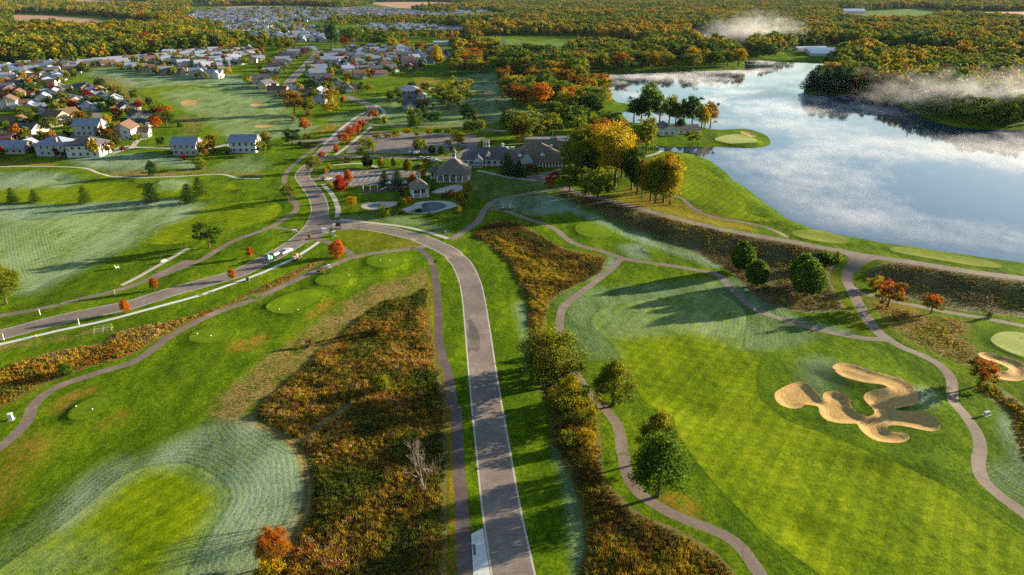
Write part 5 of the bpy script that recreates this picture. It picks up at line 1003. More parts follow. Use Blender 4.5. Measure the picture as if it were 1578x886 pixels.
def pool_chairs():
    me_s = MB().box(-.9, .9, -.32, .32, .3, .36).mesh('lounger_seat'); bk = MB(); bk.add([(.3, -.32, .36), (.3, .32, .36), (1.0, .32, .85), (1.0, -.32, .85), (.36, -.32, .32), (.36, .32, .32), (1.06, .32, .8), (1.06, -.32, .8)], [(0, 1, 2, 3), (7, 6, 5, 4), (0, 3, 7, 4), (1, 5, 6, 2), (0, 4, 5, 1), (3, 2, 6, 7)]); me_b = bk.mesh('lounger_back'); me_l = MB().box(-.04, .04, -.04, .04, 0, .3).mesh('lounger_leg')
    for i, (x, y) in enumerate(((1195, 345), (1225, 340), (1275, 328), (1290, 322))):
        g = ground('C2', x, y); t = thing('sun_lounger', 'white sun lounger on the pavilion terrace', 'sun lounger', g, .4 + .2 * i, 'sun loungers on the pavilion terrace'); ob('seat', me_s, MATS['white_trim'], t); ob('backrest', me_b, MATS['white_trim'], t)
        for sx in (-.8, .8):
            for sy in (-.28, .28): ob('leg', me_l, MATS['white_trim'], t, (sx, sy, 0))
pool_chairs()
# parking bay lines, tee markers and flags
def bays():
    t = ob('parking_bay_lines', None); t['kind'] = 'structure'; L = []
    L += [((185 + 64 * k, 172), (206 + 64 * k, 146)) for k in range(13)] + [((385, 238), (440, 190)), ((445, 238), (490, 190)), ((490, 238), (540, 190)), ((545, 238), (588, 190)), ((595, 238), (637, 188)), ((200, 240), (245, 200)), ((355, 277), (375, 262)), ((410, 277), (428, 262)), ((460, 277), (478, 262)), ((510, 277), (528, 262)), ((560, 277), (578, 262))]
    for a, b in L:
        p, q = ground('C2', *a), ground('C2', *b); d = (q - p).to_2d().normalized(); n = Vector((-d.y, d.x, 0)) * .09; up = Vector((0, 0, .05))
        ob('bay_line', MB().add([p + n + up, p - n + up, q - n + up, q + n + up], [(0, 1, 2, 3)]).mesh('bay_line'), MATS['paint_white'], t)
bays()
fl_me = None
def flag(c, x, y, label):
    g = ground(c, x, y); t = thing('golf_flag', label, 'golf flag', g); ob('pin', MB().cyl((0, 0, -.05), (0, 0, 2.3), .035, .03, 6).mesh('pin'), MATS['white_trim'], t)
    ob('pennant', MB().add([(0, 0, 2.3), (.75, .05, 2.05), (0, 0, 1.8), (0, .03, 2.3), (.75, .08, 2.05), (0, .03, 1.8)], [(0, 2, 1), (3, 4, 5), (0, 1, 4, 3), (1, 2, 5, 4)]).mesh('pennant'), MATS['paint'], t, color=(.6, .05, .04))
flag('B7', 1500, 520, 'red flag on the pale green beside the small bunker'); flag('A3', 1510, 755, 'red flag on the peninsula green in the lake')
mk = MB(); mk.ball((0, 0, .12), (.16, .16, .16), 8, 6); mk = mk.mesh('tee_marker', True)
for c, x, y in (('B2', 805, 145), ('B2', 855, 148), ('B2', 640, 225), ('B2', 275, 405), ('B2', 372, 408), ('B1', 1078, 237), ('B1', 1153, 248), ('B1', 418, 635), ('B1', 507, 650)):
    g = ground(c, x, y); tag(ob('tee_marker', mk, MATS['white_trim'], None, g), 'small white ball marker on a mown tee', 'tee marker', 'white tee markers')
# ------------------------------------------------------------------ trees
PAL = {'dark green': ((.014, .036, .006), (.026, .052, .007)), 'green': ((.036, .078, .006), (.075, .112, .007)), 'olive': ((.062, .088, .006), (.140, .142, .006)), 'yellow-green': ((.100, .140, .006), (.170, .175, .007)),
       'yellow': ((.250, .215, .006), (.340, .240, .006)), 'golden': ((.260, .200, .006), (.350, .215, .006)), 'orange': ((.310, .135, .006), (.390, .110, .006)), 'orange-red': ((.320, .095, .006), (.390, .065, .007)), 'red': ((.270, .042, .008), (.350, .034, .010)),
       'crimson': ((.160, .016, .012), (.220, .014, .014)), 'brown': ((.085, .062, .014), (.120, .080, .014)), 'rusty': ((.130, .078, .008), (.180, .100, .008)), 'green-orange': ((.045, .074, .006), (.300, .115, .005)), 'green-gold': ((.040, .072, .006), (.200, .160, .005)), 'red-green': ((.085, .100, .006), (.420, .075, .006)), 'blue-green': ((.013, .038, .015), (.022, .050, .014))}
for _k, _f in (('dark green', 1.5), ('green', 1.35), ('olive', 1.3), ('blue-green', 1.4), ('green-gold', 1.2), ('green-orange', 1.1), ('brown', 1.2), ('rusty', 1.2), ('yellow-green', 1.15)):
    PAL[_k] = tuple(tuple(v * _f for v in c) for c in PAL[_k])
def leaf_mesh(name, centers, outward, size, r, flat=.6):
    """one small quad per leaf spray"""
    n = len(centers); d = outward + r.normal(0, .75, (n, 3)); d /= np.linalg.norm(d, axis=1)[:, None] + 1e-9
    a = np.cross(d, r.normal(0, 1, (n, 3))); a /= np.linalg.norm(a, axis=1)[:, None] + 1e-9; b = np.cross(d, a)
    s = (size * r.uniform(.6, 1.3, n))[:, None]; a = a * s; b = b * s * flat
    V = np.stack([centers - a, centers - b * .9, centers + a, centers + b], 1).reshape(-1, 3)
    me = bpy.data.meshes.new(name); me.vertices.add(4 * n); me.vertices.foreach_set('co', V.ravel())
    me.loops.add(4 * n); me.loops.foreach_set('vertex_index', np.arange(4 * n)); me.polygons.add(n); me.polygons.foreach_set('loop_start', np.arange(0, 4 * n, 4)); me.polygons.foreach_set('loop_total', np.full(n, 4))
    me.update(calc_edges=True); me.validate(); me.materials.append(MATS['leaves']); return me
def crown_points(kind, nc, nl, r):
    """leaf positions for a crown of a 10 m tree"""
    C, O, S = [], [], []
    if kind == 'pine':
        z = 1.0
        while z < 9.8:
            R = 3.9 * (1 - (z / 10.4)) ** .8 + .2; k = max(4, int(9 * R / 2.5 + 2)); a0 = r.uniform(0, 6)
            for i in range(k):
                a = a0 + 2 * math.pi * i / k + r.uniform(-.25, .25); L = R * r.uniform(.72, 1.12)
                for t in np.linspace(.25, 1, 5): C.append((math.cos(a) * L * t, math.sin(a) * L * t, z - .35 * t + .22 * t * t * L * .5)); O.append((math.cos(a) * .6, math.sin(a) * .6, .7)); S.append(.62 * (1.25 - .5 * t))
            z += .85 + r.uniform(-.1, .1)
    else:
        P = {'round': (5.6, 3.9, 4.1), 'tall': (5.7, 2.9, 4.1), 'egg': (4.9, 3.5, 4.9), 'column': (5.3, 1.9, 4.6), 'bush': (4.6, 5.4, 5.0), 'sparse': (6.1, 3.0, 3.5), 'wide': (5.6, 5.0, 4.0), 'cone': (5.0, 3.7, 4.6)}[kind]
        zc, rx, rz_ = P; i = 0
        while i < nc:
            d = r.normal(0, 1, 3); d /= np.linalg.norm(d); q = (r.uniform(.30, 1.0) ** .45) if kind != 'egg' else r.uniform(.82, .98)
            if d[2] < -.75 and kind != 'bush': continue
            taper = 1.0
            if kind == 'cone': taper = 1.1 - .62 * max(d[2] + .25, 0)
            if kind == 'egg': taper = 1.05 - .33 * max(d[2], 0) ** 1.5
            if kind in ('tall', 'round'): q *= 1 + .24 * math.sin(3 * math.atan2(d[1], d[0]) + 5 * d[2] + nc * 1.7) + .10 * math.sin(7 * math.atan2(d[1], d[0]) - 9 * d[2])
            C.append((d[0] * rx * q * taper, d[1] * rx * q * taper, zc + d[2] * rz_ * q)); O.append(d); S.append({'egg': .55, 'sparse': .55, 'bush': 1.1, 'wide': .95}.get(kind, .80) * r.uniform(.7, 1.3)); i += 1
        if kind == 'bush':
            C = [(x, y, max(z, .5)) for x, y, z in C]
    C, O, S = np.array(C), np.array(O), np.array(S)
    k = r.integers(0, len(C), nl) if kind != 'egg' else np.arange(nl) % len(C)
    off = r.normal(0, 1, (nl, 3)) * S[k][:, None] * np.array([.62, .62, .42]) * (1 if kind != 'pine' else .8)
    return C[k] + off, O[k] * .5 + off / (S[k][:, None] + .01) * .5 + np.array([0, 0, .25]), C
def trunk_mesh(name, kind, C, r, n=7):
    m = MB(); top = {'pine': 9.4, 'bush': 3.0, 'egg': 5.0}.get(kind, 6.6); rb = {'pine': .2, 'bush': .22, 'sparse': .10}.get(kind, .26)
    pts = [Vector((0, 0, -.3)), Vector((r.uniform(-.1, .1), r.uniform(-.1, .1), top * .35)), Vector((r.uniform(-.25, .25), r.uniform(-.25, .25), top * .7)), Vector((r.uniform(-.3, .3), r.uniform(-.3, .3), top))]
    rad = [rb * 1.35, rb, rb * .7, rb * .25]
    for a, b, ra, rb2 in zip(pts[:-1], pts[1:], rad[:-1], rad[1:]): m.cyl(a, b, ra, rb2, n)
    if kind != 'pine':
        for i in range(7):
            c = Vector(C[r.integers(len(C))]); s = pts[1].lerp(pts[2], r.uniform(0, 1)); mid = s.lerp(c, .5) + Vector((0, 0, .25)); m.cyl(s, mid, rb * .5, rb * .3, 5); m.cyl(mid, c, rb * .3, rb * .08, 5)
    me = m.mesh(name); me.materials.append(MATS['bark']); return me
PROTO = {}
def proto(kind, lod, v):
    key = (kind, lod, v)
    if key not in PROTO:
        r = np.random.default_rng(abs(hash((kind, lod, v, 3))) % 2**31 if False else (sum(map(ord, kind)) * 97 + lod * 13 + v * 7))
        nl, sz = {0: (11500, .165), 1: (3000, .30), 2: (620, .66)}[lod]; nc = {0: 110, 1: 70, 2: 40}[lod]
        if kind == 'egg': nl, sz, nc = int(nl * 1.5), sz * 1.15, nl
        if kind == 'pine': nl = int(nl * 1.5); sz *= .9
        if kind == 'sparse': nl = int(nl * .65)
        if kind == 'bush': nl, sz = int(nl * .8), sz * 1.5
        if kind == 'wide': nl, sz = int(nl * 1.15), sz * 1.1
        P, O, C = crown_points(kind, nc, nl, r)
        if kind == 'bush': P[:, 2] = np.abs(P[:, 2])
        PROTO[key] = (leaf_mesh(f'crown_{kind}_{lod}_{v}', P, O, sz, r, .62 if kind != 'pine' else .3), trunk_mesh(f'trunk_{kind}_{lod}_{v}', kind, C, r))
    return PROTO[key]
KW = {'round': 'broad', 'tall': 'tall slender', 'egg': 'dense egg-shaped', 'pine': 'layered conifer', 'column': 'narrow upright', 'bush': 'rounded', 'sparse': 'thin young', 'wide': 'wide spreading', 'cone': 'tapering'}
NM = {'pine': 'conifer_tree', 'bush': 'shrub'}
N_TREE = [0]
def tree_at(g, h, kind, colr, where, group, wf=1.0, lod=None):
    if lod is None:
        ph = h * px_per_m(g.x, g.y, 0); lod = 0 if ph > 58 else (1 if ph > 18 else 2)
    i = N_TREE[0]; N_TREE[0] += 1; cm, tm = proto(kind, lod, i % 3)
    nm = NM.get(kind, 'tree'); noun = {'pine': 'tree', 'bush': 'shrub'}.get(kind, 'tree')
    t = thing(nm, f'{KW[kind]} {colr} {noun} {where}', 'shrub' if kind == 'bush' else 'tree', (g.x, g.y, g.z), rng.uniform(0, 6.28), group)
    s = h / 10.0; wf *= {'tall': 1.12, 'round': 1.15, 'pine': 1.2, 'sparse': 1.35}.get(kind, 1.0); t.scale = (s * wf, s * wf * rng.uniform(.92, 1.08), s)
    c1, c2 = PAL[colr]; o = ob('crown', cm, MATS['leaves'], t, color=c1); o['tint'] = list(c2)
    ob('trunk', tm, MATS['bark'], t); return t
def tree(c, x, yb, yt, kind, colr, where, group, wf=1.0):
    g = ground(c, x, yb); _, pyt = PX(c, [(x, yt)])[0]
    lo, hi = .5, 45.0
    for _ in range(24):
        mid = (lo + hi) / 2
        if project(g.x, g.y, g.z + mid)[1] > pyt: lo = mid
        else: hi = mid
    return tree_at(g, lo, kind, colr, where, group, wf)
def trees(c, lst, where, group):
    for e in lst: tree(c, *e[:5], where, group, e[5] if len(e) > 5 else 1.0)
trees('A5', [(75, 328, 243, 'pine', 'green', 1.1), (195, 325, 250, 'pine', 'green', 1.0), (470, 330, 230, 'pine', 'green', .9), (833, 327, 216, 'pine', 'dark green', 1.15), (1035, 330, 215, 'pine', 'dark green', 1.0), (1095, 288, 184, 'pine', 'green', 1.1)], 'on the lawn beyond the frosted fairway', 'conifers on the golf lawn')
trees('A5', [(833, 178, 93, 'bush', 'dark green', .62), (1095, 142, 76, 'bush', 'yellow-green', .95)], 'by the path behind the conifers', 'shrubs behind the conifers')
trees('A5', [(1145, 575, 422, 'round', 'green', .95)], 'alone on the tee lawn above the road', 'lone lawn trees'); trees('A5', [(36, 880, 680, 'wide', 'yellow-green', .85)], 'alone beside the narrow path', 'lone lawn trees')
trees('A5', [(845, 808, 738, 'column', 'orange', 1.3), (1270, 748, 688, 'column', 'orange', 1.3), (1365, 628, 568, 'column', 'orange-red', 1.2)], 'newly planted along the road', 'young street trees'); trees('B1', [(690, 115, 40, 'column', 'orange', 1.3)], 'newly planted along the road', 'young street trees'); trees('C4', [(810, 255, 178, 'column', 'golden', 1.4)], 'newly planted along the road', 'young street trees')
trees('A6', [(425, 765, 672, 'bush', 'orange-red', .75)], 'flaming beside the path loop below the junction', 'junction trees')
trees('A6', [(505, 503, 432, 'round', 'golden', 1.0), (685, 548, 476, 'bush', 'yellow-green', .72), (440, 422, 318, 'column', 'red', 1.25), (487, 365, 288, 'column', 'orange-red', 1.2), (468, 388, 335, 'bush', 'crimson', .5)], 'on the lawn by the splash pool', 'trees on the pool lawn')
trees('A6', [(300, 302, 213, 'round', 'olive', 1.0), (160, 467, 363, 'round', 'olive', .8), (345, 240, 188, 'sparse', 'orange-red', 1.1), (180, 148, 63, 'round', 'dark green', 1.1), (245, 74, 20, 'round', 'orange', 1.1), (235, 28, 0, 'round', 'orange', 1.0)], 'beside the main road curve', 'trees along the main road')
trees('A6', [(420, 192, 148, 'bush', 'red', .6), (462, 152, 84, 'round', 'orange-red', 1.05), (498, 127, 48, 'round', 'orange-red', 1.0), (530, 97, 33, 'round', 'red', .9), (562, 72, 14, 'round', 'orange-red', .9), (480, 142, 90, 'round', 'orange', .9)], 'in the row between road and walk', 'red maples along the road')
trees('A6', [(595, 205, 112, 'round', 'yellow-green', 1.1), (562, 228, 158, 'round', 'green', 1.0), (592, 278, 203, 'egg', 'dark green', 1.0), (665, 278, 219, 'egg', 'golden', .85), (735, 272, 221, 'egg', 'olive', .85), (810, 303, 228, 'egg', 'yellow-green', .8), (880, 203, 110, 'wide', 'yellow-green', .85), (942, 202, 153, 'egg', 'dark green', 1.0), (995, 207, 158, 'egg', 'dark green', 1.0), (1055, 197, 153, 'egg', 'green', .9), (1085, 165, 82, 'round', 'yellow', 1.0), (1030, 165, 122, 'round', 'yellow', 1.1)], 'on the islands between the two car parks', 'car park island trees')
trees('A6', [(685, 378, 288, 'pine', 'dark green', .9), (755, 378, 283, 'pine', 'dark green', 1.0), (840, 378, 308, 'column', 'orange', 1.3), (810, 383, 333, 'column', 'golden', 1.3), (880, 350, 293, 'round', 'golden', .9), (895, 324, 280, 'round', 'orange', .9), (915, 274, 223, 'round', 'golden', 1.2), (970, 284, 254, 'bush', 'golden', .7)], 'behind the play tower and gazebo', 'trees behind the playground')
trees('A6', [(380, 283, 253, 'bush', 'golden', .9), (360, 308, 279, 'bush', 'golden', 1.0), (480, 248, 218, 'bush', 'brown', 1.2), (350, 345, 322, 'bush', 'yellow', .9), (390, 386, 360, 'bush', 'yellow', 1.0)], 'on the verge by the car park entrance', 'entrance shrubs')
trees('A6', [(1140, 405, 342, 'bush', 'golden', .7), (1050, 440, 395, 'bush', 'orange', .9), (1095, 455, 405, 'bush', 'golden', .8), (1130, 445, 410, 'bush', 'rusty', .8), (1110, 490, 450, 'bush', 'rusty', .7), (1090, 522, 485, 'bush', 'golden', .8), (1000, 440, 412, 'bush', 'rusty', .9), (1025, 436, 408, 'bush', 'rusty', .9), (775, 425, 393, 'bush', 'crimson', .8), (793, 478, 445, 'bush', 'golden', .7), (822, 470, 435, 'bush', 'orange', .7), (945, 402, 368, 'bush', 'green', .9), (760, 490, 462, 'bush', 'brown', .8), (960, 585, 560, 'bush', 'yellow', .6), (870, 520, 500, 'bush', 'dark green', 1.6), (780, 530, 508, 'bush', 'brown', 1.6), (930, 545, 522, 'bush', 'dark green', 1.5)], 'in the planting round the pool terrace', 'pool terrace shrubs')
trees('A6', [(640, 132, 80, 'sparse', 'golden', 1.2), (700, 127, 84, 'sparse', 'golden', 1.2), (750, 132, 73, 'sparse', 'yellow', 1.2), (810, 107, 58, 'sparse', 'yellow', 1.1), (860, 112, 78, 'sparse', 'golden', 1.2), (930, 112, 63, 'sparse', 'yellow', 1.1), (975, 107, 58, 'sparse', 'olive', 1.0), (1030, 107, 55, 'sparse', 'olive', 1.0), (1100, 132, 80, 'round', 'golden', 1.0)], 'inside the upper car park', 'young car park trees')
trees('A6', [(850, 75, 0, 'round', 'green', 1.1), (1145, 90, 12, 'wide', 'olive', .8), (1202, 90, 10, 'wide', 'olive', .8)], 'between the shaded lawn and the car park drive', 'trees above the car park')
trees('A2', [(1320, 645, 562, 'bush', 'dark green', 1.05), (1350, 650, 608, 'bush', 'brown', .9)], 'standing on the frosted lawn', 'lawn shrubs')
trees('A2', [(1205, 595, 445, 'round', 'olive', 1.15), (1262, 575, 422, 'round', 'green-gold', 1.15)], 'standing together on the sunlit lawn', 'paired lawn trees')
trees('A2', [(1010, 503, 443, 'round', 'dark green', 1.1), (1080, 512, 448, 'sparse', 'brown', 1.2), (895, 563, 493, 'tall', 'green', 1.1), (930, 512, 474, 'round', 'dark green', .8), (1030, 692, 588, 'round', 'green', .85), (995, 642, 582, 'round', 'yellow-green', 1.0), (1075, 632, 568, 'pine', 'dark green', 1.0), (1095, 672, 608, 'round', 'dark green', .9), (1140, 677, 608, 'round', 'dark green', .9), (1130, 545, 512, 'round', 'green', .8)], 'around the house on the shaded lawn', 'trees round the shaded house')
trees('A2', [(565, 625, 545, 'round', 'yellow', 1.25), (563, 565, 478, 'round', 'golden', 1.2), (370, 622, 488, 'round', 'rusty', .9), (450, 622, 533, 'tall', 'olive', 1.0), (425, 708, 655, 'round', 'orange', 1.3), (365, 666, 633, 'round', 'yellow', 1.0), (410, 672, 638, 'round', 'orange', 1.0), (445, 652, 603, 'tall', 'rusty', .9), (215, 817, 743, 'pine', 'dark green', .9), (800, 652, 596, 'round', 'orange-red', .9), (635, 572, 523, 'column', 'red-green', 1.2)], 'where the street meets the golf lawn', 'trees at the street end')
trees('A2', [(435, 755, 730, 'bush', 'rusty', 1.3), (440, 805, 785, 'bush', 'crimson', 1.3), (400, 790, 772, 'bush', 'green', 1.4), (860, 665, 628, 'bush', 'yellow', .9), (860, 672, 650, 'bush', 'dark green', .8)], 'low on the verge near the road fork', 'verge shrubs')
trees('A7', [(430, 318, 250, 'round', 'green-orange', .9), (405, 312, 245, 'round', 'green-orange', .9), (290, 312, 185, 'pine', 'dark green', 1.05), (350, 325, 235, 'pine', 'blue-green', 1.1), (540, 352, 296, 'round', 'red', 1.1), (515, 380, 318, 'round', 'orange-red', 1.0), (590, 228, 183, 'round', 'olive', 1.1)], 'in front of the clubhouse', 'trees in front of the clubhouse')
trees('A7', [(625, 400, 262, 'round', 'olive', 1.05), (775, 458, 262, 'round', 'olive', .95), (700, 300, 55, 'tall', 'olive', .85), (770, 290, 25, 'tall', 'green-orange', .85), (820, 305, 120, 'tall', 'yellow', .8), (868, 375, 40, 'tall', 'yellow', .78), (905, 330, 100, 'tall', 'golden', .8), (975, 165, 78, 'round', 'orange', 1.1), (958, 392, 150, 'tall', 'dark green', .7), (985, 420, 200, 'tall', 'dark green', .6), (1015, 435, 235, 'tall', 'olive', .7), (1085, 468, 212, 'tall', 'yellow-green', .65), (1130, 462, 208, 'tall', 'green-orange', .7), (1165, 475, 230, 'tall', 'yellow', .65), (1035, 198, 12, 'tall', 'olive', .85), (740, 240, 90, 'tall', 'green', .9), (660, 250, 110, 'tall', 'green', .9)], 'in the grove above the dam road', 'grove above the dam road')
trees('A7', [(660, 300, 70, 'tall', 'olive', .9), (720, 260, 50, 'tall', 'yellow-green', .9), (790, 240, 40, 'tall', 'green-orange', .85), (850, 330, 90, 'tall', 'yellow', .8), (930, 320, 130, 'tall', 'green-gold', .8), (760, 200, 60, 'tall', 'yellow-green', 1.0), (700, 200, 70, 'tall', 'green-gold', 1.0), (830, 180, 40, 'tall', 'yellow-green', 1.0), (1110, 400, 215, 'tall', 'yellow', .8), (690, 330, 120, 'tall', 'olive', .9), (730, 340, 150, 'tall', 'green-gold', .9), (800, 330, 60, 'tall', 'golden', .8), (840, 250, 60, 'tall', 'orange', .8), (925, 260, 110, 'tall', 'yellow', .8), (890, 215, 30, 'tall', 'green-orange', .9), (1060, 455, 230, 'tall', 'golden', .7), (1145, 440, 215, 'tall', 'yellow', .7), (1190, 385, 215, 'tall', 'yellow', .7)], 'among the golden grove beside the dam road', 'golden grove beside the dam road')
trees('A3', [(375, 765, 583, 'round', 'olive', 1.15), (345, 772, 655, 'round', 'rusty', 1.0), (530, 742, 600, 'wide', 'yellow-green', .8), (455, 752, 632, 'round', 'olive', 1.0), (275, 670, 583, 'pine', 'dark green', 1.0), (305, 692, 600, 'pine', 'dark green', 1.0), (675, 738, 640, 'tall', 'olive', 1.1), (590, 700, 600, 'round', 'green', 1.1), (760, 712, 620, 'round', 'green-gold', 1.1), (845, 700, 600, 'round', 'dark green', 1.2), (640, 690, 560, 'round', 'green', 1.2), (560, 660, 540, 'round', 'olive', 1.2)], 'behind the clubhouse roof', 'trees behind the clubhouse')
trees('A7', [(1285, 152, 73, 'sparse', 'olive', 1.4), (1220, 82, 8, 'egg', 'dark green', 1.0)], 'beside the lakeside cabin', 'cabin trees')
trees('A3', [(1050, 645, 455, 'tall', 'green', .95), (1010, 652, 535, 'tall', 'dark green', 1.0), (1160, 668, 515, 'tall', 'olive', .9), (1195, 672, 555, 'tall', 'green-gold', .9), (1285, 676, 522, 'tall', 'dark green', .9), (1335, 692, 562, 'tall', 'olive', .8), (1382, 694, 552, 'tall', 'rusty', .75), (1350, 700, 580, 'tall', 'yellow', .6), (1110, 655, 500, 'tall', 'green', .9), (970, 650, 530, 'tall', 'olive', .9), (1240, 672, 540, 'tall', 'green', .8)], 'on the wooded peninsula in the lake', 'trees on the lake peninsula')
trees('C7', [(258, 468, 192, 'egg', 'green', .98), (392, 608, 362, 'egg', 'green', 1.0), (820, 610, 302, 'egg', 'green', .95), (872, 695, 370, 'egg', 'green', 1.08)], 'in brown scrub below the dam', 'egg-shaped trees below the dam')
trees('C7', [(1060, 400, 275, 'bush', 'green', 1.1), (1150, 380, 290, 'bush', 'olive', .9), (990, 420, 300, 'bush', 'dark green', 1.0), (1500, 640, 510, 'bush', 'yellow', .9)], 'at the dam road junction', 'shrubs at the dam road junction')
trees('A8', [(760, 797, 673, 'round', 'red-green', 1.05), (970, 832, 741, 'round', 'red-green', 1.1), (1255, 852, 824, 'bush', 'green', .9)], 'by the path under the dam slope', 'maples under the dam slope')
trees('B7', [(1300, 727, 598, 'round', 'red-green', 1.05)], 'beside the small curved bunker', 'maple by the bunker')
trees('B5', [(370, 510, 232, 'round', 'olive', 1.15), (470, 715, 500, 'round', 'green-gold', 1.15), (300, 420, 300, 'bush', 'rusty', .8), (420, 330, 250, 'bush', 'olive', .8)], 'in the brush strip beside the cart path', 'trees in the brush strip')
trees('B5', [(500, 600, 480, 'bush', 'green-gold', .8), (330, 480, 360, 'bush', 'olive', .8), (540, 830, 740, 'bush', 'golden', .8), (440, 850, 760, 'bush', 'olive', .8)], 'low in the brush strip by the road', 'bushes in the brush strip')
trees('B5', [(690, 622, 362, 'cone', 'olive', 1.0)], 'beside the cart path and fairway', 'fairway edge trees')
trees('B6', [(925, 437, 85, 'cone', 'green', .9), (915, 235, -30, 'cone', 'green-gold', .85)], 'between cart path and broad fairway', 'fairway edge trees')
trees('B4', [(75, 835, 675, 'round', 'orange', .8), (50, 905, 800, 'bush', 'golden', .9), (160, 930, 850, 'bush', 'rusty', .9)], 'at the meadow edge by the frosted lawn', 'meadow edge maples')
trees('B2', [(810, 832, 742, 'bush', 'yellow-green', .75), (430, 592, 552, 'bush', 'brown', .8), (800, 530, 455, 'bush', 'rusty', .9)], 'in the brown meadow', 'meadow shrubs'); trees('B1', [(365, 455, 388, 'bush', 'green', .9)], 'in the meadow beside the bending cart path', 'meadow shrubs')
trees('C4', [(990, 745, 690, 'bush', 'yellow', .9), (1120, 150, 90, 'bush', 'dark green', .7)], 'on the verge below the junction', 'verge shrubs')
trees('A1', [(130, 652, 578, 'round', 'olive', 1.2), (165, 642, 598, 'round', 'green', 1.1), (310, 382, 343, 'round', 'orange', 1.1), (440, 402, 353, 'round', 'dark green', 1.2), (240, 512, 438, 'round', 'dark green', 1.2), (200, 522, 448, 'round', 'green', 1.2), (320, 592, 548, 'round', 'yellow', 1.1), (390, 545, 478, 'round', 'dark green', 1.2), (480, 592, 528, 'round', 'dark green', 1.2), (430, 662, 598, 'round', 'yellow', 1.0), (280, 722, 636, 'round', 'green', 1.2), (480, 652, 598, 'round', 'dark green', 1.1), (550, 602, 556, 'round', 'dark green', 1.2), (590, 682, 628, 'round', 'golden', 1.1), (640, 642, 588, 'bush', 'crimson', .8), (655, 542, 488, 'pine', 'dark green', 1.1), (700, 562, 528, 'round', 'green', 1.0), (850, 692, 628, 'round', 'olive', 1.2), (870, 642, 556, 'round', 'olive', 1.1), (920, 642, 576, 'round', 'orange', 1.0), (858, 702, 628, 'round', 'orange-red', .8), (565, 762, 688, 'round', 'green-orange', 1.0), (610, 772, 698, 'round', 'green-orange', 1.0), (650, 802, 748, 'round', 'olive', 1.0), (740, 782, 728, 'round', 'olive', 1.0), (880, 803, 743, 'wide', 'dark green', .8), (1085, 832, 753, 'egg', 'dark green', .9), (1155, 782, 728, 'round', 'green-orange', 1.1), (320, 852, 798, 'round', 'crimson', 1.1), (180, 832, 768, 'pine', 'dark green', 1.2), (20, 742, 718, 'bush', 'yellow', 1.0), (120, 752, 713, 'round', 'brown', 1.2), (150, 602, 558, 'bush', 'red', .8), (390, 702, 656, 'round', 'dark green', 1.2), (370, 744, 704, 'bush', 'dark green', .9), (985, 692, 663, 'bush', 'dark green', 1.1), (910, 690, 600, 'round', 'green', 1.1), (60, 470, 430, 'bush', 'red', .8), (120, 410, 388, 'bush', 'red', .8), (400, 430, 390, 'round', 'dark green', 1.1), (130, 480, 430, 'pine', 'dark green', 1.0), (1080, 885, 858, 'bush', 'yellow-green', 1.3), (1010, 872, 838, 'bush', 'crimson', .7)], 'among the gardens of the estate houses', 'estate garden trees')
trees('A2', [(1150, 372, 245, 'column', 'yellow', 1.2), (575, 262, 125, 'tall', 'dark green', .8), (640, 252, 200, 'round', 'crimson', 1.0), (695, 240, 140, 'round', 'green', 1.1), (840, 262, 160, 'round', 'green', 1.2), (900, 272, 200, 'round', 'yellow', 1.0), (1055, 280, 230, 'round', 'orange-red', 1.3), (970, 262, 215, 'round', 'orange', 1.2), (345, 275, 215, 'round', 'olive', 1.3), (290, 280, 230, 'round', 'olive', 1.2), (150, 240, 195, 'round', 'crimson', 1.3), (100, 355, 300, 'round', 'olive', 1.2), (1330, 222, 150, 'round', 'rusty', 1.0), (1305, 226, 155, 'round', 'dark green', 1.0)], 'beyond the streets towards the distant estate', 'trees behind the streets')
def cluster(p, n, hmin, hmax, pal, kinds, where, group, gap):
    w = gp(*p.T); lo, hi = w.min(0), w.max(0); got = []; tries = 0
    while len(got) < n and tries < 20000:
        tries += 1; q = rng.uniform(lo, hi)
        if not inside(q[None], w)[0] or any((q[0] - a) ** 2 + (q[1] - b) ** 2 < gap * gap for a, b in got): continue
        got.append(q); tree_at(Vector((q[0], q[1], HZ(*q))), rng.uniform(hmin, hmax), kinds[rng.integers(len(kinds))], pal[rng.integers(len(pal))], where, group, rng.uniform(1.1, 1.45), None)
MIX = ['olive', 'olive', 'green', 'green', 'dark green', 'green-gold', 'golden', 'green-orange', 'orange', 'yellow', 'rusty']
cluster(PX('A3', [(250, 440), (340, 400), (470, 400), (600, 440), (700, 450), (800, 480), (840, 560), (880, 640), (910, 690), (800, 700), (660, 690), (600, 640), (450, 610), (330, 580), (260, 510)]), 42, 15, 20, MIX, ['round', 'round', 'tall'], 'in the dense wood between lawn and lake', 'trees of the lakeside wood', 7)
cluster(PX('A3', [(0, 330), (120, 310), (240, 320), (330, 360), (260, 400), (100, 405), (0, 400)]), 16, 15, 19, ['olive', 'yellow', 'golden', 'orange', 'green-gold', 'yellow-green'], ['round'], 'in the yellow copse behind the lawn', 'trees of the yellow copse', 8)
cluster(PX('A3', [(600, 360), (750, 360), (960, 350), (960, 388), (820, 394), (640, 392)]), 14, 16, 20, ['green-orange', 'orange', 'green', 'dark green', 'golden', 'olive'], ['round', 'tall'], 'on the sunny lake shore', 'trees on the lake shore', 8)
cluster(PX('A3', [(1000, 340), (1250, 335), (1450, 335), (1560, 345), (1550, 370), (1250, 380), (1000, 372)]), 20, 16, 21, ['dark green', 'green', 'olive', 'olive', 'golden', 'rusty'], ['round', 'tall'], 'on the misty lake point', 'trees on the misty lake point', 9)
cluster(PX('A4', [(405, 488), (450, 470), (560, 480), (640, 495), (600, 512), (430, 502)]), 9, 17, 24, ['dark green', 'blue-green'], ['pine'], 'at the tip of the wooded point', 'conifers on the wooded point', 5)
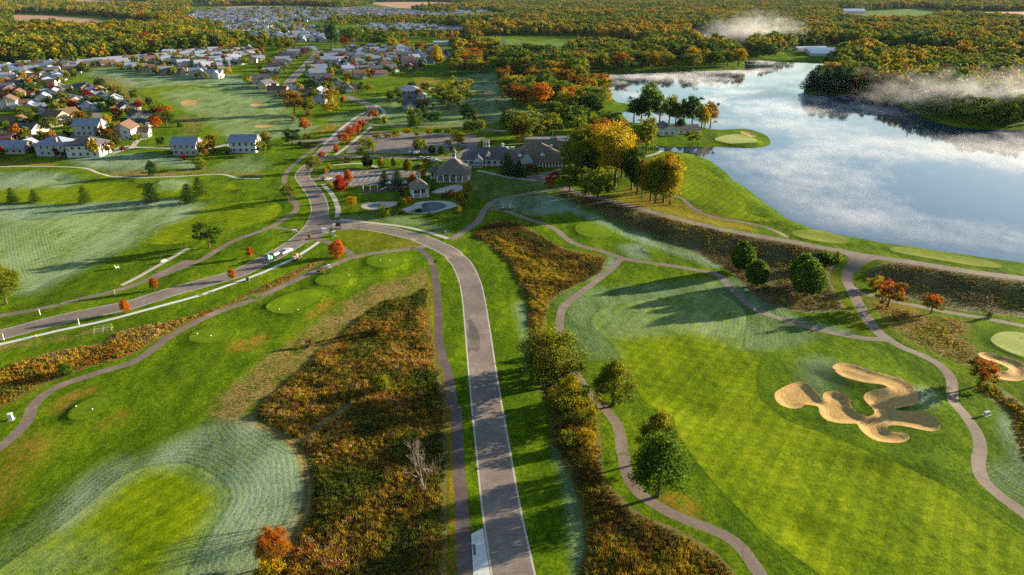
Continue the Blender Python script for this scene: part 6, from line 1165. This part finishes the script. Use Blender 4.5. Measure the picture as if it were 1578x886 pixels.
cluster(PX('A4', [(640, 480), (760, 470), (860, 500), (840, 528), (700, 515)]), 12, 15, 20, ['orange', 'rusty', 'green', 'golden', 'dark green', 'green-orange'], ['round'], 'along the shore of the wooded point', 'autumn trees of the wooded point', 7)
print("trees", N_TREE[0], sum(len(o.data.polygons) * 2 for o in col.objects if o.name.startswith("crown")))
def bare_tree():
    g = ground('B4', 785, 495); t = thing('bare_tree', 'leafless pale-branched tree in the brown meadow', 'tree', g); r = random.Random(4); m = MB(); tr = MB()
    def grow(p, d, L, rad, n, mb):
        if n == 0: return
        q = p + d * L; mb.cyl(p, q, rad, rad * .72, 6 if n > 3 else 4)
        for i in range(3 if n > 2 else 2):
            e = (d + Vector((r.uniform(-.75, .75), r.uniform(-.75, .75), r.uniform(-.1, .5)))).normalized(); grow(p.lerp(q, r.uniform(.6, 1.0)), e, L * r.uniform(.62, .82), rad * .6, n - 1, m)
    for a in (0, 2.2, 4.1): tr.cyl((0, 0, -.3), (math.cos(a) * .25, math.sin(a) * .25, 2.2), .2, .14, 7); grow(Vector((math.cos(a) * .25, math.sin(a) * .25, 2.1)), Vector((math.cos(a) * .28, math.sin(a) * .28, 1)).normalized(), 3.2, .13, 6, m)
    ob('trunk', tr.mesh('trunk'), MATS['pale_bark'], t); ob('branches', m.mesh('branches'), MATS['pale_bark'], t)
bare_tree()

# ------------------------------------------------------------------ masses: woods, garden shrubs, meadow growth
def make_instancer(name, label, cat, P, sc, rz, ix, protos, tilt=None, parent=None):
    """one object: points that carry copies of small plants"""
    c = bpy.data.collections.new(name + '_plants')
    for k, (me, colr, tint) in enumerate(protos):
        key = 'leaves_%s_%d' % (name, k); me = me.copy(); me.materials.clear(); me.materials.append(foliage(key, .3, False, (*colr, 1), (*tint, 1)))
        o = bpy.data.objects.new(f'{name}_plant_{k:02d}', me); c.objects.link(o)
    me = bpy.data.meshes.new(name); me.vertices.add(len(P)); me.vertices.foreach_set('co', np.asarray(P, np.float32).ravel())
    for an, ty, arr in (('sc', 'FLOAT', sc), ('rz', 'FLOAT', rz), ('ix', 'INT', ix)): me.attributes.new(an, ty, 'POINT').data.foreach_set('value', np.asarray(arr, np.float32 if ty == 'FLOAT' else np.int32))
    me.update(); o = ob(name, me); o['kind'] = 'stuff'; tag(o, label, cat)
    g = bpy.data.node_groups.new(name, 'GeometryNodeTree'); g.interface.new_socket('Geometry', in_out='INPUT', socket_type='NodeSocketGeometry'); g.interface.new_socket('Geometry', in_out='OUTPUT', socket_type='NodeSocketGeometry')
    N = g.nodes.new; gi, go = N('NodeGroupInput'), N('NodeGroupOutput'); ci = N('GeometryNodeCollectionInfo'); ci.inputs['Collection'].default_value = c; ci.inputs['Separate Children'].default_value = True; ci.inputs['Reset Children'].default_value = True
    iop = N('GeometryNodeInstanceOnPoints'); iop.inputs['Pick Instance'].default_value = True
    def na(n, t): x = N('GeometryNodeInputNamedAttribute'); x.data_type = t; x.inputs['Name'].default_value = n; return [s for s in x.outputs if s.enabled and s.name == 'Attribute'][0]
    cx = N('ShaderNodeCombineXYZ'); L = g.links.new; L(na('rz', 'FLOAT'), cx.inputs[2]); er = N('FunctionNodeEulerToRotation'); L(cx.outputs[0], er.inputs[0])
    L(gi.outputs[0], iop.inputs['Points']); L(ci.outputs[0], iop.inputs['Instance']); L(na('ix', 'INT'), iop.inputs['Instance Index']); L(er.outputs[0], iop.inputs['Rotation']); L(na('sc', 'FLOAT'), iop.inputs['Scale']); L(iop.outputs[0], go.inputs[0])
    md = o.modifiers.new('plants', 'NODES'); md.node_group = g; return o
BLOCK = [P for n, P, k in REG if n in ('tilled_field', 'far_grass', 'lake_water', 'lot_asphalt', 'road_asphalt')]
def clear(Q, pad=3.0):
    ok = np.ones(len(Q), bool)
    for P in BLOCK: ok &= sdf(Q, P, pad + 1) > pad
    return ok
def scatter(px, spacing, growth=0.0, world=False):
    w = px if world else gp(*px.T); lo, hi = w.min(0), w.max(0); r = np.hypot(*w.mean(0)); s = spacing
    gx, gy = np.meshgrid(np.arange(lo[0], hi[0], s), np.arange(lo[1], hi[1], s)); Q = np.stack([gx.ravel(), gy.ravel()], 1) + rng.uniform(-.45, .45, (gx.size, 2)) * s
    return Q[inside(Q, w)]
WOODS = [(PX('A1', [(-60, 150), (100, 160), (330, 158), (480, 170), (760, 165), (850, 155), (1000, 135), (1150, 185), (1330, 235), (1300, 268), (1000, 288), (700, 305), (430, 330), (200, 350), (-60, 355)]), 10.5), (PX('A1', [(-120, 20), (60, 60), (100, 150), (-120, 150)]), 13),
         (PX('A1', [(70, 72), (250, 20), (400, 28), (560, 38), (700, 35), (1000, 30), (1050, 60), (980, 100), (900, 130), (780, 128), (700, 108), (500, 88), (250, 78)]), 17), (PX('A1', [(-120, 5), (400, -4), (420, 14), (200, 30), (-120, 60)]), 25), (PX('A1', [(800, 25), (1050, 25), (1000, 45), (820, 40)]), 18),
         (PX('C6', [(400, 10), (1578, 0), (1640, 60), (1200, 55), (800, 54), (430, 62)]), 22), (PX('A2', [(450, 12), (780, 8), (800, 26), (600, 50), (450, 46)]), 22), (PX('A2', [(560, 98), (700, 102), (1000, 100), (1200, 105), (1418, 85), (1418, 148), (1200, 148), (1000, 135), (700, 135), (560, 140)]), 21, 8), (PX('A2', [(1000, 50), (1418, 30), (1418, 80), (1100, 80)]), 24, 9),
         (PX('A2', [(560, 190), (640, 170), (800, 180), (950, 185), (1000, 215), (940, 245), (800, 245), (660, 235), (560, 230)]), 22, 8), (PX('A2', [(1000, 185), (1418, 182), (1418, 212), (1200, 222), (1000, 215)]), 20, 8), (PX('A2', [(-20, 205), (200, 218), (350, 232), (370, 262), (250, 275), (100, 262), (-20, 240)]), 21, 8), (PX('C6', [(0, 250), (200, 250), (500, 300), (560, 420), (520, 470), (300, 470), (0, 440)]), 13), (PX('C6', [(0, 170), (300, 180), (560, 240), (540, 300), (250, 260), (0, 260)]), 19, 8),
         (PX('A3', [(-20, 110), (250, 110), (290, 80), (150, 52), (-20, 45), (-20, 0), (1578, 0), (1578, 100), (1490, 150), (1450, 174), (1300, 172), (1240, 200), (1200, 235), (1000, 235), (900, 212), (600, 192), (400, 192), (100, 195), (-20, 145)]), 13.5), (PX('A3', [(1010, 240), (1225, 240), (1380, 265), (1480, 302), (1555, 340), (1250, 330), (1000, 320)]), 11), (PX('A3', [(640, 280), (800, 270), (960, 280), (960, 345), (600, 355), (600, 300)]), 11), (PX('A3', [(240, 330), (420, 310), (600, 330), (640, 400), (700, 440), (500, 400), (300, 400)]), 9.5), (PX('A3', [(0, 265), (120, 262), (260, 280), (250, 320), (100, 310), (0, 325)]), 10),
         (PX('A4', [(-10, 0), (350, 12), (600, 12), (560, 60), (640, 98), (800, 108), (1000, 114), (1100, 90), (1300, 92), (1620, 104), (1620, 150), (1450, 160), (1450, 200), (1640, 205), (1640, 330), (1200, 300), (900, 262), (740, 258), (600, 235), (480, 252), (380, 245), (200, 322), (60, 310), (-10, 240)]), 13), (PX('A4', [(600, 20), (1000, 25), (1100, 8), (1640, 8), (1640, 62), (1100, 64), (1020, 46), (800, 55), (600, 72)]), 20),
         (PX('A4', [(560, 380), (640, 340), (800, 330), (1000, 330), (1300, 330), (1700, 340), (1700, 690), (1578, 692), (1240, 678), (1080, 640), (960, 580), (870, 540), (700, 470), (560, 470), (480, 450)]), 10.5), (PX('A4', [(200, 326), (350, 332), (555, 340), (600, 310), (740, 292), (860, 318), (640, 330), (560, 372), (560, 347), (400, 338)]), 11),
         (PX('C6', [(300, 105), (550, 85), (1578, 80), (1700, 190), (1050, 215), (650, 210), (420, 175)]), 34, 8), (PX('C6', [(560, 265), (1000, 245), (1578, 280), (1578, 390), (1050, 375), (760, 330)]), 30, 8), (PX('S', [(-300, -16.5), (1900, -16.5), (1900, -4), (-300, -4)]), 75), (PX('S', [(-200, -6), (1800, -6), (1800, 3), (-200, 3)]), 34)]
def woods():
    Q, S = [], []
    for p, s, *k in WOODS: q = scatter(p, s); Q.append(q); S.append(np.full(len(q), k[0] if k else s))
    Q, S = np.vstack(Q), np.concatenate(S); ok = clear(Q, 4.0)
    hp = np.array(HP); near = np.zeros(len(Q), bool)
    for x, y in hp: near |= ((Q[:, 0] - x) ** 2 + (Q[:, 1] - y) ** 2) < 95
    ok &= ~near; Q, S = Q[ok], S[ok]; Z = h0(Q)
    base = np.clip(S / 11.5, .95, 2.6); sc = (1.3 + rng.uniform(-.5, .75, len(Q)) * (.5 + vnoise(Q[:, 0] / 90, Q[:, 1] / 90, 8))) * np.where(S < 9, .7, base ** .75) * np.where(S < 9, 1.15, np.where(S < 12, 1.2, 1.0))
    cols = ['green', 'dark green', 'olive', 'olive', 'green-gold', 'golden', 'yellow', 'rusty', 'green-orange', 'orange', 'crimson', 'yellow-green', 'green', 'brown', 'olive']
    pr = []
    for k, c in enumerate(cols):
        me = proto('round' if k % 3 else 'tall', 2, k % 3)[0]; pr.append((me, *PAL[c]))
    pr.append((proto('wide', 2, 0)[0], *PAL['olive'])); pr.append((proto('wide', 2, 1)[0], *PAL['green'])); pr.append((proto('wide', 2, 2)[0], *PAL['dark green']))
    n = len(pr); f = vnoise(Q[:, 0] / 60, Q[:, 1] / 60, 5); f = f * .65 + .5 * vnoise(Q[:, 0] / 170, Q[:, 1] / 170, 15); wgt = rng.random(len(Q)); warm = (f * 1.3 + wgt * .45) > 1.09
    ix = np.where(warm, rng.choice([4, 5, 6, 7, 8, 9, 10, 13], len(Q), p=[.32, .22, .26, .06, .07, .02, .01, .04]), rng.choice([0, 1, 2, 3, 11, 12, 14, 15, 16, 17], len(Q), p=[.1, .08, .13, .13, .12, .08, .12, .12, .08, .04]))
    make_instancer('woodland', 'autumn woodland of mixed green and golden trees stretching to the horizon', 'woodland', np.column_stack([Q, Z - .3]), sc, rng.uniform(0, 6.28, len(Q)), ix, pr); print("woods", len(Q))
    # shrubs and small trees in the gardens
    G = []
    for i, (x, y) in enumerate(HP):
        for _ in range(7 if i < N_NEAR else 2): a = rng.uniform(0, 6.28); d = rng.uniform(9, 19); G.append((x + d * math.cos(a), y + d * math.sin(a)))
    G = np.array(G); ok = clear(G, 1.5)
    for x, y in hp: ok &= ((G[:, 0] - x) ** 2 + (G[:, 1] - y) ** 2) > 70
    G = G[ok]; make_instancer('garden_shrubs', 'small shrubs and hedging scattered through the house gardens', 'shrubs', np.column_stack([G, h0(G) - .1]), np.where(rng.random(len(G)) < .35, rng.uniform(.6, 1.0, len(G)), rng.uniform(.2, .5, len(G))), rng.uniform(0, 6.28, len(G)), rng.integers(0, n, len(G)), pr)
woods()
def tuft_mesh(name, seed, n, h, rad, wide, leafy):
    r = np.random.default_rng(seed); V, F = [], []
    for i in range(n):
        a = r.uniform(0, 6.28); d = rad * math.sqrt(r.random()); x, y = d * math.cos(a), d * math.sin(a); hh = h * r.uniform(.5, 1.0); lx, ly = r.normal(0, .22 * hh, 2); b = r.uniform(0, 6.28); wx, wy = wide * math.cos(b), wide * math.sin(b); o = len(V)
        V += [(x - wx, y - wy, -.05), (x + wx, y + wy, -.05), (x + lx * .5 + wx * 1.2, y + ly * .5 + wy * 1.2, hh * .6), (x + lx, y + ly, hh), (x + lx * .5 - wx * 1.2, y + ly * .5 - wy * 1.2, hh * .6)]; F.append((o, o + 1, o + 2, o + 3, o + 4))
    m = MB(); m.v, m.f = V, F; me = m.mesh(name); me.materials.append(MATS['leaves']); return me
def meadow():
    T = [tuft_mesh(f'tuft_{k}', 20 + k, 17, (1.0, 1.3, .8, 1.5)[k % 4], .6, .06, 0) for k in range(4)]
    C = {'rust': ((.140, .078, .010), (.190, .105, .012)), 'gold': ((.250, .170, .014), (.310, .205, .016)), 'olive': ((.100, .112, .009), (.160, .155, .012)), 'umber': ((.080, .056, .016), (.115, .075, .018)), 'straw': ((.240, .170, .065), (.300, .210, .080)), 'moss': ((.035, .050, .008), (.065, .075, .010)), 'ember': ((.270, .085, .012), (.300, .110, .014))}
    C = {k: tuple(tuple(v * 1.2 for v in c) for c in cc) for k, cc in C.items()}; ck = list(C); pr = [(T[k % 4].copy() if k >= 4 else T[k], *C[ck[k // 2]]) for k in range(14)]
    Pn, S, I = [], [], []
    def add(P, dens, weights, smin, smax, seed):
        w = P; area_s = 1 / math.sqrt(dens * 1.7); Q = scatter(w, area_s, world=True); ed = seg_dist(Q, w[::2]); Q = Q[(vnoise(Q[:, 0] / 1.6, Q[:, 1] / 1.6, seed + 5) * 2.2 < ed + .6)]; ed = seg_dist(Q, w[::2])
        for n_, Pp, k_ in REG:
            if n_ in ('path_asphalt', 'dark_asphalt', 'dry_thatch') and Pp is not w and (Pp is not M1B) and (Pp is not M5) and len(Q): kp = sdf(Q, Pp, 1.0) > .2; Q, ed = Q[kp], ed[kp]
        f = vnoise(Q[:, 0] / 10, Q[:, 1] / 10, seed) + .35 * vnoise(Q[:, 0] / 4, Q[:, 1] / 4, seed + 2) + .45 * vnoise(Q[:, 0] / 2.2, Q[:, 1] / 2.2, seed + 3) + rng.normal(0, .16, len(Q)); f = np.argsort(np.argsort(f)) / max(len(f) - 1, 1)
        names = [a for a, b in weights]; cum = np.cumsum([b for a, b in weights]); cum = cum / cum[-1]; ci = np.searchsorted(cum, f).clip(0, len(names) - 1)
        base = np.array([ck.index(nm) for nm in names])[ci] * 2 + rng.integers(0, 2, len(Q)); Z = relief(Q, h0(Q))
        hv = .55 + .75 * vnoise(Q[:, 0] / 4, Q[:, 1] / 4, seed + 9)
        Pn.append(np.column_stack([Q, Z])); S.append(rng.uniform(smin, smax, len(Q)) * hv * .66 * (.45 + .55 * sstep(0, 3.0, ed))); I.append(base)
    add(M1, 2.6, [('moss', 1.2), ('olive', 2.2), ('umber', 1.7), ('rust', 2.2), ('gold', 1.7), ('straw', .7), ('ember', .25)], .8, 1.35, 1)
    add(M2, 2.3, [('moss', .7), ('umber', 1.9), ('rust', 2.0), ('olive', 1.4), ('gold', 1.8)], .8, 1.4, 11)
    add(M3, 1.5, [('umber', 3.0), ('moss', 1.2), ('rust', 1.0), ('straw', .8), ('olive', 1.4), ('gold', .5)], .45, .8, 21); add(M4, 1.3, [('moss', 2.2), ('olive', 1.6), ('umber', 1.6), ('rust', .5), ('straw', .4)], .4, .75, 31)
    add(M6, 2.0, [('olive', 2), ('gold', 1.5), ('rust', 1.2), ('moss', 1)], .7, 1.2, 41); add(M7, 2.0, [('olive', .8), ('rust', 1.2), ('ember', .8), ('gold', 2.6), ('straw', .8)], .5, 1.15, 51)
    add(M1B, .9, [('straw', 3), ('gold', 1.2), ('rust', .4)], .15, .45, 61); add(M5, 1.3, [('rust', 1.5), ('straw', 1.6), ('gold', 1.2), ('olive', .6)], .3, .7, 71)
    P, S, I = np.vstack(Pn), np.concatenate(S), np.concatenate(I); make_instancer('meadow_grass', 'tall dry brown and golden meadow grass and weeds', 'meadow grass', P, S, rng.uniform(0, 6.28, len(P)), I, pr); print("tufts", len(P))
meadow()
# ------------------------------------------------------------------ mist on the lake and the haze of the air
def mist_material(name, dens, scale, thr, height, soft=None, stretchv=(1, 1, 1)):
    t = NT(name); p = t.pos(); z = t.n("SeparateXYZ", {0: p}).outputs[2]
    q = stretch(t, p, .5, stretchv)
    w = t.noise(q, scale, 7, .74); big = t.noise(p, scale * .13, 2, .5)
    d = t.rng(t.math('ADD', t.math('MULTIPLY', w, .55), t.math('MULTIPLY', big, .75)), thr, thr + .32)
    d = t.math('MULTIPLY', d, t.rng(z, 0, height, 1.0, 0.0))
    if soft:   # torn, thinning towards the edge of the bank, in the object's own unit space
        o = t.n("TexCoord").outputs['Object']; r = t.n("VectorMath", {0: o}, operation='LENGTH').outputs[1]
        fine = t.noise(stretch(t, p, .9, (1.0, 1.0, 1.6)), scale * 3.2, 5, .7); m = t.math('ADD', t.math('MULTIPLY', big, .6), t.math('ADD', t.math('MULTIPLY', w, .5), t.math('MULTIPLY', fine, .6)))
        d = t.math('POWER', t.rng(t.math('SUBTRACT', m, t.math('MULTIPLY', r, .42)), thr, thr + .42), 1.6)
    v = t.n("VolumePrincipled", {'Color': (.96, .96, .98, 1), 'Density': t.math('MULTIPLY', d, dens), 'Anisotropy': .1})
    t.t.links.new(v.outputs[0], t.out.inputs['Volume']); return t.m
def lake_mist():
    """a closed low layer over the water that thins to nothing at the shore"""
    P = resample(lake_w, True, .02, 6.0); lo, hi = P.min(0), P.max(0); step = 14.0
    gx, gy = np.meshgrid(np.arange(lo[0], hi[0], step), np.arange(lo[1], hi[1], step)); G = np.stack([gx.ravel(), gy.ravel()], 1) + rng.uniform(-3, 3, (gx.size, 2)); G = G[sdf(G, P, 200.0) < -5]
    n = len(P); V = np.vstack([P, G]); vo, _, fo, *_ = delaunay_2d_cdt([Vector(p) for p in V], [(i, (i + 1) % n) for i in range(n)], [], 0, 1e-3, False)
    V = np.array([(v.x, v.y) for v in vo]); F = [f for f in fo if inside(V[list(f)].mean(0)[None], P)[0]]
    h = .02 + 2.3 * sstep(0, 38, -sdf(V, P, 200.0)); k = len(V); m = MB()
    m.v = [(x, y, .05) for x, y in V] + [(x, y, .05 + z) for (x, y), z in zip(V, h)]; m.f = [tuple(f)[::-1] for f in F] + [tuple(i + k for i in f) for f in F]
    cnt = {}
    for f in F:
        for a, b in zip(f, f[1:] + f[:1]): cnt[(a, b)] = 1
    m.f += [(a, b, b + k, a + k) for (a, b) in cnt if (b, a) not in cnt]
    o = ob('lake_mist', m.mesh('lake_mist'), mist_material('mist_thin', .075, .085, .60, 2.4, None, (1, .7, 1))); o['kind'] = 'stuff'; tag(o, 'thin white wisps of mist drifting over the lake', 'mist')
lake_mist()
def bank(c, x, y, rx, ry, rz_, dens, label, rot=0.0, scale=.02):
    g = to_plane(*PX(c, [(x, y)]).T, 0)[0]; m = MB(); m.ball((0, 0, 0), (1, 1, 1), 24, 14)
    o = ob('mist_bank', m.mesh('mist_bank'), mist_material('mist_' + label[:12].replace(' ', '_'), dens, scale, .52, 1, True), None, (g[0], g[1], rz_ * .55), rot, scale=(rx, ry, rz_)); o['kind'] = 'stuff'; tag(o, label, 'mist')
bank('A4', 1500, 655, 150, 60, 30, .034, 'glowing bank of mist along the wooded lake shore', -.35)
bank('A4', 30, 262, 150, 62, 44, .022, 'pale mist plume rising over the lake inlet', .5)
def haze():
    m = MB(); m.box(-46000, 46000, -46000, 46000, -9, 93); t = NT('haze_air')
    v = t.n("VolumePrincipled", {'Color': (.55, .74, 1.0, 1), 'Density': 8e-6, 'Anisotropy': 0.0}); t.t.links.new(v.outputs[0], t.out.inputs['Volume'])
    o = ob('haze', m.mesh('haze'), t.m); o['kind'] = 'stuff'; tag(o, 'thin bluish morning haze in the air', 'haze')
haze()
